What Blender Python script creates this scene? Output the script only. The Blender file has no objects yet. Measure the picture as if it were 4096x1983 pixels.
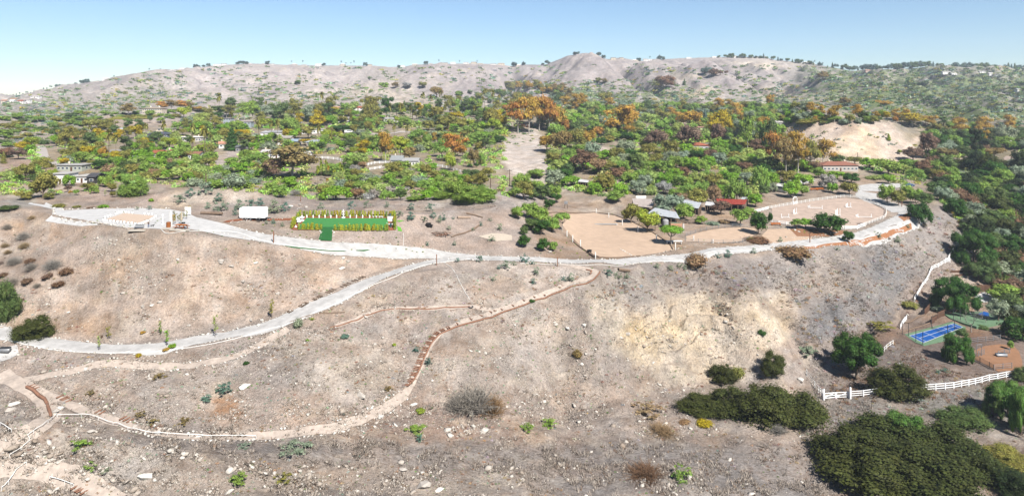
import bpy, bmesh, math, random
import numpy as np
from mathutils import Vector, Matrix, Euler
from mathutils.geometry import delaunay_2d_cdt

# ------------------------------------------------------------------ camera, world, sun, exposure
sc = bpy.context.scene
CZ = 200.0            # height of the drone above the datum
F = 667.0             # focal length in pixels of a 1024 px wide picture
VE = 100.0            # picture row of the eye level (1024 x 495 picture)
cam_d = bpy.data.cameras.new('camera')
cam = bpy.data.objects.new('camera', cam_d)
sc.collection.objects.link(cam)
cam.location = (0, 0, CZ)
cam.rotation_euler = (math.radians(90), 0, 0)
cam_d.sensor_fit = 'HORIZONTAL'
cam_d.sensor_width = 36.0
cam_d.lens = 36.0 * F / 1024.0
cam_d.shift_y = -(247.5 - VE) / 1024.0
cam_d.clip_start = 1.0
cam_d.clip_end = 20000.0
sc.camera = cam

SUN_EL = math.radians(46)
SHX, SHY = -0.52, 0.854            # direction in which shadows fall on the ground
w = bpy.data.worlds.new("World"); sc.world = w
w.use_nodes = True
nt = w.node_tree
for n in list(nt.nodes): nt.nodes.remove(n)
sky = nt.nodes.new('ShaderNodeTexSky'); sky.sky_type = 'NISHITA'
sky.sun_disc = False
sky.sun_elevation = SUN_EL
sky.sun_rotation = math.atan2(-SHX, -SHY)      # clockwise from +Y
sky.altitude = 0; sky.air_density = 1.0; sky.dust_density = 0.0; sky.ozone_density = 6.0
bg = nt.nodes.new('ShaderNodeBackground'); bg.inputs[1].default_value = 0.050
ow = nt.nodes.new('ShaderNodeOutputWorld')
nt.links.new(sky.outputs[0], bg.inputs[0]); nt.links.new(bg.outputs[0], ow.inputs[0])

sl = bpy.data.lights.new('sun', 'SUN'); sl.energy = 5.0; sl.angle = math.radians(0.5); sl.color = (1.0, 0.955, 0.89)
so = bpy.data.objects.new('sun', sl); sc.collection.objects.link(so)
sd = Vector((SHX * math.cos(SUN_EL), SHY * math.cos(SUN_EL), -math.sin(SUN_EL)))
so.rotation_euler = sd.to_track_quat('-Z', 'Y').to_euler()
so.location = (0, -50, 400)
sc.view_settings.view_transform = 'Standard'
sc.view_settings.look = 'None'
sc.view_settings.gamma = 1
sc.view_settings.use_curve_mapping = False
sc.view_settings.exposure = 1.36
sc.cycles.volume_bounces = 0
sc.cycles.max_bounces = 5
sc.cycles.diffuse_bounces = 2
sc.cycles.volume_step_rate = 4
KALB = 0.345           # sunlit sRGB colour read off the photograph -> albedo

random.seed(7)
R0 = np.random.default_rng(7)
COL = sc.collection

def lin(c):
    return tuple(((x / 255.0) / 12.92 if x / 255.0 <= 0.04045 else ((x / 255.0 + 0.055) / 1.055) ** 2.4) for x in c[:3])
def alb(c, k=KALB):
    return tuple(x * k for x in lin(c))

# ------------------------------------------------------------------ value noise
_lat = np.random.default_rng(11).random((256, 256))
def vnoise(x, y):
    x = np.asarray(x, float); y = np.asarray(y, float)
    xi = np.floor(x).astype(int); yi = np.floor(y).astype(int)
    fx = x - xi; fy = y - yi
    fx = fx * fx * (3 - 2 * fx); fy = fy * fy * (3 - 2 * fy)
    a = _lat[xi & 255, yi & 255]; b = _lat[(xi + 1) & 255, yi & 255]
    c = _lat[xi & 255, (yi + 1) & 255]; d = _lat[(xi + 1) & 255, (yi + 1) & 255]
    return (a * (1 - fx) + b * fx) * (1 - fy) + (c * (1 - fx) + d * fx) * fy
def fbm(x, y, o=4, g=0.5):
    s = 0; a = 1; t = 0
    for i in range(o):
        s = s + a * (vnoise(x * 2 ** i + 17.3 * i, y * 2 ** i + 5.1 * i) - 0.5); t += a; a *= g
    return s / t * 2      # about -1..1
def ridged(x, y, o=3):
    s = 0; a = 1; t = 0
    for i in range(o):
        s = s + a * (1 - np.abs(2 * vnoise(x * 2 ** i + 9.7 * i, y * 2 ** i + 3.3 * i) - 1)); t += a; a *= 0.5
    return s / t

# ------------------------------------------------------------------ the lie of the land: feature lines (u, v, distance)
CUR = [
 [(-200,600,92),(400,600,96),(800,600,112),(1220,600,112)],
 [(-200,495,118),(0,495,118),(400,495,124),(620,495,130),(800,495,140),(1220,495,140)],
 [(-200,440,126),(0,440,126),(200,455,126),(400,452,134),(600,440,154),(760,430,163),(1024,430,167),(1220,430,167)],
 [(-200,395,140),(0,395,141),(60,400,139),(130,428,134),(200,437,133),(330,437,137),(400,415,147),(500,405,160),(600,410,172),(700,385,188),(800,385,190),(850,380,195),(900,350,217),(950,335,232),(1024,330,240),(1220,325,245)],
 [(-200,325,163),(0,337,161),(60,348,156),(110,353,154.5),(220,343,159),(300,318,170),(350,294,182),(400,273,195),(440,272,197),(500,300,190),(600,310,195),(700,320,209),(800,330,214),(850,340,222),(900,312,258),(950,300,270),(1024,290,285),(1220,280,295)],
 [(-200,320,168),(0,328,167),(60,338,162),(110,344,160),(220,330,166),(300,306,179),(350,280,193),(400,263,208),(440,259.5,211),(500,262,206),(600,267,211),(700,258,232),(800,247,257),(850,241,274),(900,224,303),(925,208,325),(950,212,330),(1024,230,330),(1220,230,340)],
 [(-200,212,215),(0,208,219),(30,209,220),(60,216,211),(110,226,196),(185,232,188),(260,243,193),(330,252,203),(400,257,212),(450,258,214),(500,258,211),(600,262,216),(700,252,239),(800,241,265),(850,235,283),(900,218,312),(925,200,340),(950,203,345),(1024,220,348),(1220,220,352)],
 [(-200,205,233),(0,200,235),(30,203,238),(60,206,233),(140,206,233),(185,210,226),(240,208,230),(300,209,232),(400,213,230),(440,212,240),(500,206,256),(540,209,272),(575,213,305),(600,213,318),(640,213,316),(700,205,330),(770,205,335),(830,199,350),(880,200,350),(900,196,358),(925,190,375),(950,188,385),(1024,200,385),(1220,200,390)],
 [(-200,210,262),(0,209,262),(60,210,262),(150,207,262),(250,203,270),(300,203,275),(400,203,280),(500,202,300),(560,205,330),(640,203,345),(700,196,360),(830,190,370),(900,188,385),(1024,190,410),(1220,190,420)],
 [(-200,192,300),(0,190,300),(150,190,310),(250,192,310),(400,194,320),(500,190,340),(560,188,365),(640,190,378),(830,178,410),(1024,175,450),(1220,175,460)],
 [(-200,150,430),(0,150,430),(256,155,440),(512,165,430),(640,160,460),(768,158,480),(900,155,520),(1024,150,550),(1220,150,560)],
 [(-200,125,600),(0,126,600),(256,126,640),(512,130,650),(768,128,700),(900,122,720),(1024,120,760),(1220,120,760)],
 [(-200,114,850),(0,113,850),(100,109,880),(256,104,950),(400,104,980),(512,106,1000),(768,107,1000),(1024,104,1050),(1220,104,1050)],
 [(-200,108,1300),(0,106,1300),(128,95,1350),(256,82,1500),(400,84,1550),(512,86,1600),(768,84,1500),(900,82,1500),(1024,86,1400),(1220,88,1400)],
 [(-200,104,1900),(0,99.2,1900),(32,95,1900),(62,87.5,1900),(82,83,1900),(120,77.5,1900),(140,74,1900),(175,69.5,1950),(212,65.5,2000),(250,63.2,2050),(300,65,2100),(375,65.5,2100),(390,67,2100),(410,64.5,2100),(475,63,2100),(510,64.5,2100),(545,64.5,2100),(567,57,1950),(585,55,1900),(610,55.5,1900),(640,61,1950),(655,59.5,2000),(680,58,2000),(725,57,2000),(765,56.5,2000),(773,59,2000),(815,64,1900),(850,71,1850),(867,72,1850),(890,69,1800),(925,67.5,1800),(1024,71,1800),(1220,74,1800)],
 [(-200,118,2500),(1220,118,2500)],
 [(-200,112,9000),(1220,112,9000)],
]
ROWS = [8, 50, 46, 34, 52, 20, 56, 26, 16, 34, 46, 56, 50, 56, 60, 14, 6]
US = np.arange(-190, 1214.1, 1.6)
NU = len(US)
def curve(k):
    a = np.array(CUR[k], float)
    if k >= len(CUR) - 3:
        return np.interp(US, a[:, 0], a[:, 1]), np.interp(US, a[:, 0], a[:, 2])
    v = np.interp(US, a[:, 0], a[:, 1]); d = np.interp(US, a[:, 0], a[:, 2])
    ker = np.hanning(13); ker /= ker.sum()
    f = lambda s: np.convolve(np.pad(s, 6, mode='edge'), ker, 'valid')
    return f(v), f(d)
VV = []; DD = []
for k in range(len(CUR)):
    v, d = curve(k); VV.append(v); DD.append(d)
D_rows = []; Z_rows = []
for k in range(len(CUR) - 1):
    n = ROWS[k]
    z0 = -DD[k] * (VV[k] - VE) / F; z1 = -DD[k + 1] * (VV[k + 1] - VE) / F
    for i in range(n):
        t = i / n
        dd = DD[k] * (1 - t) + DD[k + 1] * t
        zz = z0 * (1 - t) + z1 * t
        D_rows.append(dd); Z_rows.append(zz)
D_rows.append(DD[-1]); Z_rows.append(-DD[-1] * (VV[-1] - VE) / F)
GD = np.array(D_rows).T      # [u, row]
GZ = np.array(Z_rows).T
# soften the creases between feature lines a little
ker = np.hanning(9); ker /= ker.sum()
pad = np.pad(GZ, ((0, 0), (4, 4)), mode='edge')
sm = np.stack([np.convolve(pad[i], ker, 'valid') for i in range(NU)])
ridge_row = sum(ROWS[:14])
wt = np.ones(GZ.shape[1]); wt[ridge_row - 6:ridge_row + 7] = 0
GZ = GZ * (1 - wt) + sm * wt
GU = np.repeat(US[:, None], GD.shape[1], 1)
GX = (GU - 512) / F * GD
def px_bump(u, d, ru, rd, h, power=2):
    global GZ
    cx = (u - 512) / F * d
    r = ((GX - cx) / (ru * d / F)) ** 2 + ((GD - d) / rd) ** 2
    GZ = GZ + h * np.exp(-r ** (power / 2))
# mounds, knolls, spurs
px_bump(205, 249, 42, 12, 7.5)
px_bump(160, 246, 20, 10, 3.0)
px_bump(250, 252, 34, 10, 4.5)
px_bump(470, 282, 60, 16, 4.0)
px_bump(618, 338, 34, 10, 4.5)
px_bump(846, 560, 62, 48, 26, 4)        # pale knoll
px_bump(800, 590, 34, 40, 10, 3)
px_bump(905, 620, 36, 45, 11, 3)
px_bump(540, 400, 30, 30, -6)
px_bump(600, 372, 22, 18, 4)
px_bump(622, 420, 22, 22, 5)
px_bump(500, 322, 14, 14, 3)
px_bump(15, 126, 34, 7, 3.5)            # rocky knolls bottom left
px_bump(120, 122, 70, 5, 2.5)
px_bump(360, 118, 90, 4, 1.5)
px_bump(640, 122, 110, 5, -1.0)
px_bump(470, 168, 34, 16, 3.5)
px_bump(330, 150, 46, 12, 3.0)
px_bump(180, 143, 40, 8, 2.0)
px_bump(560, 178, 16, 22, -3.5)
px_bump(610, 190, 22, 20, 4.0)
px_bump(740, 215, 26, 20, 6)
px_bump(858, 246, 13, 13, 4.5)
px_bump(884, 264, 8, 13, -4)
px_bump(912, 283, 12, 12, 3)
px_bump(832, 232, 8, 13, -4)
px_bump(790, 215, 12, 24, -4)
px_bump(40, 185, 30, 12, 3)
px_bump(240, 178, 16, 12, -2)
px_bump(300, 184, 24, 9, 2)
px_bump(395, 900, 40, 60, 8)
px_bump(330, 1150, 60, 90, 14)
px_bump(700, 1500, 22, 150, 16)
px_bump(590, 1560, 34, 240, 52)
px_bump(672, 1520, 30, 220, 34)
px_bump(634, 1500, 11, 330, -50)
px_bump(600, 1250, 9, 120, -18)
px_bump(745, 1500, 14, 260, -34)
px_bump(720, 1420, 16, 160, 22)
px_bump(512, 1650, 9, 300, -44)
px_bump(375, 1650, 10, 300, -38)
px_bump(440, 1600, 40, 220, 26)
px_bump(270, 1500, 40, 200, 12)
px_bump(190, 1500, 12, 300, -20)
px_bump(140, 1500, 24, 260, 18)
px_bump(860, 1150, 26, 110, 12)
px_bump(935, 1050, 22, 90, 12)
px_bump(990, 1250, 24, 120, 14)
px_bump(862, 1400, 12, 330, -44)
px_bump(820, 1350, 20, 160, 24)
px_bump(960, 1350, 12, 260, -30)
GV0 = VE - GZ / GD * F

# ------------------------------------------------------------------ painted maps (ground colour and what grows or lies on it)
MU0, MV0, MW, MH = -190, 30, 1410, 600
def sm_img(a, r):
    r = int(r)
    if r < 1: return a
    k = np.ones(2 * r + 1) / (2 * r + 1)
    for _ in range(2):
        a = np.apply_along_axis(lambda s: np.convolve(np.pad(s, r, mode='edge'), k, 'valid'), 0, a)
        a = np.apply_along_axis(lambda s: np.convolve(np.pad(s, r, mode='edge'), k, 'valid'), 1, a)
    return a
PU, PV = np.meshgrid(np.arange(MW) + MU0, np.arange(MH) + MV0)
def inpoly(pts, X, Y):
    ins = np.zeros(X.shape, bool); n = len(pts)
    for i in range(n):
        x0, y0 = pts[i]; x1, y1 = pts[(i + 1) % n]
        if y0 == y1: continue
        c = ((y0 > Y) != (y1 > Y)) & (X < (x1 - x0) * (Y - y0) / (y1 - y0) + x0)
        ins ^= c
    return ins
class Layer:
    def __init__(s, val): s.a = np.tile(np.array(val, float), (MH, MW, 1))
    def poly(s, pts, val, soft=4, al=1.0):
        xs = [p[0] for p in pts]; ys = [p[1] for p in pts]
        pd = soft * 3 + 3
        x0 = max(0, int(min(xs) - MU0 - pd)); x1 = min(MW, int(max(xs) - MU0 + pd) + 1)
        y0 = max(0, int(min(ys) - MV0 - pd)); y1 = min(MH, int(max(ys) - MV0 + pd) + 1)
        if x1 <= x0 or y1 <= y0: return
        m = inpoly(pts, PU[y0:y1, x0:x1], PV[y0:y1, x0:x1]).astype(float)
        m = sm_img(m, soft) * al
        s.a[y0:y1, x0:x1] = s.a[y0:y1, x0:x1] * (1 - m[..., None]) + np.array(val, float) * m[..., None]
    def blob(s, u, v, ru, rv, val, soft=4, al=1.0):
        s.poly([(u + ru * math.cos(t * math.pi / 8), v + rv * math.sin(t * math.pi / 8)) for t in range(16)], val, soft, al)
    def get(s, U, V):
        x = np.clip(U - MU0, 0, MW - 1.01); y = np.clip(V - MV0, 0, MH - 1.01)
        xi = x.astype(int); yi = y.astype(int); fx = (x - xi)[..., None]; fy = (y - yi)[..., None]
        A = s.a
        return (A[yi, xi] * (1 - fx) + A[yi, xi + 1] * fx) * (1 - fy) + (A[yi + 1, xi] * (1 - fx) + A[yi + 1, xi + 1] * fx) * fy
C = Layer((196, 176, 158))
# far hills
C.poly([(-190,30),(1220,30),(1220,112),(-190,125)], (204,192,184), 6)
C.poly([(-190,95),(160,78),(190,96),(100,118),(0,140),(-190,140)], (190,180,172), 8)
C.poly([(170,72),(300,66),(372,78),(330,92),(200,90)], (222,208,202), 7)
C.poly([(400,66),(560,58),(620,62),(640,100),(420,104)], (198,186,182), 6)
C.poly([(560,56),(625,56),(645,80),(640,95),(560,82)], (194,182,178), 4)
C.poly([(655,60),(720,60),(745,80),(700,100),(655,88)], (196,184,180), 4)
C.poly([(676,70),(702,73),(690,80),(672,80)], (240,222,196), 1)
C.poly([(728,62),(778,60),(790,66),(760,70)], (236,220,200), 1)
C.poly([(340,88),(400,84),(420,92),(412,100),(360,98)], (226,210,192), 3)
C.poly([(370,100),(440,94),(460,104),(420,108)], (222,206,188), 3)
C.poly([(655,94),(700,85),(720,90),(700,96),(660,100)], (228,206,180), 2)
C.poly([(740,85),(790,90),(850,94),(830,104),(760,98)], (214,196,176), 3)
C.poly([(800,60),(1220,60),(1220,128),(900,126),(800,104)], (150,150,130), 10, .8)
C.poly([(870,72),(920,70),(925,82),(880,82)], (196,182,172), 3)
C.poly([(1000,100),(1220,100),(1220,125),(1000,125)], (168,158,150), 6, .6)
C.poly([(-190,118),(40,120),(120,125),(60,140),(0,146),(-190,150)], (200,184,172), 5)
C.poly([(100,118),(190,118),(185,127),(100,127)], (214,190,172), 3)
C.poly([(360,128),(420,122),(425,138),(350,140)], (220,200,186), 3)
# wooded middle
C.poly([(-190,150),(0,150),(120,130),(300,112),(700,112),(800,118),(1220,130),(1220,330),(985,330),(985,240),(925,180),(700,196),(560,190),(300,186),(190,190),(100,182),(-190,200)], (176,160,128), 8, .75)
C.poly([(930,160),(1220,140),(1220,330),(960,300)], (110,106,74), 10, .9)
C.poly([(505,133),(545,128),(548,150),(560,175),(585,190),(520,190),(500,165)], (232,216,202), 3)
C.poly([(590,147),(622,138),(620,152),(600,156)], (226,206,190), 2)
C.poly([(775,124),(860,116),(895,124),(925,140),(915,158),(850,166),(800,150)], (240,216,194), 3)
C.poly([(845,130),(870,130),(895,162),(820,162)], (250,222,188), 4)
C.poly([(835,121),(858,120),(862,132),(838,130)], (184,160,142), 3)
C.poly([(205,162),(228,152),(235,158),(215,175),(200,175)], (212,196,188), 2)
C.poly([(0,160),(40,158),(45,180),(0,190)], (200,170,148), 4)
C.poly([(90,186),(170,184),(160,205),(80,205)], (205,184,170), 4)
C.poly([(0,196),(30,192),(30,200),(0,204)], (196,190,178), 3)
C.poly([(150,196),(190,186),(200,200),(160,208)], (236,214,186), 3)
C.poly([(190,190),(260,186),(300,196),(250,204),(190,206)], (222,212,198), 3)
C.poly([(300,194),(560,192),(560,256),(430,256),(270,214),(190,218),(190,206)], (206,184,168), 4)
C.poly([(400,190),(560,193),(560,205),(430,206)], (206,196,190), 4)
C.poly([(560,200),(620,198),(625,210),(560,212)], (224,206,184), 3)
C.poly([(540,196),(560,196),(640,262),(540,262)], (196,166,140), 5)
C.poly([(630,205),(770,200),(770,245),(660,262)], (196,170,146), 5)
C.poly([(768,176),(880,176),(880,200),(768,206)], (196,172,150), 4)
# near slopes
C.poly([(-190,212),(60,216),(110,228),(185,234),(330,254),(420,262),(300,310),(180,342),(60,338),(-190,330)], (216,190,168), 4)
C.poly([(-190,300),(60,300),(120,340),(-190,335)], (220,190,160), 8, .7)
C.poly([(0,212),(40,216),(60,240),(0,250)], (222,190,160), 6, .7)
C.poly([(100,232),(150,232),(130,290),(90,280)], (222,204,184), 8, .5)
C.poly([(0,250),(70,255),(70,285),(0,290)], (186,166,150), 8, .8)
C.poly([(260,246),(330,256),(300,300),(230,260)], (200,168,142), 8, .6)
C.poly([(-190,345),(300,322),(400,270),(440,262),(600,266),(600,400),(480,440),(330,440),(200,440),(60,400),(-190,400)], (205,186,172), 6)
C.poly([(290,335),(400,330),(405,380),(330,400),(280,370)], (228,212,194), 8, .8)
C.poly([(60,370),(240,368),(220,420),(80,400)], (212,196,180), 8, .6)
C.poly([(-190,400),(60,405),(200,442),(400,442),(600,400),(760,420),(820,440),(840,495),(860,640),(-190,640)], (192,176,162), 6)
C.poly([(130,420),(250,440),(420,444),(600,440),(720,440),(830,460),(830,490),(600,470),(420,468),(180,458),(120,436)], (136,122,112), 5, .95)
C.poly([(30,430),(190,452),(350,476),(460,470),(460,640),(-190,640),(-190,420)], (208,192,176), 6, .8)
C.poly([(240,462),(420,458),(520,470),(520,640),(240,640)], (186,170,154), 6, .6)
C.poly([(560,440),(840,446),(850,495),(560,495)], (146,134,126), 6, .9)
C.poly([(330,414),(430,400),(560,418),(640,436),(560,446),(420,440),(350,434)], (172,142,122), 5, .8)
C.poly([(205,395),(235,390),(240,410),(215,415)], (178,128,92), 3, .7)
C.poly([(130,455),(300,450),(330,470),(200,478)], (160,140,124), 6, .7)
C.poly([(840,346),(895,330),(900,372),(845,385)], (122,92,72), 6, .6)
C.poly([(440,264),(600,268),(590,360),(560,400),(430,392),(440,330)], (218,202,188), 5, .8)
# bluff
C.poly([(590,268),(700,260),(800,248),(850,242),(925,210),(960,205),(985,250),(930,300),(850,345),(800,380),(700,400),(590,400),(560,340)], (196,180,168), 4)
C.poly([(600,290),(660,275),(760,275),(800,300),(790,340),(760,380),(690,385),(640,370),(590,330)], (246,226,198), 8)
C.poly([(610,325),(660,318),(700,330),(690,352),(640,352)], (248,220,176), 5, .7)
C.poly([(670,300),(760,296),(780,320),(700,330)], (238,214,180), 6, .7)
C.poly([(650,262),(750,255),(790,280),(740,296),(690,290),(640,280)], (154,140,132), 6)
C.poly([(620,270),(650,270),(655,310),(610,300)], (166,152,142), 6, .8)
C.poly([(790,262),(870,245),(925,240),(940,290),(860,335),(810,350),(800,310)], (130,129,132), 8)  # grey thatch on the right flank, darkened further to carry the slope's shading
C.poly([(900,215),(960,208),(985,240),(960,262),(925,270),(890,262)], (150,144,142), 6, .7)
C.poly([(900,220),(950,205),(975,235),(930,262),(890,262)], (178,166,158), 5)
C.poly([(800,275),(840,262),(850,290),(820,310)], (190,168,146), 8, .6)
C.poly([(560,400),(700,385),(800,385),(780,420),(640,440),(540,440)], (206,186,170), 6)
# mulch orange
# valley right
C.poly([(835,345),(900,315),(960,330),(1030,330),(1220,330),(1220,385),(1024,380),(880,396),(820,392)], (150,118,98), 5)
C.poly([(900,330),(1010,345),(1010,372),(900,385),(850,380)], (128,98,78), 6, .8)
C.poly([(905,290),(940,258),(985,262),(1000,290),(985,320),(930,330),(890,340)], (176,150,132), 5)
C.poly([(940,262),(968,262),(968,280),(930,282)], (200,180,166), 4, .7)
C.poly([(820,398),(1024,376),(1220,370),(1220,430),(1024,420),(930,425),(860,440),(800,450)], (142,136,124), 6)
C.poly([(760,440),(860,430),(850,495),(840,640),(760,640)], (180,168,160), 6, .8)
C.poly([(980,440),(1024,440),(1024,480),(980,480)], (130,108,92), 6)
C.poly([(1220,90),(1220,640),(1060,640),(1060,90)], (120,112,84), 20, .8)
MK = Layer((0.1, 0.0, 0.0))        # rock, dry grass, scrub
MK.poly([(-190,60),(1220,60),(1220,150),(-190,150)], (0.0,0.1,0.24), 6)
MK.poly([(0,100),(120,88),(190,82),(180,100),(120,118),(0,142)], (0,0,.75), 8)
MK.poly([(30,95),(180,72),(190,80),(90,98)], (0,0,.3), 5)
MK.poly([(190,112),(270,96),(400,102),(520,96),(640,104),(640,118),(190,122)], (0,0,.7), 8)
MK.poly([(262,98),(330,84),(340,92),(290,100)], (0,0,.7), 4)
MK.poly([(550,82),(650,86),(700,92),(720,112),(560,112)], (0,0,.85), 6)
MK.poly([(700,84),(860,90),(900,125),(700,125)], (0,0,.62), 8)
MK.poly([(800,64),(1220,64),(1220,130),(900,126),(830,100)], (.05,0,.85), 8)
MK.poly([(-190,338),(300,320),(420,268),(600,268),(600,330),(640,370),(760,385),(700,440),(400,430),(200,436),(-190,400)], (.85,.15,0), 6)
MK.poly([(0,216),(180,234),(330,256),(420,262),(300,310),(60,338),(0,330)], (.32,.05,0), 8)
MK.poly([(85,234),(160,234),(150,290),(85,290)], (.7,.05,0), 8)
MK.poly([(130,420),(420,444),(700,440),(830,455),(840,495),(560,495),(420,468),(180,460)], (.12,.9,0), 6)
MK.poly([(-190,410),(60,408),(140,440),(330,470),(520,470),(520,640),(-190,640)], (.95,.35,0), 6)
MK.poly([(620,470),(700,470),(700,490),(620,490)], (.8,.3,0), 6)
MK.poly([(590,290),(790,300),(770,380),(640,372),(590,330)], (.75,.1,0), 8)
MK.poly([(650,262),(790,252),(925,215),(970,210),(980,250),(900,310),(840,345),(800,345),(780,290),(690,292),(640,285)], (.12,.95,0), 6)
MK.poly([(610,268),(655,268),(655,312),(605,305)], (.3,.9,0), 6)
MK.poly([(300,194),(560,194),(560,210),(300,208)], (.7,.2,0), 4)
MK.poly([(150,188),(290,188),(270,206),(160,206)], (.8,.1,0), 4)
MK.poly([(300,214),(560,210),(560,254),(430,254)], (.3,.2,0), 4)
MK.poly([(820,345),(1220,335),(1220,430),(800,450)], (.05,.9,0), 6)
MK.poly([(775,120),(925,120),(925,165),(800,155)], (.3,.3,.1), 4)
MK.poly([(190,92),(300,84),(420,88),(540,84),(560,98),(400,104),(200,112)], (0,0,.5), 6, .8)
# places that are graded flat (little relief)
FL = Layer((0.0,))
FL.poly([(10,200),(60,203),(185,204),(230,206),(330,214),(420,214),(560,208),(640,208),(770,196),(900,190),(935,190),(930,215),(870,245),(800,254),(700,264),(560,272),(430,268),(300,254),(180,236),(100,230),(55,220)], (1,), 3)
FL.poly([(0,325),(110,342),(220,328),(300,304),(400,262),(440,262),(400,276),(300,320),(220,345),(110,356),(0,342)], (1,), 2)
FL.poly([(880,330),(960,312),(1024,330),(1024,370),(960,372)], (1,), 4)

# relief
mk = MK.get(GU, GV0); fl = FL.get(GU, GV0)[..., 0]
rough = (1 - 0.93 * fl)
dd = GD
near = np.clip((420 - dd) / 150, 0, 1)
GZ = GZ + rough * near * (1.7 * fbm(GX / 19, GD / 19, 5) + 0.28 * fbm(GX / 2.6 + 40, GD / 2.6, 3) * (0.5 + mk[..., 0]))
bl = np.clip((mk[..., 1] - .3) * 1.2, 0, 1) * ((GU > 590) & (GU < 985) & (GV0 < 392) & (GV0 > 205))
bl2 = np.clip((GU - 560) / 40, 0, 1) * np.clip((955 - GU) / 60, 0, 1) * np.clip((395 - GV0) / 20, 0, 1) * np.clip((GV0 - 262) / 12, 0, 1) * (GD < 330)
# gullies running down the bluff
ang = GX * 0.92 + GD * 0.38
GZ = GZ + rough * near * bl2 * (-5.2 + 7.2 * ridged(ang / 19, (GD - GX * .4) / 70, 2) + 1.8 * ridged(ang / 5 + 7, GD / 16, 2) - .9)
cr_ = np.exp(-(((GU - 690) / 85) ** 2 + ((GV0 - 325) / 42) ** 2)) * near
hz = GZ * .32 + 1.6 * fbm(GX / 18, GD / 18, 3)
GZ = GZ + cr_ * (2.8 * (np.abs((hz % 1) - .5) * 2 - .5) + .9 * fbm(GX / 4, GD / 4 + GZ, 3))
far = np.clip((dd - 380) / 300, 0, 1) * np.clip((2300 - dd) / 500, 0.0, 1)
ridge_fade = 1 - np.exp(-((dd - DD[14][:, None]) / 130) ** 2) * 0.93
rel = 0.5 * fbm(GX / 70 + 3, GD / 95, 4) + 0.55 * (ridged(GX / 85 + 8, GD / 260, 3) - .6)
rightish = 1 + 0.9 * np.clip((GU - 760) / 120, 0, 1)
GZ = GZ + far * ridge_fade * rel * dd * 0.031 * rightish
GZ = GZ + far * ridge_fade * fbm(GX / 16, GD / 22, 3) * 1.6
GV = VE - GZ / GD * F
ENV = np.minimum.accumulate(GV, axis=1)

def P(u, v):
    """the visible ground point under picture point (u, v) -> world Vector"""
    i = int(np.clip(round((u - US[0]) / 1.6), 0, NU - 1))
    e = ENV[i]
    j = int(np.searchsorted(-e, -v))
    j = min(max(j, 1), e.shape[0] - 4)
    v0, v1 = e[j - 1], e[j]
    t = 0 if v0 == v1 else min(max((v0 - v) / (v0 - v1), 0), 1)
    d = GD[i, j - 1] * (1 - t) + GD[i, j] * t
    x = (u - 512) / F * d
    return Vector((x, d, G(x, d)))
def G(x, y):
    """ground height above the datum at world x, y"""
    y = max(y, 95.0)
    u = min(max(512 + F * x / y, US[0] + 1), US[-1] - 2)
    f = (u - US[0]) / 1.6; i = int(f); f -= i
    a = np.interp(y, GD[i], GZ[i]); b = np.interp(y, GD[i + 1], GZ[i + 1])
    return CZ + a * (1 - f) + b * f
def UV(p):
    return 512 + F * p[0] / p[1], VE - (p[2] - CZ) / p[1] * F

# ------------------------------------------------------------------ materials
def new_mat(name):
    m = bpy.data.materials.new(name); m.use_nodes = True
    t = m.node_tree; b = t.nodes['Principled BSDF']
    b.inputs['Specular IOR Level'].default_value = 0.2
    return m, t, b
def node(t, ty, **kw):
    n = t.nodes.new(ty)
    for k, v in kw.items():
        if isinstance(k, str) and hasattr(n, k): setattr(n, k, v)
    return n
def noise_n(t, vec, scale, detail=4, rough=0.6):
    n = t.nodes.new('ShaderNodeTexNoise'); n.inputs['Scale'].default_value = scale
    n.inputs['Detail'].default_value = detail; n.inputs['Roughness'].default_value = rough
    t.links.new(vec, n.inputs['Vector']); return n
def rng_n(t, val, a, b, c, d):
    n = t.nodes.new('ShaderNodeMapRange'); n.inputs[1].default_value = a; n.inputs[2].default_value = b
    n.inputs[3].default_value = c; n.inputs[4].default_value = d
    t.links.new(val, n.inputs[0]); return n.outputs[0]
def mix_n(t, fac, a, b, mode='MIX'):
    n = t.nodes.new('ShaderNodeMix'); n.data_type = 'RGBA'; n.blend_type = mode
    for inp, x in ((n.inputs[0], fac), (n.inputs[6], a), (n.inputs[7], b)):
        if hasattr(x, 'links') or hasattr(x, 'is_linked'): t.links.new(x, inp)
        elif isinstance(x, (int, float)): inp.default_value = x
        else: inp.default_value = (*x[:3], 1)
    return n.outputs[2]
def math_n(t, op, a, b=0.5, clamp=False):
    n = t.nodes.new('ShaderNodeMath'); n.operation = op; n.use_clamp = clamp
    for inp, x in ((n.inputs[0], a), (n.inputs[1], b)):
        if hasattr(x, 'is_linked'): t.links.new(x, inp)
        else: inp.default_value = x
    return n.outputs[0]
MATS = {}
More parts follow.
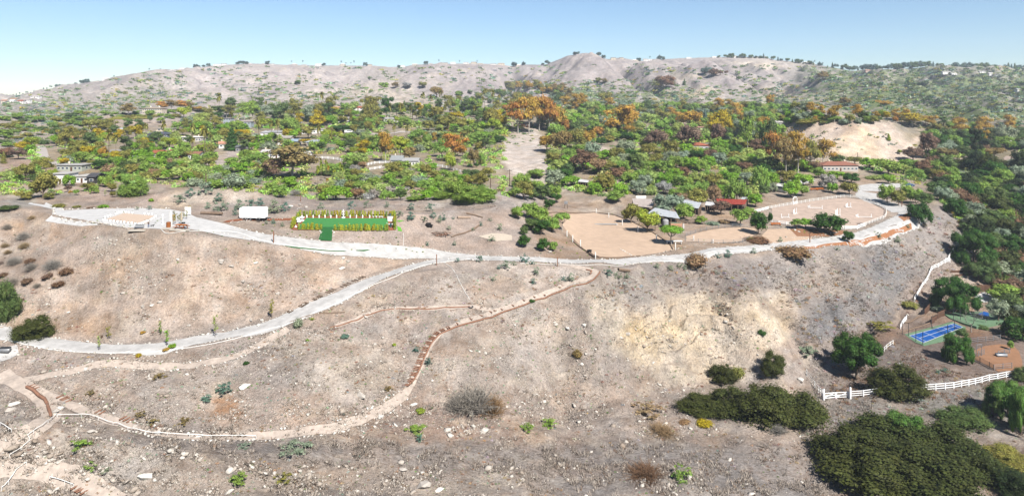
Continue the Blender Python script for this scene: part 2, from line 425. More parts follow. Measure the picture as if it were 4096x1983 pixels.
def M(name, c=None, rough=.85, var=.18, scale=2.0, bump=0.0, metal=0.0, obj_tint=False):
    if name in MATS: return MATS[name]
    m, t, b = new_mat(name)
    b.inputs['Roughness'].default_value = rough; b.inputs['Metallic'].default_value = metal
    base = alb(c)
    tc = t.nodes.new('ShaderNodeTexCoord')
    n = noise_n(t, tc.outputs['Object'], scale, 5)
    f = rng_n(t, n.outputs['Fac'], .3, .7, 1 - var, 1 + var)
    v = t.nodes.new('ShaderNodeVectorMath'); v.operation = 'SCALE'
    v.inputs[0].default_value = base; t.links.new(f, v.inputs['Scale'])
    out = v.outputs[0]
    if obj_tint:
        oi = t.nodes.new('ShaderNodeObjectInfo')
        out = mix_n(t, 1.0, out, oi.outputs['Color'], 'MULTIPLY')
    t.links.new(out, b.inputs['Base Color'])
    if bump:
        bn = t.nodes.new('ShaderNodeBump'); bn.inputs['Strength'].default_value = bump; bn.inputs['Distance'].default_value = .2
        t.links.new(n.outputs['Fac'], bn.inputs['Height']); t.links.new(bn.outputs[0], b.inputs['Normal'])
    MATS[name] = m
    return m
def leaf_mat(name, var=.3, trans=.25):
    """foliage: the plant's own colour comes from the object colour; leaves differ a little"""
    if name in MATS: return MATS[name]
    m, t, b = new_mat(name)
    b.inputs['Roughness'].default_value = .62
    oi = t.nodes.new('ShaderNodeObjectInfo'); tc = t.nodes.new('ShaderNodeTexCoord')
    geo = t.nodes.new('ShaderNodeNewGeometry')
    isl = rng_n(t, geo.outputs['Random Per Island'], 0, 1, 1 - var, 1 + var)
    n = noise_n(t, tc.outputs['Object'], 5.0, 3)
    hs = t.nodes.new('ShaderNodeHueSaturation')
    t.links.new(oi.outputs['Color'], hs.inputs['Color'])
    t.links.new(rng_n(t, n.outputs['Fac'], .3, .7, .478, .518), hs.inputs['Hue'])
    val = math_n(t, 'MULTIPLY', isl, rng_n(t, n.outputs['Fac'], .3, .7, .8, 1.2))
    t.links.new(val, hs.inputs['Value'])
    t.links.new(hs.outputs[0], b.inputs['Base Color'])
    tr = t.nodes.new('ShaderNodeBsdfTranslucent'); t.links.new(hs.outputs[0], tr.inputs['Color'])
    mx = t.nodes.new('ShaderNodeMixShader'); mx.inputs[0].default_value = trans
    out = t.nodes['Material Output']
    t.links.new(b.outputs[0], mx.inputs[1]); t.links.new(tr.outputs[0], mx.inputs[2]); t.links.new(mx.outputs[0], out.inputs['Surface'])
    MATS[name] = m
    return m

def ground_mat():
    m, t, b = new_mat('hillside_soil')
    b.inputs['Roughness'].default_value = .95; b.inputs['Specular IOR Level'].default_value = .05
    tc = t.nodes.new('ShaderNodeTexCoord'); P_ = tc.outputs['Object']
    at = t.nodes.new('ShaderNodeAttribute'); at.attribute_name = 'soil'
    am = t.nodes.new('ShaderNodeAttribute'); am.attribute_name = 'cover'
    sep = t.nodes.new('ShaderNodeSeparateColor'); t.links.new(am.outputs['Color'], sep.inputs[0])
    n1 = noise_n(t, P_, 1.7, 8, .72); n2 = noise_n(t, P_, .16, 6, .62); n3 = noise_n(t, P_, .016, 6, .6); n5 = noise_n(t, P_, 6.0, 4, .7)
    v = math_n(t, 'MULTIPLY', rng_n(t, n1.outputs['Fac'], .3, .7, .58, 1.40), rng_n(t, n2.outputs['Fac'], .34, .66, .74, 1.22))
    v = math_n(t, 'MULTIPLY', v, rng_n(t, n3.outputs['Fac'], .3, .7, .86, 1.14))
    v = math_n(t, 'MULTIPLY', v, rng_n(t, n5.outputs['Fac'], .3, .7, .7, 1.3))
    sc_ = t.nodes.new('ShaderNodeVectorMath'); sc_.operation = 'SCALE'
    t.links.new(at.outputs['Color'], sc_.inputs[0]); t.links.new(v, sc_.inputs['Scale'])
    c = sc_.outputs[0]
    # warm / grey drift
    n4 = noise_n(t, P_, .07, 5, .65)
    hs = t.nodes.new('ShaderNodeHueSaturation'); t.links.new(c, hs.inputs['Color'])
    t.links.new(rng_n(t, n4.outputs['Fac'],   .35, .65, .7, 1.12), hs.inputs['Saturation']); c = hs.outputs[0]
    # dry grass streaks lying along the slope
    mp = t.nodes.new('ShaderNodeMapping'); mp.inputs['Rotation'].default_value = (0, 0, .45); mp.inputs['Scale'].default_value = (.3, 2.6, 1.0)
    t.links.new(P_, mp.inputs[0])
    warp = noise_n(t, P_, .25, 3); wm = t.nodes.new('ShaderNodeVectorMath'); wm.operation = 'MULTIPLY_ADD'
    t.links.new(warp.outputs['Color'], wm.inputs[0]); wm.inputs[1].default_value = (5, 5, 5); t.links.new(mp.outputs[0], wm.inputs[2])
    gs = noise_n(t, wm.outputs[0], 1.3, 7, .75)
    gcol = mix_n(t, rng_n(t, gs.outputs['Fac'], .4, .6, 0, 1), alb((84, 78, 74)), alb((226, 220, 216)))
    c = mix_n(t, math_n(t, 'MULTIPLY', sep.outputs[1], .75), c, mix_n(t, .55, c, gcol))
    # pale broken stone
    vo = t.nodes.new('ShaderNodeTexVoronoi'); vo.inputs['Scale'].default_value = 1.5; t.links.new(P_, vo.inputs['Vector'])
    vo2 = t.nodes.new('ShaderNodeTexVoronoi'); vo2.inputs['Scale'].default_value = 4.2; t.links.new(P_, vo2.inputs['Vector'])
    st = rng_n(t, vo.outputs['Distance'], .26, .36, 1, 0); st2 = rng_n(t, vo2.outputs['Distance'], .22, .36, 1, 0)
    pn = rng_n(t, noise_n(t, P_, .12, 5, .7).outputs['Fac'], .42, .6, 0, 1)
    sel = math_n(t, 'MULTIPLY', math_n(t, 'MAXIMUM', st, st2), pn)
    sel = math_n(t, 'MULTIPLY', sel, math_n(t, 'MULTIPLY', sep.outputs[0], .8), True)
    stone = mix_n(t, vo.outputs['Color'], alb((236, 228, 216)), alb((206, 192, 176)))
    c = mix_n(t, sel, c, stone)
    # low scrub far away
    vs = t.nodes.new('ShaderNodeTexVoronoi'); vs.inputs['Scale'].default_value = .11; vs.inputs['Randomness'].default_value = 1
    wp = noise_n(t, P_, .05, 4); w2 = t.nodes.new('ShaderNodeVectorMath'); w2.operation = 'MULTIPLY_ADD'
    t.links.new(wp.outputs['Color'], w2.inputs[0]); w2.inputs[1].default_value = (14, 14, 14); t.links.new(P_, w2.inputs[2])
    t.links.new(w2.outputs[0], vs.inputs['Vector'])
    big = noise_n(t, P_, .012, 6, .7)
    thr = math_n(t, 'ADD', math_n(t, 'MULTIPLY', sep.outputs[2], 1.15), rng_n(t, big.outputs['Fac'], .3, .7, -.75, .18))
    vsd = math_n(t, 'SUBTRACT', thr, vs.outputs['Distance'])
    sel2 = rng_n(t, vsd, 0, .12, 0, 1)
    scol = mix_n(t, n2.outputs['Fac'], alb((104, 130, 70)), alb((150, 164, 104)))
    c = mix_n(t, math_n(t, 'MULTIPLY', sel2, .75), c, scol)
    t.links.new(c, b.inputs['Base Color'])
    hsum = math_n(t, 'ADD', n1.outputs['Fac'], math_n(t, 'MULTIPLY', sel, .8))
    bp = t.nodes.new('ShaderNodeBump'); bp.inputs['Strength'].default_value = .9; bp.inputs['Distance'].default_value = .5
    t.links.new(hsum, bp.inputs['Height']); t.links.new(bp.outputs[0], b.inputs['Normal'])
    return m

# ------------------------------------------------------------------ mesh helpers
def mesh_np(name, V, Fc, mats=None, fm=None, smooth=False):
    V = np.asarray(V, np.float32); Fc = np.asarray(Fc, np.int32)
    me = bpy.data.meshes.new(name)
    k = Fc.shape[1]
    me.vertices.add(len(V)); me.vertices.foreach_set('co', V.ravel())
    me.loops.add(Fc.size); me.loops.foreach_set('vertex_index', Fc.ravel())
    me.polygons.add(len(Fc)); me.polygons.foreach_set('loop_start', np.arange(0, Fc.size, k, dtype=np.int32))
    me.polygons.foreach_set('loop_total', np.full(len(Fc), k, np.int32))
    if smooth: me.polygons.foreach_set('use_smooth', np.ones(len(Fc), bool))
    for m in (mats or []): me.materials.append(m)
    if fm is not None: me.polygons.foreach_set('material_index', np.asarray(fm, np.int32))
    me.update(calc_edges=True)
    return me
def link(name, me, parent=None, loc=(0, 0, 0), rz=0, sc3=None, color=None):
    o = bpy.data.objects.new(name, me); COL.objects.link(o)
    o.location = loc; o.rotation_euler = (0, 0, rz)
    if sc3: o.scale = sc3
    if color: o.color = (*color[:3], 1)
    if parent: o.parent = parent
    return o
def tag(o, label=None, cat=None, group=None, kind=None):
    if label: o['label'] = label
    if cat: o['category'] = cat
    if group: o['group'] = group
    if kind: o['kind'] = kind
    return o
def empty(name, loc, rz=0):
    o = bpy.data.objects.new(name, None); COL.objects.link(o); o.location = loc; o.rotation_euler = (0, 0, rz)
    o.empty_display_size = .3
    return o
_cubes = {}
CUBE_V = [(x, y, z) for z in (-.5, .5) for y in (-.5, .5) for x in (-.5, .5)]
CUBE_F = [(0, 2, 3, 1), (4, 5, 7, 6), (0, 1, 5, 4), (2, 6, 7, 3), (0, 4, 6, 2), (1, 3, 7, 5)]
def cube(m):
    if m.name not in _cubes: _cubes[m.name] = mesh_np('box_' + m.name, CUBE_V, CUBE_F, [m])
    return _cubes[m.name]
def box(name, parent, c, s, m, rz=0, rx=0, ry=0):
    o = link(name, cube(m), parent, c); o.scale = s; o.rotation_euler = (rx, ry, rz); return o
def beam(name, parent, a, b, wd, ht, m):
    a = Vector(a); b = Vector(b); d = b - a
    o = link(name, cube(m), parent, (a + b) / 2); o.scale = (d.length, wd, ht)
    o.rotation_euler = (0, -math.atan2(d.z, math.hypot(d.x, d.y)), math.atan2(d.y, d.x)); return o
def joined(parts, mats):
    """parts: list of (V, F, matindex) with quads or tris -> mesh"""
    me = bpy.data.meshes.new('m'); bm = bmesh.new()
    for V, Fc, mi in parts:
        vs = [bm.verts.new(v) for v in V]
        for f in Fc:
            try: fc = bm.faces.new([vs[i] for i in f]); fc.material_index = mi
            except ValueError: pass
    bm.to_mesh(me); bm.free()
    for m in mats: me.materials.append(m)
    return me
def tube(pts, rad, n=6):
    """tube along points with radii -> V, F(quads)"""
    pts = [Vector(p) for p in pts]; V = []; Fc = []
    for i, p in enumerate(pts):
        d = (pts[min(i + 1, len(pts) - 1)] - pts[max(i - 1, 0)]).normalized()
        a = d.orthogonal().normalized(); b = d.cross(a)
        r = rad[i] if hasattr(rad, '__len__') else rad
        for k in range(n):
            th = 2 * math.pi * k / n
            V.append(p + a * (r * math.cos(th)) + b * (r * math.sin(th)))
    for i in range(len(pts) - 1):
        for k in range(n):
            Fc.append((i * n + k, i * n + (k + 1) % n, (i + 1) * n + (k + 1) % n, (i + 1) * n + k))
    return [tuple(v) for v in V], Fc
def merge(*vf):
    V = []; Fc = []; o = 0
    for v, f in vf:
        V += [tuple(x) for x in v]; Fc += [tuple(i + o for i in q) for q in f]; o += len(v)
    return V, Fc
def polymesh(name, V, Fc, m):
    me = bpy.data.meshes.new(name); me.from_pydata(V, [], Fc)
    for mm in (m if isinstance(m, list) else [m]): me.materials.append(mm)
    me.update(); return me

# ------------------------------------------------------------------ terrain mesh
NR = GD.shape[1]
Vt = np.stack([GX, GD, GZ + CZ], -1).reshape(-1, 3)
idx = np.arange(NU * NR).reshape(NU, NR)
Ft = np.stack([idx[:-1, :-1], idx[1:, :-1], idx[1:, 1:], idx[:-1, 1:]], -1).reshape(-1, 4)
me = mesh_np('hillside', Vt, Ft, [ground_mat()], smooth=True)
wu = 5 * fbm(GX / (GD * .02) , GD / (GD * .02 + 2), 3); 
jit = np.clip(600 / GD, .15, 1)
colr = C.get(GU + 22 * fbm(GU / 26, GV / 14, 5, .62) * jit, GV + 13 * fbm(GU / 22 + 50, GV / 12, 5, .62) * jit) / 255.0
nearw = (np.clip((460 - GD) / 120, 0, 1) * (1 - fl) * (1 - .65 * np.clip(cr_ * 1.4, 0, 1)))[..., None]
for sd_, sx_, sy_, lo_, tgt, amt in ((3, 34, 15, .06, (176,160,148), .75), (21, 20, 10, .12, (232,214,190), .7), (47, 15, 9, .2, (160,134,114), .75), (71, 9, 5, .2, (214,204,194), .6), (90, 60, 22, .1, (204,172,146), .5)):
    k_ = np.clip((fbm(GU / sx_ + sd_, GV / sy_ + sd_, 5, .62) - lo_) / .12, 0, 1)[..., None] * amt * nearw
    colr = colr * (1 - k_) + (np.array(tgt) / 255.0 * .6 + colr * .4) * k_
farw = np.clip((GD - 700) / 300, 0, 1)[..., None]
for sd_, sx_, sy_, lo_, tgt, amt in ((5, 20, 5, .1, (216,200,190), .6), (31, 26, 6, .12, (160,150,152), .7), (55, 12, 3, .22, (232,216,196), .6)):
    k_ = np.clip((fbm(GX / (sx_ * 3) + sd_, GD / (sy_ * 12) + sd_, 5, .62) - lo_) / .12, 0, 1)[..., None] * amt * farw
    colr = colr * (1 - k_) + (np.array(tgt) / 255.0 * .6 + colr * .4) * k_
colr = np.where(colr <= .04045, colr / 12.92, ((colr + .055) / 1.055) ** 2.4) * KALB
cov = np.clip(MK.get(GU + 8 * fbm(GU / 17 + 5, GV / 9, 3) * jit, GV + 6 * fbm(GU / 13, GV / 9 + 9, 3) * jit), 0, 1)
for nm, arr in (('soil', colr), ('cover', cov)):
    a = me.attributes.new(nm, 'FLOAT_COLOR', 'POINT')
    buf = np.ones((NU * NR, 4), np.float32); buf[:, :3] = arr.reshape(-1, 3)
    a.data.foreach_set('color', buf.ravel())
terrain = link('hillside_terrain', me)
tag(terrain, 'dry hillsides, bluff and valley floor of pale soil', kind='structure')

# ================================================================== roads, paths and graded surfaces
def px(pts):
    """picture points -> ground points; curve knots follow the ground between them"""
    return [P(u, v) for u, v in pts]
def resample(pts, step):
    pts = [Vector(p[:2]) if len(p) > 1 else p for p in pts]
    out = [pts[0].copy()]; 
    # smooth the polyline with Catmull-Rom first
    n = len(pts); fine = []
    for i in range(n - 1):
        p0 = pts[max(i - 1, 0)]; p1 = pts[i]; p2 = pts[i + 1]; p3 = pts[min(i + 2, n - 1)]
        m = max(2, int((p2 - p1).length / 1.0))
        for k in range(m):
            t = k / m
            fine.append(0.5 * ((2 * p1) + (-p0 + p2) * t + (2 * p0 - 5 * p1 + 4 * p2 - p3) * t * t + (-p0 + 3 * p1 - 3 * p2 + p3) * t ** 3))
    fine.append(pts[-1])
    acc = 0; out = [fine[0]]
    for a, b in zip(fine[:-1], fine[1:]):
        L = (b - a).length
        while acc + L >= step:
            t = (step - acc) / L; q = a.lerp(b, t); out.append(q); a = q; L = (b - a).length; acc = 0
        acc += L
    out.append(fine[-1])
    return out
def left_of(pts, i):
    d = (pts[min(i + 1, len(pts) - 1)] - pts[max(i - 1, 0)]); d = d.normalized() if d.length else Vector((1, 0))
    return Vector((-d.y, d.x))
def ribbon(name, pts, widths, m, lift=.07, step=1.0, nx=8, kind='structure', skirt=True):
    """a road or path laid over the ground; widths interpolated along"""
    q = resample(pts, step); n = len(q)
    W = np.interp(np.linspace(0, 1, n), np.linspace(0, 1, len(widths)), widths)
    V = []; Fc = []
    for i in range(n):
        nl = left_of(q, i)
        zs = []
        for k in range(nx + 1):
            t = (k / nx - .5) * W[i] * (1 + .05 * math.sin(i * 1.7 + k))
            p = q[i] + nl * t; z = G(p.x, p.y) + lift
            V.append((p.x, p.y, z))
    for i in range(n - 1):
        for k in range(nx):
            a = i * (nx + 1) + k
            Fc.append((a, a + nx + 1, a + nx + 2, a + 1))
    o = link(name, mesh_np(name, V, Fc, [m], smooth=True)); tag(o, kind=kind); return o, q, W
def area(name, pts, m, lift=.06, step=1.6, kind='structure', dense=True):
    """a flat-ish yard laid over the ground inside an outline"""
    pts = [Vector(p[:2]) for p in pts]
    bd = []
    for i in range(len(pts)):
        a, b = pts[i], pts[(i + 1) % len(pts)]; k = max(1, int((b - a).length / step))
        bd += [a.lerp(b, j / k) for j in range(k)]
    x0 = min(p.x for p in bd); x1 = max(p.x for p in bd); y0 = min(p.y for p in bd); y1 = max(p.y for p in bd)
    gx, gy = np.meshgrid(np.arange(x0, x1, step), np.arange(y0, y1, step)); gx = gx.ravel(); gy = gy.ravel()
    ins = inpoly([(p.x, p.y) for p in bd], gx, gy)
    inner = [Vector((x, y)) for x, y, k in zip(gx, gy, ins) if k]
    inner = [p for p in inner]
    vs = bd + inner
    v, e, f, *_ = delaunay_2d_cdt(vs, [], [list(range(len(bd)))], 1, 1e-4)
    V = [(p.x, p.y, G(p.x, p.y) + lift) for p in v]
    me = bpy.data.meshes.new(name); me.from_pydata(V, [], [tuple(q) for q in f]); me.materials.append(m); me.update()
    if me.polygons and me.polygons[0].normal.z < 0: me.flip_normals()
    o = link(name, me); tag(o, kind=kind); return o

gravel = M('pale_gravel', (226, 223, 219), .95, .2, .45, .5)
gravel2 = M('white_gravel', (238, 236, 233), .95, .14, .4, .4)
dirt = M('path_dirt', (222, 205, 190), .95, .2, .9, .5)
sand = M('arena_sand', (234, 204, 176), .95, .12, .35, .4)
sand_w = M('jumping_arena_sand', (222, 198, 180), .95, .16, .35, .4)
sand_o = M('corral_dirt', (182, 136, 102), .95, .15, .5, .4)
sand_l = M('levelled_sand', (244, 218, 194), .95, .05, .6, .2)
rock_m = M('pale_rock', (226, 216, 204), .9, .2, .7, .4)
mulch = M('red_mulch', (168, 104, 72), .95, .3, 2.5, .6)
timber = M('brown_timber', (182, 134, 108), .9, .25, 3, .3)
timber_d = M('weathered_timber', (160, 136, 116), .9, .3, 3, .3)
white = M('white_paint', (325, 325, 323), .5, .05, 1.5)
white_o = M('aged_white_paint', (290, 288, 282), .6, .1, 1.5)
grey_metal = M('galvanised_metal', (190, 192, 195), .45, .1, 2, 0, .3)
rust = M('rusty_steel', (186, 110, 52), .8, .3, 3, .2)

# gravel terrace on the knoll, upper road, lower road, paths
area('gravel_terrace', px([(28,203.5),(46,202),(56,206),(64,210),(100,208.5),(140,208),(170,209),(186,212),(196,217),(214,221),(232,225.5),(250,231),(258,236),(250,240),(225,236),(205,231.5),(190,229),(165,229),(140,228),(118,226.5),(100,225),(82,226),(66,224),(45,220.5),(52,215),(53,209),(40,206)]), gravel2, .07)
ROAD = [(228,230),(262,237),(300,243),(335,248),(380,250.5),(420,253),(450,256.5),(500,258.5),(550,260),(600,260.5),(650,258.5),(700,253.5),(740,249),(780,245.5),(820,241.5),(850,238),(880,230.5),(898,222),(910,215),(908,210),(900,207)]
rd, rq, rW = ribbon('upper_road', px(ROAD), [7.5,8,7,5.2,4.4,4.2,4.6,5.4,6,6.4,6.4,6.4,6.6,7.5,9,9,10,11], gravel, .09, 1.2)
ribbon('side_road', px([(905,212),(893,206),(882,203),(872,199.5),(866,196),(868,192)]), [12,12,12,11,10,9], gravel, .11, 1.2)
area('gravel_yard', px([(783,186),(800,184.5),(815,181),(812,177),(800,177),(790,180),(778,182),(775,186)]), gravel2, .09)
area('gravel_court', px([(850,190),(860,191),(880,191),(890,188),(905,187),(915,184),(900,183),(870,183.5),(852,186)]), gravel, .09)
LOW = [(-60,322),(-25,328),(0,333),(30,339),(60,343.5),(110,348.5),(160,346.5),(220,336),(262,327.5),(300,313.5),(325,302.5),(350,290.5),(375,279),(400,270),(430,262),(455,259)]
lr, lq, lW = ribbon('lower_road', px(LOW), [5,5,5,5,5,5,5,5,5.5,6.4,6.6,6.2,5.4,4.6,4.4,4.4], gravel, .09, 1.0)
PATH2 = [(22,380),(48,375),(75,370),(95,364),(130,364),(165,366),(200,363.5),(235,356),(256,347),(272,338),(288,328)]
p2, p2q, _ = ribbon('middle_path', px(PATH2), [2.1]*6, dirt, .08, .8, 4)
PATHB = [(2,372),(14,380),(30,389),(48,397),(75,407),(105,418),(135,427),(170,434),(215,437.5),(260,436),(305,432),(340,426),(370,414),(395,402),(405,394)]
pb, pbq, _ = ribbon('bottom_path', px(PATHB), [3.2,3,2.6,2.3,2.2,2.2,2.2,2.2,2.2,2.2], dirt, .08, .8, 4)
STAIR = [(405,394),(412,383),(418,370),(424,357),(430,345),(440,333),(455,325),(475,318),(500,309),(525,301),(550,291),(575,282),(594,275),(597,271),(585,268.5),(560,264)]
sp, sq, _ = ribbon('stair_path', px(STAIR), [1.5]*12, dirt, .08, .8, 4)
BRANCH = [(335,326),(352,321),(368,314),(384,309),(420,307.5),(450,307),(470,306),(492,309)]
ribbon('branch_path', px(BRANCH), [1.5]*5, dirt, .08, .8, 4)
PATHL = [(26,388),(38,396),(46,406),(51,416),(42,424),(30,432),(15,440),(0,449),(-20,458)]
pl_, plq, _ = ribbon('switchback_path', px(PATHL), [2.8,2.8,3,3.2,3.4,3.4,3.4,3.4], dirt, .10, .8, 4)
ribbon('lowest_path', px([(-20,470),(5,464),(30,466),(55,472),(80,482),(110,494),(130,505)]), [3,3,2.8,2.6,2.4], dirt, .08, .8, 4)
ribbon('ledge_road', px([(-30,362),(-5,357),(8,353),(18,349)]), [5,5,4.5,4], gravel, .12, .8, 4)
# arenas and yards
A1 = [(572,213.5),(594,212.3),(614,215),(632,222),(650,231),(668,243),(676,249.5),(662,252),(640,255.5),(620,257.2),(600,256.3),(588,252),(578,243),(568,232),(560,222)]
area('sand_arena', px(A1), sand, .08)
A2 = [(686,236),(700,232),(722,228),(742,227),(755,228.5),(757,232),(750,238),(738,241.5),(722,242.5),(700,241.5),(686,241)]
area('oval_pen', px(A2), sand, .08)
A3 = [(772,206),(796,202.5),(820,199.5),(844,197.6),(862,199.5),(872,203.5),(884,209),(888,211.5),(886,217),(872,222),(858,226.5),(845,228.6),(820,227.6),(800,225.6),(780,223.6),(772,222)]
area('jumping_arena', px(A3), sand_w, .08)
area('levelled_sand_square', px([(105,219.2),(124,213.0),(150,215.4),(157,216.0),(146,223.6),(131,223.4),(118,221.6)]), sand_l, .13)
area('bare_turning_place', px([(768,229),(790,228),(800,234),(815,238),(800,241),(770,243),(757,240)]), sand, .07)
mul_o = M('orange_mulch', (190, 132, 92), .95, .25, 2, .5)
area('mulch_bank', px([(846,240.5),(870,236.5),(896,229),(911,222.5),(912,229),(893,235),(872,241),(850,246.5)]), mul_o, .1, .9)
area('mulch_bank', px([(778,250),(812,246),(846,241.5),(848,245),(812,248.2),(778,251.5)]), mul_o, .1, .9)
area('mulch_bank', px([(898,216.5),(907,213),(911,219),(904,221)]), mul_o, .1, .9)
area('planting_bed', px([(790,229),(820,228.5),(848,231),(842,235),(815,236.5),(797,236)]), M('bed_mulch', (178, 128, 94), .95, .25, 1.5, .5), .1, .9)
area('pale_clay_patch', px([(478,236),(492,233),(512,235),(512,240),(497,241)]), M('pale_clay', (232,216,196), .95, .08, .6), .07)
area('corral_ground', px([(970,352),(985,345.5),(1000,343.8),(1013,345),(1019,351),(1022,360),(1023,369),(1010,370.5),(998,371),(984,363),(973,358)]), sand_o, .1)
area('pale_gravel_pad', px([(975,295),(984,292),(995,293),(998,298),(985,302),(976,300)]), gravel2, .1)
area('grey_track', px([(950,158),(962,152),(975,150),(985,152),(970,160),(955,166)]), M('grey_track_soil', (190,170,156), .95, .1, .2), .15)
area('grey_track', px([(1003,158),(1015,152),(1030,150),(1030,162),(1010,168)]), M('grey_track_soil', (190,170,156), .95, .1, .2), .15)
for nm, q_ in (('hillside_driveway', [(41,147),(42,152),(44,158),(50,162),(57,164)]), ('hillside_driveway', [(372,134),(392,133),(412,131)]), ('hillside_driveway',[(640,112),(646,104),(640,97),(636,90)]), ('hillside_driveway', [(574,94),(578,98),(580,104)])):
    ribbon(nm, px(q_), [5, 6, 6, 6], M('pale_drive', (214,204,196), .95, .1, .3), .15, 2, 4)

# ---- stones laid along the road and path edges (far too small and many to count)
def icos():
    bm = bmesh.new(); bmesh.ops.create_icosphere(bm, subdivisions=1, radius=1)
    V = np.array([v.co for v in bm.verts]); Fc = np.array([[v.index for v in f.verts] for f in bm.faces]); bm.free(); return V, Fc
IV, IF = icos()
def rocks_mesh(name, pos, size, m, rng, flat=.6):
    n = len(pos); pos = np.asarray(pos); size = np.asarray(size)
    J = 1 + .38 * (rng.random((n, len(IV), 1)) - .5) * 2
    S = np.stack([size * rng.uniform(.8, 1.4, n), size * rng.uniform(.7, 1.1, n), size * flat * rng.uniform(.7, 1.3, n)], -1)[:, None, :]
    V = IV[None] * J * S
    a = rng.uniform(0, 6.28, n); ca = np.cos(a)[:, None]; sa = np.sin(a)[:, None]
    X = V[..., 0] * ca - V[..., 1] * sa; Y = V[..., 0] * sa + V[..., 1] * ca
    tl = rng.normal(0, .35, n)[:, None]; Zr = V[..., 2] * np.cos(tl) + X * np.sin(tl)
    V = np.stack([X, Y, Zr], -1) + pos[:, None, :]
    Fc = (IF[None] + (np.arange(n) * len(IV))[:, None, None]).reshape(-1, 3)
    return mesh_np(name, V.reshape(-1, 3), Fc, [m])
def rocky_mat(name, a, b):
    m, t, bs = new_mat(name); bs.inputs['Roughness'].default_value = .9; bs.inputs['Specular IOR Level'].default_value = .1
    g = t.nodes.new('ShaderNodeNewGeometry'); tc = t.nodes.new('ShaderNodeTexCoord')
    c = mix_n(t, g.outputs['Random Per Island'], alb(a), alb(b))
    n = noise_n(t, tc.outputs['Object'], 3, 4)
    c = mix_n(t, .5, c, mix_n(t, 1.0, c, rng_n(t, n.outputs['Fac'], .3, .7, .5, 1.5), 'MULTIPLY'))
    t.links.new(c, bs.inputs['Base Color']); MATS[name] = m; return m
stone_mat = rocky_mat('broken_stone', (186, 168, 150), (258, 250, 238))
edge_mat = rocky_mat('edging_stone', (216, 206, 192), (272, 266, 256))
def edging(q, W, label, sides=(1, -1), size=.34, step=.8, off=.25, i0=0.0, i1=1.0, skip=.25):
    rng = np.random.default_rng(len(q)); pos = []; sz = []
    n = len(q)
    for s in sides:
        for i in range(int(n * i0), int(n * i1)):
            if rng.random() < skip: continue
            p = q[i] + left_of(q, i) * s * (W[min(i, len(W) - 1)] / 2 + off + rng.normal(0, .12))
            r = size * .8 * rng.uniform(.5, 1.5)
            pos.append((p.x, p.y, G(p.x, p.y) + r * .25 + .05)); sz.append(r)
    o = link('stone_edging', rocks_mesh('stone_edging', pos, sz, edge_mat, rng))
    tag(o, label, 'stone edging', kind='stuff'); return o
edging(rq, rW, 'pale stones lining the upper gravel road', size=.36, i1=.93)
edging(lq, lW, 'pale stones lining the lower gravel road', size=.34)
edging(p2q, [2.2]*999, 'pale stones lining the middle footpath', size=.3, i0=.12)
edging(pbq, [2.4]*999, 'white stones lining the bottom footpath', size=.34, i0=.40)
edging(resample(px([(284,330),(295,331),(310,334),(326,336),(336,327)]), .8), [.3]*99, 'white stones marking the bend by the path junction', size=.3, off=0, sides=(1,))
edging(resample(px([(53,207),(53.5,213),(62,218),(74,222),(100,223.5),(130,229)]), .8), [.3]*99, 'pale stones along the front edge of the gravel terrace', size=.42, off=0, sides=(1,))
edging(resample(px([(60,209.5),(90,208.5),(120,208),(150,208),(170,208.5)]), .9), [.3]*99, 'pale stones along the back edge of the gravel terrace', size=.36, off=0, sides=(1,))
edging(resample(px([(232,224),(240,220),(262,220),(280,220),(300,219)]), .8), [1.8]*99, 'pale stones either side of the red mulch walk', size=.25)
ribbon('mulch_walk', px([(226,222),(232,220.5),(242,219.6),(262,219.4),(282,219.2),(300,219)]), [2.2]*4, mulch, .1, .8, 4)
edging(resample(px([(838,231.5),(815,236),(800,237.3),(783,237)]), .8), [.3]*99, 'pale stones round the planted bed below the arena', size=.35, off=0, sides=(1,))
edging(resample(px([(620,249),(640,257.5),(672,250),(690,246),(715,243),(740,242)]), .9), [.3]*120, 'pale stones between the sand arena and the road', size=.34, off=0, sides=(1,), skip=.3)

# ---- loose broken stone scattered over the slopes
def sample_px(n, rng, layer_idx, u0=-60, u1=1084, v0=205, v1=560, power=1.0, need=.0):
    out = []
    while len(out) < n:
        k = 6000
        U = rng.uniform(u0, u1, k); V = rng.uniform(v0, v1, k)
        m = MK.get(U, V)[:, layer_idx] ** power
        nz = np.clip(vnoise(U / 24, V / 12) * .8 + vnoise(U / 7 + 9, V / 4.3) * .8 - .5, 0, 1) ** 2.4 * 3
        f = FL.get(U, V)[:, 0]
        keep = (rng.random(k) < m * nz * 1.6) & (f < .3)
        out += list(zip(U[keep], V[keep]))
    return out[:n]
rng = np.random.default_rng(3)
pp = sample_px(24000, rng, 0)
pos = []; sz = []
for u, v in pp:
    p = P(u, v)
    if p.y > 300: continue
    r = float(np.clip(.095 * math.exp(rng.normal(0, .68)), .05, .7)) * (.9 + .35 * (v > 420))
    pos.append((p.x, p.y, p.z + r * .15)); sz.append(r)
o = link('loose_stones', rocks_mesh('loose_stones', pos, sz, stone_mat, rng)); tag(o, 'broken pale stones scattered over the dry slopes', 'stones', kind='stuff')

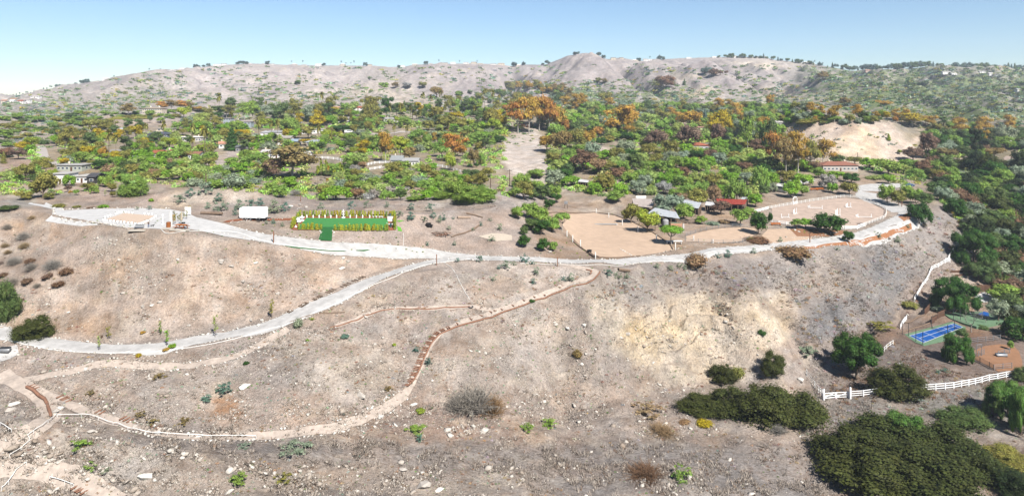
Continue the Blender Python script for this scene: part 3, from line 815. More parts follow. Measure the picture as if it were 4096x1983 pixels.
# ---- single boulders one can pick out
BOULD = [(143,306,.9),(152,305,.8),(231,266,1.0),(146,476,1.5,'flat white boulder on the rubble slope bottom left'),(91,432,.9),(414,498-93.5,1.0),(361,395.5,1.5,'pale boulder beside the bend of the bottom path'),
 (381,416.5,1.0),(424,486,1.7,'long pale slab in the rubble at the bottom edge'),(439,490,1.1),(403,470,1.0),(568,424-96,1.2),(556,440-116,1.0),(584,325,1.1),(628,332,1.1),(244,387,1.6,'big upright pale block on the left rubble slope'),
 (221,261,1.1),(15,404,1.3),(10,410,1.1),(800,380,1.6,'grey boulder by the foot of the white valley fence'),(221,263,1.0),(86,369,.9),(56,412,1.1),(60,408,1.0),(135,426,.9),(158,433,1.0),(192,435,1.1),(200,436,1.0),(550,252,1.0),(690,341-80,.9),(697,256,.9),(795,230,.9),(788,229,.8),(799,231.5,.9),(832,238.8,.8),(841,237.5,.8),(847,236.7,.8),(306,207,.9),(299,208,.8),(291,206,1.1),(300,205,1.0),(256,263,.8),(278,293,.8),(343,258,1.0),(348,261,.9),(342,268,1.1),(243,402-120,.9),(258,325,.9),(251,320,.8),(262,295+25,.7),(189,345-20,.7),(69,352-40,.8),(160,350-48,.8),(128,382-30,.8)]
LM2 = [(143,306,'the leaning sapling slope'),(155,306,'the rocky scree'),(231,266,'the tallest rusty road post'),(91,432,'the handrail start'),(55,408,'the switchback edging'),(10,405,'the left edge knoll'),(381,416,'the long stair foot'),(405,470,'the bottom rubble'),(440,490,'the bottom edge slabs'),(568,328,'the rust-brown bush'),(590,325,'the cliff-side stones'),(630,332,'the ochre cliff'),(697,258,'the wide tan bush'),(790,230,'the red planted bed'),(840,238,'the dark bush on the road edge'),(300,207,'the lawn back hedge'),(258,325,'the path junction'),(278,293,'the bank ties'),(345,262,'the road verge'),(550,252,'the sand arena corner'),(190,432,'the bottom tie steps'),(160,302,'the brown slope middle'),(190,326,'the lower road saplings'),(70,312,'the brown bushes'),(128,352,'the golden round plant')]
def near2(u, v):
    d_, a, b, t_ = min(((u - a) ** 2 + ((v - b) * 1.6) ** 2, a, b, t_) for a, b, t_ in LM2)
    return ('right of ' if u > a + 3 else 'left of ' if u < a - 3 else 'above ' if v < b - 2 else 'below ' if v > b + 2 else 'at ') + t_
bmsh = []
for k in range(6):
    r2 = np.random.default_rng(40 + k); bm = bmesh.new()
    for q in r2.normal(0, 1, (16, 3)):
        q = q / np.linalg.norm(q) * r2.uniform(.8, 1.15); bm.verts.new((q[0] * 1.15, q[1] * .8, q[2] * .7))
    r_ = bmesh.ops.convex_hull(bm, input=bm.verts); bmesh.ops.delete(bm, geom=[g for g in r_['geom_interior'] if isinstance(g, bmesh.types.BMVert)], context='VERTS')
    mm = bpy.data.meshes.new('boulder'); bm.to_mesh(mm); bm.free(); mm.materials.append(edge_mat if k % 2 else rock_m); bmsh.append(mm)
for i, b in enumerate(BOULD):
    p = P(b[0], b[1]); r = b[2] * .8
    o = link('boulder', bmsh[i % 6], None, (p.x, p.y, p.z + r * .2), random.uniform(0, 6), (r, r, r * random.uniform(.7, 1)))
    if len(b) > 3: tag(o, b[3], 'boulder')
    else:
        w_ = near2(b[0], b[1]); tag(o, f'{"tiny" if b[2] < .85 else "small" if b[2] < 1.05 else "mid-sized"} pale boulder {w_}', 'boulder', 'pale boulders ' + w_)

# ---- dry grass and thatch
def tufts_mesh(name, pos, h, m, rng, nb=5, spread=.5):
    n = len(pos); pos = np.asarray(pos)[:, None, :]; h = np.asarray(h)[:, None]
    a = rng.uniform(0, 6.28, (n, nb)); ln = rng.uniform(.5, 1, (n, nb)) * h; lean = rng.uniform(.4, 1.5, (n, nb))
    b0 = pos + np.stack([np.cos(a) * h * .25, np.sin(a) * h * .25, 0 * a], -1)
    tip = b0 + np.stack([np.cos(a) * ln * np.sin(lean) * spread * 2, np.sin(a) * ln * np.sin(lean) * spread * 2, ln * np.cos(lean * .7)], -1)
    sd = np.stack([-np.sin(a), np.cos(a), 0 * a], -1) * (h * .09)[..., None]
    V = np.stack([b0 - sd, b0 + sd, tip], 2).reshape(-1, 3)
    Fc = np.arange(len(V)).reshape(-1, 3)
    return mesh_np(name, V, Fc, [m])
straw = rocky_mat('dry_grass', (128, 114, 104), (222, 208, 192)); 
brown_straw = rocky_mat('brown_dry_grass', (112, 84, 66), (176, 146, 120))
pp = sample_px(26000, rng, 1, v0=205)
pos = [P(u, v) for u, v in pp]; hs = [rng.uniform(.35, 1.0) for _ in pos]
hb = [i for i, (u, v) in enumerate(pp) if (u > 830 and 300 < v < 400) or rng.random() < .06]; hbs = set(hb)
o = link('dry_grass', tufts_mesh('dry_grass', [pos[i] for i in range(len(pos)) if i not in hbs], [hs[i] for i in range(len(pos)) if i not in hbs], straw, rng)); tag(o, 'grey bleached thatch of dry grass on the bluff and valley', 'dry grass', kind='stuff')
o = link('dry_grass', tufts_mesh('dry_grass', [pos[i] for i in hb], [hs[i] for i in hb], brown_straw, rng)); tag(o, 'brown dry grass in the paddock round the courts', 'dry grass', kind='stuff')

# ================================================================== plants
LEAF = leaf_mat('foliage', .5, .45)
TWIG = M('dry_twigs', (255, 250, 245), .9, .2, 3, 0, 0, True)
BARK = M('bark', (150, 130, 112), .95, .25, 4, .3)
PALEBARK = M('pale_bark', (216, 208, 196), .85, .2, 3, .2)
def leaves(rng, lobes, n, size, hang=0.0, shell=.55, core=.62, jag=.18):
    """leaf clumps spread through the lobes of a crown; lobes = (x, y, z, rx, ry, rz)"""
    L = np.array(lobes, float)
    wts = (L[:, 3] * L[:, 4] + L[:, 3] * L[:, 5] + L[:, 4] * L[:, 5]); wts = wts / wts.sum()
    k = rng.choice(len(L), n, p=wts)
    d = rng.normal(0, 1, (n, 3)); d /= np.linalg.norm(d, axis=1)[:, None]
    d[:, 2] = np.where(d[:, 2] < -.45, -d[:, 2] * .7, d[:, 2])
    rad = shell + (1 - shell) * rng.random(n) ** .5
    rad = rad * (1 + jag * rng.normal(0, 1, n))
    # clumps: pull the leaves of a lobe towards twigs so gaps open between them
    tw = rng.integers(0, 14, n); td = np.random.default_rng(5).normal(0, 1, (14 * len(L), 3)); td /= np.linalg.norm(td, axis=1)[:, None]
    dirs = d * .62 + td[k * 14 + tw] * .38; dirs /= np.linalg.norm(dirs, axis=1)[:, None]
    p = L[k, :3] + dirs * L[k, 3:6] * rad[:, None]
    nrm = dirs * 1.5 + np.array([0, 0, .35]) + rng.normal(0, .5, (n, 3)); nrm /= np.linalg.norm(nrm, axis=1)[:, None]
    up = np.tile([0, 0, 1.0], (n, 1)) + rng.normal(0, .5, (n, 3)) * (1 - hang)
    a = np.cross(nrm, up); a /= np.linalg.norm(a, axis=1)[:, None] + 1e-9
    b = np.cross(nrm, a)
    s = size * rng.uniform(.6, 1.4, n)
    a = a * (s * (1 - .45 * hang))[:, None]; b = b * (s * (1 + 1.6 * hang))[:, None]
    V = np.stack([p - a, p - b * .8, p + a, p + b], 1).reshape(-1, 3)
    Q = np.arange(4 * n).reshape(n, 4)
    T = np.concatenate([Q[:, [0, 1, 2]], Q[:, [0, 2, 3]]])
    if core:
        c = (IV[None] * L[:, None, 3:6] * core * (1 + .3 * (rng.random((len(L), len(IV), 1)) - .5)) + L[:, None, :3]).reshape(-1, 3)
        cf = (IF[None] + (np.arange(len(L)) * len(IV))[:, None, None]).reshape(-1, 3) + len(V)
        V = np.concatenate([V, c]); T = np.concatenate([T, cf])
    V[:, 2] = np.maximum(V[:, 2], 0.0)
    return V, T
def tri(Fc):
    out = []
    for f in Fc:
        out.append((f[0], f[1], f[2]))
        if len(f) == 4: out.append((f[0], f[2], f[3]))
    return out
def limb_mesh(limbs, m, n=5):
    V, Fc = merge(*[tube(p, r, n) for p, r in limbs]); return mesh_np('limbs', V, tri(Fc), [m])
def lobes_in(rng, n, cx, cz, R, Rz, lo=.28, hi=.45, flat=1.0):
    out = [(0, 0, cz, R * .6, R * .6, Rz * .62)]
    for i in range(n):
        a = i * 2.4 + rng.uniform(-.4, .4); t = rng.uniform(-.75, 1.0)
        rr = R * (1 - lo) * math.sqrt(max(0, 1 - t * t * .8)) * rng.uniform(.72, 1)
        s = rng.uniform(lo, hi)
        out.append((rr * math.cos(a), rr * math.sin(a), cz + t * Rz * .62, R * s, R * s, R * s * flat * (Rz / R) ** .5))
    return out
def trunk_limbs(rng, lobes, h0, r0, spread=.12, nmax=6):
    """a tapered trunk with limbs running into the crown's lobes (unit tree)"""
    base = Vector((0, 0, -.03)); fork = Vector((rng.uniform(-.03, .03), rng.uniform(-.03, .03), h0))
    li = [([base, fork * .5 + Vector((rng.uniform(-.02, .02), 0, 0)), fork], [r0, r0 * .8, r0 * .62])]
    for L in lobes[:nmax]:
        c = Vector(L[:3]); mid = fork.lerp(c, .5) + Vector((0, 0, -.03))
        li.append(([fork, mid, c], [r0 * .5, r0 * .32, r0 * .12]))
    return li
PROTO = {}
def make_protos():
    rng = np.random.default_rng(21)
    for v in range(4):                       # broad rounded tree: unit radius .5, height 1
        lb = lobes_in(rng, 12, 0, .60, .5, .40)
        PROTO['round', v] = (mesh_np('round_crown', *leaves(rng, lb, 1900, .030), [LEAF]), limb_mesh(trunk_limbs(rng, lb, .28, .035), BARK))
    for v in range(4):                       # dense tree, foliage nearly to the ground
        lb = lobes_in(rng, 13, 0, .52, .5, .46)
        PROTO['bushy', v] = (mesh_np('bushy_crown', *leaves(rng, lb, 1900, .030), [LEAF]), limb_mesh(trunk_limbs(rng, lb, .2, .03), BARK))
    for v in range(3):                       # pepper tree with hanging sprays
        lb = lobes_in(rng, 12, 0, .55, .5, .42)
        lb += [(.42 * math.cos(a), .42 * math.sin(a), .3, .13, .13, .24) for a in rng.uniform(0, 6.28, 7)]
        PROTO['weep', v] = (mesh_np('weeping_crown', *leaves(rng, lb, 2200, .024, .55), [LEAF]), limb_mesh(trunk_limbs(rng, lb, .25, .032), BARK))
    for v in range(4):                       # eucalyptus: tall pale trunk, tufted open clumps
        lb = []
        for i in range(11):
            t = rng.uniform(.42, .95); a = i * 2.4; rr = rng.uniform(.12, .38) * (1.25 - abs(t - .68))
            s = rng.uniform(.16, .25); lb.append((rr * math.cos(a), rr * math.sin(a), t, s, s, s * .6))
        lb += [(0, 0, .88, .26, .26, .13), (0, 0, .7, .28, .28, .17)]
        PROTO['euc', v] = (mesh_np('tufted_crown', *leaves(rng, lb, 1900, .026, .2, .35, .5, .3), [LEAF]), limb_mesh(trunk_limbs(rng, lb, .38, .028, .1, 11), PALEBARK))
    for v in range(3):                       # pine: layered flat topped clumps
        lb = []
        for i in range(12):
            t = rng.uniform(.4, .92); a = i * 2.4; rr = rng.uniform(.1, .36)
            s = rng.uniform(.18, .25); lb.append((rr * math.cos(a), rr * math.sin(a), t, s, s, s * .5))
        lb.append((0, 0, .93, .2, .2, .07))
        PROTO['pine', v] = (mesh_np('layered_crown', *leaves(rng, lb, 1700, .024, 0, .5, .7), [LEAF]), limb_mesh(trunk_limbs(rng, lb, .5, .03, .1, 9), BARK))
    for v in range(2):                       # umbrella tree, bare below
        lb = [(0, 0, .8, .42, .42, .15)]
        for i in range(9):
            a = i * .7; rr = rng.uniform(.28, .38); lb.append((rr * math.cos(a), rr * math.sin(a), rng.uniform(.7, .82), .17, .17, .13))
        PROTO['umbrella', v] = (mesh_np('umbrella_crown', *leaves(rng, lb, 1800, .026, .1, .5, .7), [LEAF]), limb_mesh(trunk_limbs(rng, lb, .4, .03, .1, 9), PALEBARK))
    for v in range(2):                       # conifer / cypress
        lb = []
        for i in range(14):
            t = .1 + .86 * i / 13; r = .46 * (1 - t) ** .7 + .05; a = i * 2.4
            lb.append((.25 * r * math.cos(a), .25 * r * math.sin(a), t, r, r, .1))
        PROTO['conifer', v] = (mesh_np('cone_crown', *leaves(rng, lb, 1500, .026, 0, .6, .75), [LEAF]), limb_mesh([([(0, 0, 0), (0, 0, .5), (0, 0, .95)], [.04, .025, .008])], BARK))
    for v in range(4):                       # shrub: dome on the ground
        lb = [(0, 0, .3, .4, .4, .5)]
        for i in range(10):
            a = i * 2.4; rr = rng.uniform(.15, .36); s = rng.uniform(.16, .26); lb.append((rr * math.cos(a), rr * math.sin(a), rng.uniform(.15, .6) * (1.1 - rr), s, s, s * 1.4))
        PROTO['shrub', v] = (mesh_np('shrub_leaves', *leaves(rng, lb, 1100, .034), [LEAF]), None)
    for v in range(3):                       # open leggy sage / saltbush
        lb = []
        for i in range(14):
            a = i * 2.4; rr = rng.uniform(0, .42); s = rng.uniform(.08, .15); lb.append((rr * math.cos(a), rr * math.sin(a), rng.uniform(.15, .9) * (1.1 - rr * .8), s, s, s * 1.2))
        a1, b1 = leaves(rng, lb, 800, .03, .1, .2, 0, .4)
        PROTO['sage', v] = (mesh_np('sage_leaves', a1, b1, [LEAF]), None)
    for v in range(3):                       # big scrub, fine leaved, lumpy
        lb = [(0, 0, .25, .44, .44, .45)]
        for i in range(34):
            a = i * 2.4; rr = .47 * math.sqrt((i + .5) / 34); s = rng.uniform(.08, .19)
            lb.append((rr * math.cos(a), rr * math.sin(a), max(.1, (.8 + rng.uniform(-.4, .32)) * math.sqrt(max(.04, 1 - (rr / .52) ** 2))), s, s, s * 1.6))
        PROTO['scrub', v] = (mesh_np('scrub_leaves', *leaves(rng, lb, 13000, .0165, 0, .45, .62, .28), [LEAF]), None)
    for v in range(2):                       # detailed big tree for the near valley
        lb = lobes_in(rng, 34, 0, .52, .5, .47, .17, .27)
        PROTO['big', v] = (mesh_np('leafy_crown', *leaves(rng, lb, 12000, .0135, 0, .6, .8), [LEAF]), limb_mesh(trunk_limbs(rng, lb, .2, .03), BARK))
        lb = lobes_in(rng, 22, 0, .55, .5, .44, .2, .3)
        lb += [(.42 * math.cos(a), .42 * math.sin(a), rng.uniform(.15, .35), .1, .1, .2) for a in rng.uniform(0, 6.28, 12)]
        PROTO['bigweep', v] = (mesh_np('weeping_crown', *leaves(rng, lb, 11000, .0115, .6, .55, .8), [LEAF]), limb_mesh(trunk_limbs(rng, lb, .22, .032), BARK))
    for v in range(3):                       # leafless shrub: fine twigs fanning out from the base
        vf = []
        for i in range(330):
            a = rng.uniform(0, 6.28); e = rng.uniform(.25, 1.5); L = rng.uniform(.35, .62)
            d = Vector((math.cos(a) * math.cos(e), math.sin(a) * math.cos(e), math.sin(e) * 1.35))
            p0 = Vector((rng.uniform(-.12, .12), rng.uniform(-.12, .12), 0)); p1 = p0 + d * L * .55 + Vector(rng.normal(0, .03, 3)); p2 = p0 + d * L + Vector(rng.normal(0, .06, 3))
            vf.append(tube([p0, p1, p2], [.007, .005, .003], 3))
            q = p1 + Vector(rng.normal(0, .09, 3)) + d * .15; vf.append(tube([p1, q], [.005, .003], 3)); q = p2 + Vector(rng.normal(0, .07, 3)); vf.append(tube([p2, q], [.004, .002], 3))
        V, Fc = merge(*vf); PROTO['twig', v] = (mesh_np('bare_twigs', V, tri(Fc), [TWIG]), None)
    for v in range(2):                       # leafless tree
        vf = []
        def grow(p, d, L, r, k):
            q = p + d * L; m_ = p.lerp(q, .5) + Vector(rng.normal(0, L * .07, 3)); vf.append(tube([p, m_, q], [r, r * .8, r * .62], 4 if k < 3 else 3))
            if k >= 5: return
            for j in range(2 if k < 1 else 3):
                nd = (d + Vector(rng.normal(0, .52, 3)) + Vector((0, 0, .12))).normalized(); grow(q, nd, L * rng.uniform(.62, .85), r * .6, k + 1)
        grow(Vector((0, 0, 0)), Vector((0, 0, 1)), .24, .022, 0)
        V, Fc = merge(*vf); PROTO['bare', v] = (None, mesh_np('bare_limbs', V, tri(Fc), [TWIG]))
    # fan palm
    for v in range(2):
        vf = []
        for i in range(26):
            a = i * 2.4; e = rng.uniform(-.9, 1.2); d = Vector((math.cos(a) * math.cos(e), math.sin(a) * math.cos(e), math.sin(e)))
            c = Vector((0, 0, .88)); s = d.cross(Vector((0, 0, 1))).normalized() * .05
            m1 = c + d * .14; tip = c + d * .26 + Vector((0, 0, -.10))
            vf.append(([tuple(c), tuple(m1 - s), tuple(tip), tuple(m1 + s)], [(0, 1, 2, 3)]))
        V, Fc = merge(*vf)
        PROTO['palm', v] = (mesh_np('fronds', V, tri(Fc), [LEAF]), limb_mesh([([(0, 0, 0), (.01, 0, .5), (0, 0, .88)], [.022, .016, .018])], BARK))
    # spiky rosette (agave, aloe)
    for v in range(2):
        vf = []
        for i in range(22):
            a = i * 2.4; e = .25 + 1.0 * i / 22; d = Vector((math.cos(a) * math.cos(e), math.sin(a) * math.cos(e), math.sin(e)))
            s = Vector((-math.sin(a), math.cos(a), 0)) * .07; tip = d * .55; mid = d * .25
            vf.append(([tuple(-s * .6), tuple(mid - s), tuple(tip), tuple(mid + s), tuple(s * .6)], [(0, 1, 2), (0, 2, 3), (0, 3, 4)]))
        V, Fc = merge(*vf); PROTO['rosette', v] = (mesh_np('rosette_leaves', V, Fc, [LEAF]), None)
    for v in range(3):                       # narrow hedge column
        lb = [(rng.uniform(-.1, .1), rng.uniform(-.1, .1), .12 + .8 * i / 6, .42 * (1.05 - .07 * i), .42, .14) for i in range(7)]
        PROTO['column', v] = (mesh_np('column_leaves', *leaves(rng, lb, 420, .06, 0, .3, .55, .25), [LEAF]), limb_mesh([([(0, 0, 0), (0, 0, .8)], [.03, .01])], BARK, 4))
    for v in range(3):                       # staked sapling
        lb = [(rng.uniform(-.18, .18), rng.uniform(-.18, .18), .35 + .6 * i / 8, .14, .14, .09) for i in range(9)]
        PROTO['sapling', v] = (mesh_np('thin_leaves', *leaves(rng, lb, 260, .035, 0, .1, 0, .5), [LEAF]), limb_mesh([([(0, 0, 0), (.02, 0, .5), (0, 0, .95)], [.02, .014, .006])] + [([(0, 0, .3 + .1 * i), (.2 * math.cos(i * 2), .2 * math.sin(i * 2), .5 + .1 * i)], [.009, .004]) for i in range(4)], BARK, 4))
make_protos()
NV = {}
for k_, v_ in PROTO: NV[k_] = max(NV.get(k_, 0), v_ + 1)
TINT = {   # sunlit foliage colours read off the photograph
 'green': (142,172,78), 'bright': (134,176,56), 'pale': (170,188,104), 'olive': (150,148,74), 'yellow': (190,170,40), 'dark': (98,120,66),
 'deep': (66,104,38), 'sage': (152,166,138), 'orange': (192,142,70), 'amber': (190,156,66), 'rust': (152,134,84), 'maroon': (134,110,92), 'grey': (172,168,160),
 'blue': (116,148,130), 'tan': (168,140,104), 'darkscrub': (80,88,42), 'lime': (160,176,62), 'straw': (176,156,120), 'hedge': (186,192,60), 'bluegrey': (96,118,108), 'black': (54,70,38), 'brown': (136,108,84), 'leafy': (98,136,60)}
WORD = {'green': 'mid green', 'bright': 'bright green', 'pale': 'pale green', 'olive': 'olive green', 'yellow': 'yellow', 'dark': 'dark green', 'deep': 'deep green', 'sage': 'grey-green', 'orange': 'orange-brown', 'amber': 'amber', 'rust': 'rust-brown',
 'maroon': 'dark brown', 'grey': 'silvery grey', 'blue': 'blue-green', 'tan': 'tan', 'darkscrub': 'dark olive', 'lime': 'lime green', 'straw': 'straw-coloured', 'hedge': 'yellow-green', 'bluegrey': 'dusky green', 'black': 'very dark green', 'brown': 'brown', 'leafy': 'leafy green'}
KALL = .66
def tintc(t, rng=random, var=.12):
    c = lin(TINT[t]); k = KALL * rng.uniform(1 - var, 1 + var); h = rng.uniform(-.06, .06)
    return (c[0] * k * (1 + h), c[1] * k, c[2] * k * (1 - h))
PNAME = {'round': 'broad_tree', 'bushy': 'bushy_tree', 'weep': 'pepper_tree', 'euc': 'eucalyptus_tree', 'pine': 'pine_tree', 'umbrella': 'umbrella_tree', 'conifer': 'cypress_tree', 'shrub': 'shrub', 'sage': 'sage_bush',
 'scrub': 'scrub_bush', 'big': 'broad_tree', 'bigweep': 'pepper_tree', 'twig': 'bare_shrub', 'bare': 'bare_tree', 'palm': 'palm_tree', 'rosette': 'agave_plant', 'column': 'hedge_shrub', 'sapling': 'sapling'}
PCAT = {'shrub': 'shrub', 'sage': 'shrub', 'scrub': 'scrub bush', 'twig': 'dead shrub', 'rosette': 'agave', 'column': 'hedge shrub', 'sapling': 'sapling', 'palm': 'palm tree', 'conifer': 'cypress', 'pine': 'pine tree', 'euc': 'eucalyptus', 'weep': 'pepper tree', 'bigweep': 'pepper tree', 'bare': 'bare tree'}
PW = {'round': 'broad-crowned tree', 'bushy': 'dense bushy tree', 'weep': 'drooping pepper tree', 'euc': 'tall eucalyptus', 'pine': 'pine', 'umbrella': 'flat-topped umbrella tree', 'conifer': 'pointed cypress', 'shrub': 'rounded shrub', 'sage': 'open wispy sage bush', 'scrub': 'broad mound of scrub',
 'big': 'big broad tree', 'bigweep': 'big drooping pepper tree', 'twig': 'leafless twiggy shrub', 'bare': 'leafless tree', 'palm': 'palm', 'rosette': 'spiky agave', 'column': 'narrow hedge shrub', 'sapling': 'thin sapling'}
TREES = []       # (u, v, w_px) for spacing
USED = set()
def plant(kind, u, v, wpx, hpx, tint, label=None, group=None, parts=True, pos=None, jitter=True):
    """one plant standing at the ground under (u, v), wpx wide and hpx tall in the picture"""
    p = pos or P(u, v); s = p.y / F; vv = random.randrange(NV[kind]); cr, tr = PROTO[kind, vv]
    W = wpx * s; H = hpx * s; rz = random.uniform(0, 6.28); c = tintc(tint)
    if kind in ('twig', 'bare'): c = tuple(x * 2.0 for x in c)
    pass
    if cr is not None and (tr is None or not parts):
        o = link(PNAME[kind], cr, None, (p.x, p.y, p.z - .05 * H), rz, (W, W, H), c); top = o
    else:
        top = empty(PNAME[kind], (p.x, p.y, p.z - .03 * H), rz)
        if cr is not None: link('crown', cr, top, (0, 0, 0), 0, (W, W, H), c)
        if tr is not None: link('trunk' if cr is not None else 'limbs', tr, top, (0, 0, 0), 0, (W, W, H), c if kind == 'bare' else (1, 1, 1))
    nm_ = PNAME[kind]
    if kind == 'bushy': nm_ = 'pale_bushy_tree' if tint in ('olive', 'sage', 'pale') else 'dark_bushy_tree' if tint in ('dark', 'deep', 'black', 'darkscrub') else nm_  # same bushy tree throughout, name varied by leaf tint; species not known
    top.name = nm_
    lab = label or (WORD[tint] + ' ' + PW[kind])
    tag(top, lab, PCAT.get(kind, 'tree'), group)
    TREES.append((u, v - hpx * .5, wpx))
    return top
def z1(k, x, y): return (k * 256 + x / 9.976, 50 + y / 9.976)
def z2(k, x, y): return (k * 256 + x / 9.976, 162.5 + y / 9.976)
def z3(k, x, y): return (k * 256 + x / 5.648, 275 + y / 5.648)
def hero(zf, k, x, yb, yt, wz, kind, tint, label, group=None):
    u, vb = zf(k, x, yb); _, vt = zf(k, x, yt); sc_ = 5.648 if zf is z3 else 9.976
    f = 1.12 if zf is not z3 else 1.0
    if kind in ('scrub', 'shrub', 'twig', 'sage'):      # seen from above: a low mound's footprint reaches in front of its foot
        q = .5 * wz / sc_ * (vb - 100) / F; q = min(q, (vb - vt) * .45); vb -= q
    if kind in ('big', 'bigweep'): vt -= (vb - vt) * .16
    return plant(kind, u, vb, wz / sc_ * f, (vb - vt) * (f + .04), tint, label, group)
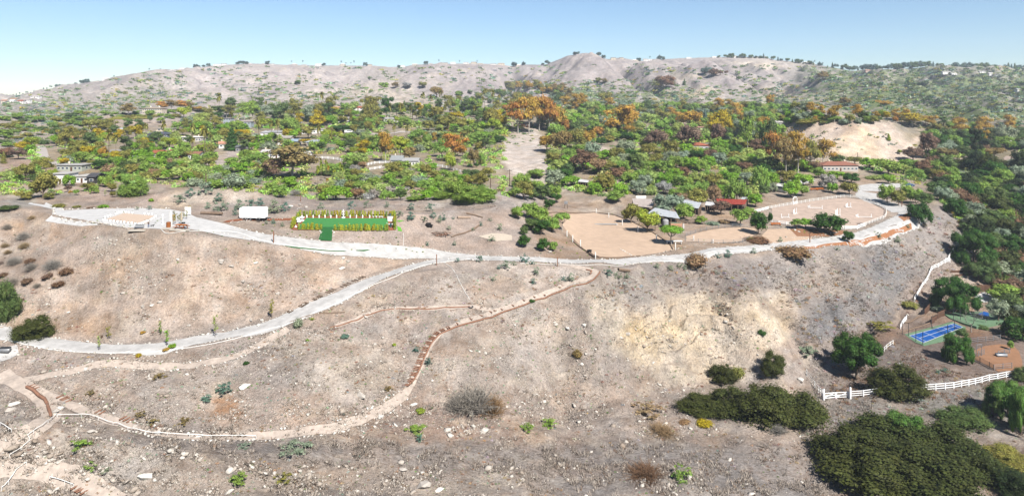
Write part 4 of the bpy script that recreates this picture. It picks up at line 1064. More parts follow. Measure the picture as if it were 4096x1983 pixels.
H = [
 # band of houses and trees, left
 (z1,0,918,880,695,170,'umbrella','olive','flat-topped tree with a forked white trunk on the bare left slope'),
 (z1,0,732,885,775,130,'round','olive','low olive tree just left of the flat-topped white-trunked tree'),
 (z1,0,835,880,800,70,'round','rust','small rusty tree at the foot of the flat-topped tree'),
 (z1,0,1355,880,755,150,'round','yellow','yellow-green tree in front of the blue-grey roofed house'),
 (z1,0,1495,725,655,55,'round','dark','small dark tree below the hilltop villa garden'),
 (z1,0,1605,725,672,80,'round','green','round green tree right of the small dark tree below the villa'),
 (z1,0,1115,680,640,34,'round','dark','tiny round tree left of the villa vineyard'),
 (z1,0,1280,655,545,140,'euc','rust','tall rust-brown eucalyptus left of the hilltop villa'),
 (z1,0,1620,600,520,120,'euc','orange','orange-brown eucalyptus behind the hilltop villa, first of the row'),
 (z1,0,1710,600,512,120,'euc','rust','rust eucalyptus behind the villa, second of the row'),
 (z1,0,1800,602,515,120,'euc','orange','orange-brown eucalyptus, third of the row right of the villa'),
 (z1,0,1880,602,520,110,'euc','rust','rust eucalyptus at the right end of the row behind the villa'),
 (z1,0,1975,615,560,130,'round','amber','low amber tree right of the villa eucalyptus row'),
 (z1,0,2170,700,570,140,'pine','dark','tall dark pine left of the blue two-storey house'),
 (z1,0,2260,680,560,110,'euc','olive','olive eucalyptus behind the two-storey house'),
 (z1,0,2440,700,540,150,'euc','green','white-trunked eucalyptus behind the two-storey house'),
 (z1,0,2520,720,530,120,'euc','green','white-trunked eucalyptus at the right of the two-storey house'),
 (z1,0,2185,730,640,100,'pine','deep','dark pine leaning over the left end of the two-storey house'),
 (z1,0,180,1090,978,140,'round','maroon','dark brown round tree by the bare yard at far left'),
 (z1,0,60,1075,975,120,'round','brown','brown-green tree at the left picture edge behind the bare yard'),
 (z1,0,35,1130,1025,60,'conifer','olive','small pointed conifer in the bare yard at far left'),
 (z1,0,460,1240,1090,125,'euc','olive','tall olive eucalyptus with two trunks above the near-left bungalow'),
 (z1,0,1035,1085,965,100,'round','amber','leaning amber tree left of the long low grey-roofed house'),
 (z1,0,2310,1000,800,150,'conifer','deep','tall dark conifer left of the pink-walled cottage garden'),
 (z1,0,2440,960,840,150,'pine','olive','olive pine right of the tall dark conifer'),
 (z1,0,640,1150,1075,90,'round','yellow','yellow tree above the curved driveway'),
 (z1,0,1355,1000,900,160,'weep','bright','large bright pepper tree above the long grey-roofed house'),
 (z1,0,1540,1050,960,150,'weep','bright','bright pepper tree between the two long houses'),
 (z1,0,1000,1180,1095,170,'bushy','deep','deep green tree below the long grey-roofed house'),
 (z1,0,100,800,725,110,'bushy','olive','olive tree clump on the slope at far left'),
 (z1,0,180,800,735,80,'bushy','green','green tree beside the olive clump at far left'),
 (z1,0,1780,800,715,120,'weep','green','green tree left of the dark-roofed solar house'),
 # second panel
 (z1,1,1300,700,495,130,'pine','deep','tallest dark pine left of the white house row in the middle'),
 (z1,1,1400,690,540,120,'pine','dark','dark pine just right of the tallest dark pine'),
 (z1,1,1560,690,540,130,'pine','dark','wide dark pine left of the two cypresses'),
 (z1,1,1480,600,515,60,'conifer','dark','small dark conifer rising between the pines'),
 (z1,1,1682,645,553,48,'conifer','deep','pointed cypress, left of a pair in the middle band'),
 (z1,1,1742,645,560,48,'conifer','deep','pointed cypress, right of a pair in the middle band'),
 (z1,1,890,600,530,90,'bushy','green','green tree behind the red-roofed white houses'),
 (z1,1,240,700,530,180,'bushy','dark','big dark tree behind the white-stemmed grove'),
 (z1,1,100,720,570,130,'euc','sage','white-stemmed eucalyptus at the left of the grove'),
 (z1,1,20,720,560,110,'euc','sage','white-stemmed eucalyptus at the grove edge'),
 (z1,1,400,700,545,120,'pine','olive','olive pine right of the big dark tree'),
 (z1,1,520,720,560,130,'euc','sage','grey-green eucalyptus above the flat white house'),
 (z1,1,640,640,525,140,'bushy','olive','olive tree behind the small white cottages'),
 (z1,1,432,785,650,72,'euc','yellow','small yellow-green tree on a bare stem above the flat white house'),
 (z1,1,1230,718,650,112,'umbrella','bright','bright round-topped tree left of the white house with a porch'),
 (z1,1,1905,795,650,220,'bushy','olive','wide olive dome-shaped tree left of the white bungalow'),
 (z1,1,2000,700,615,150,'round','yellow','bright yellow tree behind the olive dome'),
 (z1,1,1720,800,700,140,'bushy','olive','olive tree at the left foot of the olive dome'),
 (z1,1,2140,770,695,100,'round','lime','lime green tree left of the white bungalow'),
 (z1,1,2360,780,585,180,'bushy','olive','tall olive tree over the white bungalow roof'),
 (z1,1,2450,780,640,120,'bushy','yellow','yellow-green tree right of the white bungalow'),
 (z1,1,2280,715,590,70,'conifer','black','dark pointed pine behind the white bungalow'),
 (z1,1,2510,640,540,120,'round','orange','orange tree at the left end of the great orange grove'),
 (z1,1,860,820,745,260,'bushy','deep','long deep green tree right of the flat white house'),
 (z1,1,490,950,888,125,'umbrella','yellow','yellow-green flat tree among the cottages with a white van'),
 (z1,1,265,950,900,80,'round','rust','red-leaved tree beside the white van'),
 (z1,1,1292,1120,848,150,'euc','amber','tall amber eucalyptus left of the white gabled house'),
 (z1,1,1440,1085,885,160,'pine','lime','yellow-green pine behind the white gabled house'),
 (z1,1,1530,1090,965,140,'bushy','rust','rusty tree over the white gabled house roof'),
 (z1,1,1710,985,835,95,'bushy','green','tall green tree left of the big orange eucalyptus'),
 (z1,1,1780,960,840,50,'euc','amber','slim amber tree beside the tall green tree'),
 (z1,1,1985,1120,865,240,'euc','orange','big orange eucalyptus above the curving white fence'),
 (z1,1,1850,1060,890,150,'bushy','green','dark-shaded tree at the left of the big orange eucalyptus'),
 (z1,1,2060,1060,930,90,'bushy','olive','olive tree at the right of the big orange eucalyptus'),
 (z1,1,1942,1200,1032,115,'bushy','lime','rounded lime green tree below the big orange eucalyptus'),
 (z1,1,2172,1175,998,110,'round','rust','rusty tree with thin trunk right of the curving white fence'),
 (z1,1,2245,1140,1025,90,'weep','green','green tree right of the thin-trunked rusty tree'),
 (z1,1,2200,1170,1130,50,'round','deep','small dark bush at the foot of the rusty tree'),
 (z1,1,2215,925,815,180,'bushy','green','rounded green thicket on the bank in the middle'),
 (z1,1,2270,900,810,140,'bushy','bright','bright green thicket on the bank in the middle'),
 (z1,1,2430,920,850,120,'bushy','deep','deep green thicket above the dark fence'),
 (z1,1,2400,840,775,130,'shrub','green','clipped green bush below the white bungalow'),
 (z1,1,1590,920,790,170,'bushy','green','dense green tree above the dark netting fence'),
 (z1,1,1800,480,375,140,'round','rust','rust-green tree alone on the bare upper slope'),
 (z1,1,1390,380,320,70,'round','rust','rusty tree at the left of a row on the upper slope'),
 (z1,1,1510,385,320,90,'round','grey','greyish tree in the row on the upper slope'),
 (z1,1,1665,380,320,90,'round','olive','olive tree at the right of the row on the upper slope'),
 (z1,1,1275,385,320,100,'bushy','green','green tree left of the row on the upper slope'),
 (z1,1,415,345,300,70,'bushy','dark','dark round tree on the upper left slope'),
 (z1,1,1130,300,272,36,'round','dark','tiny dark tree below the ridge gully'),
 (z2,1,360,155,-130,520,'euc','rust','huge rust-brown half-bare tree left of the palms'),
 (z2,1,180,170,-20,200,'euc','maroon','brown shrubby tree at the left of the huge rusty tree'),
 (z2,1,330,260,145,160,'bushy','bright','bright ball-shaped tree, right of three by the trailer bank'),
 (z2,1,150,320,185,140,'bushy','green','ball-shaped tree, left of three by the trailer bank'),
 (z2,1,235,345,225,170,'bushy','green','ball-shaped tree, nearest of three by the trailer bank'),
 (z2,1,800,370,228,270,'weep','bright','bright spreading tree behind the lawn hedge'),
 (z2,1,2180,405,270,370,'scrub','green','broad green mound of scrub at the end of the back bank'),
 (z2,1,1880,360,290,230,'scrub','green','low green scrub left of the broad mound on the back bank'),
 (z2,1,1600,380,320,180,'shrub','green','low green scrub patch behind the plateau'),
 (z2,1,2100,140,65,90,'bushy','dark','round dark tree by the curved white fence end'),
 (z2,1,1780,160,80,130,'bushy','olive','olive tree below the curved white fence'),
 (z2,1,1690,120,20,130,'bushy','olive','olive bush group under the white gabled house'),
 (z2,1,2240,240,100,160,'bushy','olive','olive tree left of the bare mound'),
 (z2,1,1550,85,45,90,'shrub','grey','silvery bush below the white gabled house'),
 (z2,1,1500,280,225,80,'shrub','grey','silvery shrub in the scrub behind the plateau'),
 (z2,1,1215,170,105,120,'shrub','sage','grey-green shrub in the scrub behind the lawn'),
 (z2,1,390,335,258,130,'twig','grey','pale leafless bush beside the ball-shaped trees'),
 (z2,0,430,350,108,240,'bushy','olive','large olive pine with dark shade left of the near-left bungalow'),
 (z2,0,500,250,180,100,'bushy','deep','deep green tree right of the large olive pine'),
 (z2,0,530,150,65,110,'round','lime','lime tree beside the near-left bungalow wall'),
 (z2,0,690,230,110,110,'weep','bright','bright pepper tree in front of the near-left bungalow'),
 (z2,0,880,285,205,120,'round','olive','small olive tree in front of the dark carport'),
 (z2,0,1050,240,120,130,'weep','green','green tree right of the dark carport'),
 (z2,0,940,305,220,80,'weep','green','green tree on the slope above the gravel terrace'),
 (z2,0,1110,290,200,100,'bushy','olive','olive tree on the slope above the gravel terrace'),
 (z2,0,1125,345,288,55,'round','olive','small shaded tree on the terrace-side slope'),
 (z2,0,1050,335,275,45,'sapling','pale','wispy small tree on the terrace-side slope'),
 (z2,0,760,320,270,60,'round','green','small green tree under the near-left bungalow'),
 (z2,0,700,320,275,40,'round','amber','small amber bush under the near-left bungalow'),
 (z2,0,680,290,230,70,'round','maroon','dark red-brown bush under the near-left bungalow'),
 (z2,0,250,370,290,140,'bushy','olive','olive shrubs below the large olive pine'),
 (z2,0,490,365,300,100,'bushy','olive','olive shrub right of the large olive pine base'),
 (z2,0,1330,345,185,250,'scrub','green','broad green thicket above the pale mound'),
 (z2,0,1030,455,410,95,'shrub','bright','bright green bush on the back edge of the gravel terrace'),
 (z2,0,580,455,400,130,'shrub','olive','olive bush at the left of the terrace back edge'),
 (z2,0,770,452,418,80,'shrub','olive','low olive bush on the terrace back edge'),
 (z2,0,905,458,438,80,'shrub','brown','low brown bush on the terrace back edge'),
 (z2,0,1510,388,345,50,'shrub','bright','small bright bush at the foot of the pale mound'),
 (z2,0,80,475,415,170,'shrub','dark','dark low bush beyond the knoll at far left'),
 # orange grove and right middle
 (z1,2,60,830,560,190,'euc','orange','great orange grove eucalyptus, first from the left'),
 (z1,2,170,840,520,200,'euc','amber','great orange grove eucalyptus, second from the left'),
 (z1,2,270,800,510,200,'euc','orange','great orange grove eucalyptus, third from the left'),
 (z1,2,370,830,540,190,'euc','orange','great orange grove eucalyptus, fourth from the left'),
 (z1,2,440,830,600,170,'euc','amber','great orange grove eucalyptus, fifth from the left'),
 (z1,2,510,830,680,130,'bushy','orange','low orange tree at the right end of the great grove'),
 (z1,2,330,560,480,110,'round','rust','rusty round tree behind the great orange grove'),
 (z1,2,440,560,430,90,'bushy','dark','dark tree behind the great orange grove'),
 (z1,2,570,540,395,110,'euc','rust','rusty eucalyptus left of the hill track'),
 (z1,2,530,600,480,100,'euc','amber','amber eucalyptus below the hill track'),
 (z1,2,700,600,450,110,'euc','amber','amber eucalyptus right of the hill track'),
 (z1,2,930,530,420,130,'round','olive','olive tree with orange bush right of the hill track'),
 (z1,2,600,600,510,60,'euc','olive','slender olive eucalyptus by the hill track'),
 (z1,2,840,700,590,80,'conifer','deep','dark pointed tree right of the hill track foot'),
 (z1,2,1110,850,585,320,'euc','amber','great amber eucalyptus with a white trunk in the middle'),
 (z1,2,1170,700,578,110,'euc','orange','orange top behind the great amber eucalyptus'),
 (z1,2,1020,840,700,150,'bushy','maroon','shaded brown tree at the foot of the great amber eucalyptus'),
 (z1,2,1345,785,645,160,'euc','pale','pale green eucalyptus with white limbs in the middle'),
 (z1,2,1495,810,690,160,'bushy','green','dense green round tree right of the pale eucalyptus'),
 (z1,2,1515,705,615,150,'round','olive','olive round tree behind the dense green one'),
 (z1,2,1770,780,612,250,'round','amber','wide amber tree left of the bright yellow tree'),
 (z1,2,1660,680,620,90,'round','orange','small orange tree behind the wide amber tree'),
 (z1,2,2050,860,610,220,'bushy','yellow','bright yellow tree, the brightest in the picture'),
 (z1,2,2150,820,670,120,'bushy','yellow','yellow-orange tree joined to the bright yellow one'),
 (z1,2,1925,740,610,60,'conifer','bluegrey','dusky conifer left of the bright yellow tree'),
 (z1,2,350,1010,860,180,'round','amber','amber tree in the lower orange thicket, left'),
 (z1,2,480,1040,810,220,'round','rust','rust tree in the lower orange thicket, middle'),
 (z1,2,640,1020,800,200,'round','olive','olive-orange tree in the lower thicket, right'),
 (z1,2,760,960,800,150,'round','amber','amber tree at the right end of the lower thicket'),
 (z1,2,860,880,770,110,'round','orange','orange tree above the lower thicket'),
 (z1,2,490,1100,1030,110,'bushy','maroon','dark shaded shrub under the lower orange thicket'),
 (z1,2,1440,1015,810,230,'round','maroon','dark brown round tree left of the red-roofed white house'),
 (z1,2,1765,1000,770,240,'round','maroon','dark brown tree standing over the red-roofed white house'),
 (z1,2,2055,960,750,150,'round','maroon','dark brown tree in front of the bright yellow tree'),
 (z1,2,710,1215,1000,280,'round','brown','big brown-green tree casting a black shadow on the pale ravine'),
 (z1,2,860,1230,1090,200,'round','tan','tan-leaved tree right of the big brown-green tree'),
 (z1,2,940,1090,995,190,'bushy','bright','bright green low tree by the sandy bank'),
 (z1,2,1140,1030,890,210,'weep','sage','grey-green tree right of the sandy bank'),
 (z1,2,1140,910,820,150,'bushy','deep','deep green round tree above the sandy bank'),
 (z1,2,890,950,870,110,'bushy','deep','deep green tree beside the sandy bank'),
 (z1,2,1420,840,785,280,'shrub','lime','lime green hedge-like row below the dense green tree'),
 (z1,2,2350,1010,690,150,'euc','green','tall tree with a bare white trunk right of the yellow tree'),
 (z1,2,2370,1000,650,130,'pine','sage','tall open pine right of the yellow tree'),
 (z1,2,2500,970,710,110,'bushy','green','tall green tree at the right of the open pine'),
 (z1,2,2250,980,740,100,'euc','sage','grey-green tree between the yellow tree and open pine'),
 (z1,2,2420,1000,880,120,'bushy','brown','brown tree at the foot of the open pine'),
 (z1,2,1300,1130,1010,140,'weep','pale','pale pepper tree in the dense middle thicket'),
 (z1,2,1580,1120,1000,180,'weep','sage','grey-green pepper tree below the red-roofed house'),
 (z1,2,1830,1090,1000,170,'bushy','deep','deep green tree below the red-roofed white house'),
 (z1,2,1890,1210,1080,150,'weep','green','green pepper tree in the lower middle thicket'),
 (z1,2,1230,1200,1040,180,'bushy','dark','dark tree in the lower middle thicket'),
 (z1,2,1530,372,255,200,'bushy','brown','dusky isolated grove tree on the upper slope'),
 (z1,2,1470,372,300,110,'bushy','olive','low olive tree at the left of the isolated grove'),
 (z1,2,1925,245,178,80,'bushy','bluegrey','dusky tree, left of a row below the ridge'),
 (z1,2,2010,260,180,110,'bushy','brown','brownish tree in the row below the ridge'),
 (z1,2,2080,250,205,50,'round','brown','small brown tree in the row below the ridge'),
 (z1,2,2135,245,205,45,'round','brown','small brown tree at the end of the row below the ridge'),
 (z1,2,1720,345,290,30,'conifer','dark','tiny dark conifer on the upper slope'),
 (z1,2,860,330,275,60,'round','olive','olive tree at the foot of the great ridge'),
 (z1,2,920,335,285,70,'round','rust','rusty tree at the foot of the great ridge'),
 (z1,2,2260,300,260,50,'round','dark','dark round bush on the slope under the pale cut'),
 (z1,3,550,310,215,95,'round','rust','rusty lone tree with a shadow on the right upper slope'),
 (z1,3,60,1200,880,200,'euc','orange','orange eucalyptus grove below the knoll, first from the left'),
 (z1,3,180,1230,920,190,'euc','rust','rust eucalyptus grove below the knoll, second'),
 (z1,3,300,1230,855,200,'euc','amber','tallest amber eucalyptus in the grove below the knoll'),
 (z1,3,420,1210,930,200,'euc','olive','olive eucalyptus in the grove below the knoll'),
 (z1,3,550,1180,920,190,'euc','amber','amber eucalyptus at the right of the grove below the knoll'),
 (z1,3,10,1000,700,130,'bushy','dark','tall dark tree at the left of the knoll grove'),
 (z1,3,150,960,830,150,'bushy','olive','olive tree behind the knoll grove'),
 (z1,3,690,1130,1040,150,'bushy','dark','dark tree right of the knoll grove'),
 (z1,3,870,1130,1060,160,'bushy','olive','olive tree under the knoll beside a pole'),
 (z1,3,1020,1190,1075,200,'round','bright','bright green round tree right of the tiled house'),
 (z1,3,1200,1240,1090,230,'bushy','green','wide green tree further right of the tiled house'),
 (z1,3,1600,1085,840,170,'round','maroon','tall dark brown tree right of the knoll'),
 (z1,3,1450,1110,970,180,'round','maroon','wide dark brown tree at the right foot of the knoll'),
 (z1,3,1800,1090,985,210,'round','rust','flat rust-brown tree at right'),
 (z1,3,2260,1070,975,180,'round','rust','flat rust-brown tree at far right'),
 (z1,3,1440,760,640,220,'euc','yellow','yellow-green eucalyptus behind the knoll'),
 (z1,3,1570,745,665,100,'euc','amber','amber eucalyptus behind the knoll'),
 (z1,3,1190,710,620,80,'pine','yellow','yellow-green tree at the knoll top right'),
 (z1,3,1080,700,620,60,'euc','amber','small amber tree at the knoll top'),
 (z1,3,1270,725,660,60,'round','orange','small orange tree behind the knoll top'),
 (z1,3,1750,760,670,130,'pine','dark','dark spreading tree right of the knoll'),
 (z1,3,1900,750,670,100,'round','brown','brown tree right of the dark spreading one'),
 (z1,3,400,745,680,220,'bushy','olive','olive thicket on the left shoulder of the knoll'),
 (z1,3,1130,530,485,180,'shrub','amber','amber scrub patch in the right canyon'),
 (z1,3,765,560,475,110,'round','rust','rusty tree clump left of the canyon'),
 (z1,3,610,670,610,50,'round','orange','small orange tree above the knoll'),
 (z1,3,1205,900,840,45,'conifer','lime','lime green small tree on the knoll face'),
 (z1,3,1315,1040,995,45,'round','lime','small lime bush at the foot of the knoll'),
 (z1,3,2080,1120,820,130,'pine','black','very dark pine at the right side'),
 (z1,3,2050,1235,1010,160,'bushy','black','very dark tree below the right pine'),
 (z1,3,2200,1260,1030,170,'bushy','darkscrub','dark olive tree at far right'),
 (z1,3,2500,1240,1010,150,'bushy','black','very dark tree at the right picture edge'),
 (z1,3,1940,1240,1185,110,'shrub','sage','dusty grey-green bush at right'),
 (z1,3,2390,1235,1175,120,'shrub','sage','dusty grey-green bush at far right'),
 # stables and arenas
 (z2,2,120,370,175,200,'bushy','olive','olive tree left of the pale bank above the sand arena'),
 (z2,2,250,300,180,150,'weep','green','green tree above the pale bank'),
 (z2,2,100,260,110,180,'weep','green','green pepper tree on the left of the pale ravine mouth'),
 (z2,2,240,150,65,190,'bushy','green','green thicket at the pale ravine mouth'),
 (z2,2,590,225,125,180,'weep','bright','bright green tree by the little grey shed'),
 (z2,2,820,305,200,140,'weep','bright','bright pepper tree right of the little grey shed'),
 (z2,2,920,260,100,220,'weep','olive','olive pepper tree behind the little grey shed'),
 (z2,2,1180,190,85,200,'weep','green','green pepper tree above the barns, first'),
 (z2,2,1250,310,165,180,'weep','sage','grey-green pepper tree above the barns'),
 (z2,2,1405,225,90,150,'weep','pale','pale drooping tree above the barns'),
 (z2,2,1510,310,180,170,'weep','grey','silvery drooping tree above the barns'),
 (z2,2,1080,330,215,160,'weep','bright','bright drooping tree left of the wide white roof'),
 (z2,2,1030,390,280,170,'bushy','green','green tree left of the wide white roof'),
 (z2,2,1640,330,260,180,'weep','green','green tree behind the slanting barn roof'),
 (z2,2,1850,430,260,200,'bushy','olive','olive tree between the two slanting barns'),
 (z2,2,2010,400,230,140,'weep','tan','tan and green tree between the barns'),
 (z2,2,2240,390,150,240,'weep','green','big drooping green pepper tree above the red roof'),
 (z2,2,2480,300,10,140,'weep','green','tall green pepper tree at the white fence corner'),
 (z2,2,2425,440,308,170,'bushy','bright','bright round tree right of the red roof'),
 (z2,2,370,470,368,110,'bushy','deep','dark ball-shaped tree at the arena corner'),
 (z2,2,445,400,310,100,'round','deep','dark round tree with a leaning trunk at the arena corner'),
 (z2,2,50,560,440,130,'bushy','green','green tree at the left of the arena tree cluster'),
 (z2,2,180,560,400,170,'bushy','green','green tree at the back of the arena tree cluster'),
 (z2,2,280,600,440,170,'bushy','green','bright-topped tree in the arena cluster'),
 (z2,2,190,680,560,160,'bushy','dark','dark tree in the middle of the arena cluster'),
 (z2,2,290,720,570,170,'bushy','deep','deep green round tree in the arena cluster'),
 (z2,2,400,690,540,150,'bushy','green','round green tree at the right of the arena cluster'),
 (z2,2,500,680,508,150,'umbrella','green','upright green tree leaning over the sand arena edge'),
 (z2,2,120,720,635,90,'bushy','dark','dark bush at the left foot of the arena cluster'),
 (z2,2,118,840,722,125,'bushy','deep','ball-shaped dark green bush by the upper road'),
 (z2,2,312,880,755,130,'bushy','deep','rounded dark green bush beside the ball-shaped one'),
 (z2,2,412,880,790,90,'bushy','green','small rounded bush at the arena corner by the road'),
 (z2,2,1190,600,415,200,'bushy','olive','olive-yellow tree left of the nearest barn'),
 (z2,2,1350,690,470,250,'bushy','lime','bright lime tree in front of the nearest barn'),
 (z2,2,1430,680,560,110,'pine','sage','half-bare grey-green tree beside the lime tree'),
 (z2,2,1555,520,322,300,'bushy','sage','large grey-green tree between the barn roofs'),
 (z2,2,1720,570,410,200,'bushy','green','green tree hanging over the middle barn'),
 (z2,2,1700,400,310,110,'round','tan','tan-leaved small tree behind the middle barn'),
 (z2,2,1592,815,640,215,'umbrella','bright','neat bright umbrella tree with a dark shadow by the arena corner'),
 (z2,2,1885,610,530,120,'bushy','green','rounded green bush beside the fallen branches'),
 (z2,2,2090,520,390,190,'round','maroon','dark brown leafless-looking tree by the red roof shed'),
 (z2,2,2280,625,470,200,'round','green','green tree with several trunks behind the oval pen'),
 (z2,2,2370,520,440,130,'weep','green','green tree at the left of the white fence end'),
 (z2,2,2460,715,490,190,'bushy','deep','deep green tree at the right end of the oval pen'),
 (z2,2,2120,615,555,140,'shrub','tan','tan bush behind the oval pen'),
 (z2,2,2000,630,580,130,'shrub','sage','silvery sage mound behind the oval pen'),
 (z2,2,1845,1060,855,240,'shrub','tan','large tan-brown bush beside the upper road'),
 (z2,2,2440,810,735,260,'shrub','brown','wide brown bush at the left of the bare turning place'),
 (z2,2,2380,780,730,80,'shrub','olive','olive bush at the edge of the oval pen'),
 (z2,3,230,345,188,160,'bushy','bright','bright tree hiding the motorhome'),
 (z2,3,340,330,215,130,'bushy','green','darker tree right of the motorhome tree'),
 (z2,3,30,290,190,110,'weep','sage','grey-green tree left of the motorhome'),
 (z2,3,350,230,100,190,'weep','bright','bright spreading tree above the gravel yard'),
 (z2,3,640,300,200,110,'bushy','bright','small bright tree on the bank behind the jumping arena'),
 (z2,3,600,260,120,160,'weep','grey','silver half-bare tree behind the benches'),
 (z2,3,810,325,200,180,'round','olive','olive round tree on the bank behind the jumping arena'),
 (z2,3,20,610,500,50,'bushy','deep','deep green tree at the left picture side of the jumping arena'),
 (z2,3,290,660,565,130,'round','green','green rounded tree in the planted bed, left'),
 (z2,3,375,655,555,130,'round','bright','bright rounded tree in the planted bed, middle'),
 (z2,3,605,710,520,310,'bushy','deep','largest deep green tree in the planted bed'),
 (z2,3,798,795,685,115,'bushy','deep','small dark bush-like tree on the road edge'),
 (z2,3,1190,400,225,170,'bushy','green','round green tree on the road island, left'),
 (z2,3,1300,430,270,150,'bushy','olive','round green tree on the road island, middle'),
 (z2,3,1380,370,225,140,'bushy','green','round green tree on the road island, back'),
 (z2,3,1470,400,260,150,'bushy','green','spreading tree at the top of the right slope'),
 (z2,3,1560,430,300,160,'bushy','dark','dark spreading tree at the top of the right slope'),
 (z2,3,1510,605,390,210,'weep','deep','deep green drooping tree at the top of the grey slope'),
 (z2,3,250,965,795,360,'shrub','tan','wide tan and green bush below the upper road'),
 (z2,3,2050,990,710,370,'bigweep','deep','great dark pepper tree by the top of the valley fence'),
 (z2,3,2200,1180,990,190,'bigweep','dark','dark drooping tree beside the terraced bank'),
 (z2,3,1070,170,110,200,'shrub','pale','pale shrubs in front of the tiled house'),
 (z2,3,180,195,80,200,'weep','olive','olive drooping tree left of the tiled house'),
 (z2,3,500,150,50,150,'bushy','green','green tree below the left end of the tiled house'),
 (z2,3,690,170,75,170,'weep','bright','bright drooping tree below the tiled house'),
 (z2,3,830,200,105,160,'bushy','deep','deep green tree below the right end of the tiled house'),
 (z2,3,1200,210,115,130,'bushy','bright','bright rounded tree beyond the road island'),
 # valley, lower right
 (z3,3,500,580,322,285,'big','deep','great round dark green tree standing alone in the valley'),
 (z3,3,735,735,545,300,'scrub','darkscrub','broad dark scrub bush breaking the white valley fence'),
 (z3,3,1072,488,328,165,'bigweep','deep','drooping green tree beside the blue court'),
 (z3,3,1100,345,290,70,'shrub','dark','small dark bush at the corner of the blue court'),
 (z3,3,1212,312,272,60,'shrub','dark','small dark bush under the bare trees'),
 (z3,3,1150,320,125,190,'bare','grey','large leafless silver tree over the green court'),
 (z3,3,1232,280,150,130,'bare','grey','smaller leafless tree over the green court'),
 (z3,3,1298,272,130,120,'round','sage','grey-green tree at the right of the green court'),
 (z3,3,1060,200,12,250,'bigweep','deep','great drooping tree above the brown board fence'),
 (z3,3,1345,325,250,40,'bushy','dark','narrow dark bush right of the green court'),
 (z3,3,1370,420,360,40,'bushy','green','narrow green bush at the corral corner'),
 (z3,3,960,215,160,80,'shrub','sage','sage bush in front of the brown board fence'),
 (z3,3,1320,150,40,160,'bushy','green','green tree right of the pale gravel pad'),
 (z3,3,1400,220,100,150,'bushy','dark','dark tree at the right edge above the paddock'),
 (z3,3,1190,30,-70,150,'bigweep','dark','dark drooping tree above the gravel pad'),
 (z3,3,790,190,140,110,'shrub','olive','olive bush on the valley fence line'),
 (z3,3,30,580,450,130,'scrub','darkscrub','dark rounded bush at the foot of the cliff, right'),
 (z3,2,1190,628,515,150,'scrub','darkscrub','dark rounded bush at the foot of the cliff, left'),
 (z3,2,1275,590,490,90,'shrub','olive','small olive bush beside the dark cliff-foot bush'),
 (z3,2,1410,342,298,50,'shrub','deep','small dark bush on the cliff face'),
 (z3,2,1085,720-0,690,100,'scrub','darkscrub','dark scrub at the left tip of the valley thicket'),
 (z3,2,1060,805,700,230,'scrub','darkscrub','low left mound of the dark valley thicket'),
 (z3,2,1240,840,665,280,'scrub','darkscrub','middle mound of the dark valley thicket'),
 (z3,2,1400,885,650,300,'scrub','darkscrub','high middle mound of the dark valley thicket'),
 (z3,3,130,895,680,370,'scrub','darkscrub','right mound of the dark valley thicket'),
 (z3,3,60,910,830,110,'twig','grey','grey dead brush at the front of the dark valley thicket'),
 (z3,3,180,880,810,100,'twig','grey','grey dead brush at the right front of the dark thicket'),
 (z3,2,1090,868,805,95,'shrub','yellow','bright yellow-green bush below the dark valley thicket'),
 (z3,2,975,850,808,75,'shrub','tan','small straw bush left of the bright yellow bush'),
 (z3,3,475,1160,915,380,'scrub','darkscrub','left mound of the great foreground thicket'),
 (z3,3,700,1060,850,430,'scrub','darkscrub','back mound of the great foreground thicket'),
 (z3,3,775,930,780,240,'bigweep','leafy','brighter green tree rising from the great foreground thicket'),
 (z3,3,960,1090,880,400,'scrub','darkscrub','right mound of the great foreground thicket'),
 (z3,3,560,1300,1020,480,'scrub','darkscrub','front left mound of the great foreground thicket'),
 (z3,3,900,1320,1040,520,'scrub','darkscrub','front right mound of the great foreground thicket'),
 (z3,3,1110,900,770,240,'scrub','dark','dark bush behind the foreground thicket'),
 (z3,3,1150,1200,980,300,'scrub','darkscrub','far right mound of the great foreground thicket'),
 (z3,3,1330,1120,985,240,'scrub','olive','olive bush at the right of the foreground thicket'),
 (z3,3,1360,800,612,230,'bigweep','leafy','bright drooping tree at the right edge over a black shadow'),
 (z3,3,1270,800,660,110,'bigweep','dark','dark drooping tree left of the bright one at the right edge'),
 (z3,3,1430,900,640,120,'bigweep','leafy','green tree cut by the right picture edge'),
 (z3,3,1440,610,530,100,'scrub','dark','dark bush at the right end of the white valley fence'),
 (z3,3,1420,1300,1130,260,'scrub','black','black-green thicket in the bottom right corner'),
 (z3,3,1000,555,520,45,'sage','blue','blue-green bush in the paddock, right'),
 (z3,3,960,560,530,40,'sage','blue','blue-green bush in the paddock, left'),
 (z3,3,580,595,572,40,'shrub','lime','small lime bush at the foot of the great round tree'),
 (z3,3,640,330,260,180,'sage','olive','thin olive brush at the top of the paddock'),
 (z3,3,230,470,400,130,'sage','sage','thin grey-green brush at the cliff foot'),
 # foreground, left and middle
 (z3,0,20,280,55,150,'scrub','dark','large dark shrub at the left picture edge'),
 (z3,0,90,170,120,80,'sage','brown','dry brown branches beside the large dark shrub'),
 (z3,0,185,388,252,190,'scrub','darkscrub','dense dark olive bush beside the lower gravel road'),
 (z3,1,1225,825,590,300,'twig','grey','great leafless grey bush in the middle foreground'),
 (z3,1,1150,790,640,160,'twig','grey','left side branches of the great leafless bush'),
 (z3,1,1340,820,650,170,'twig','tan','brownish leafless bush right of the great grey one'),
 (z3,1,926,785,742,58,'shrub','lime','small round yellow-green shrub under the bottom footpath'),
 (z3,2,368,468,408,60,'shrub','rust','small rust-brown bush on the stony slope'),
 (z3,2,760,810,725,200,'sage','straw','dry straw-coloured brush in the valley, left'),
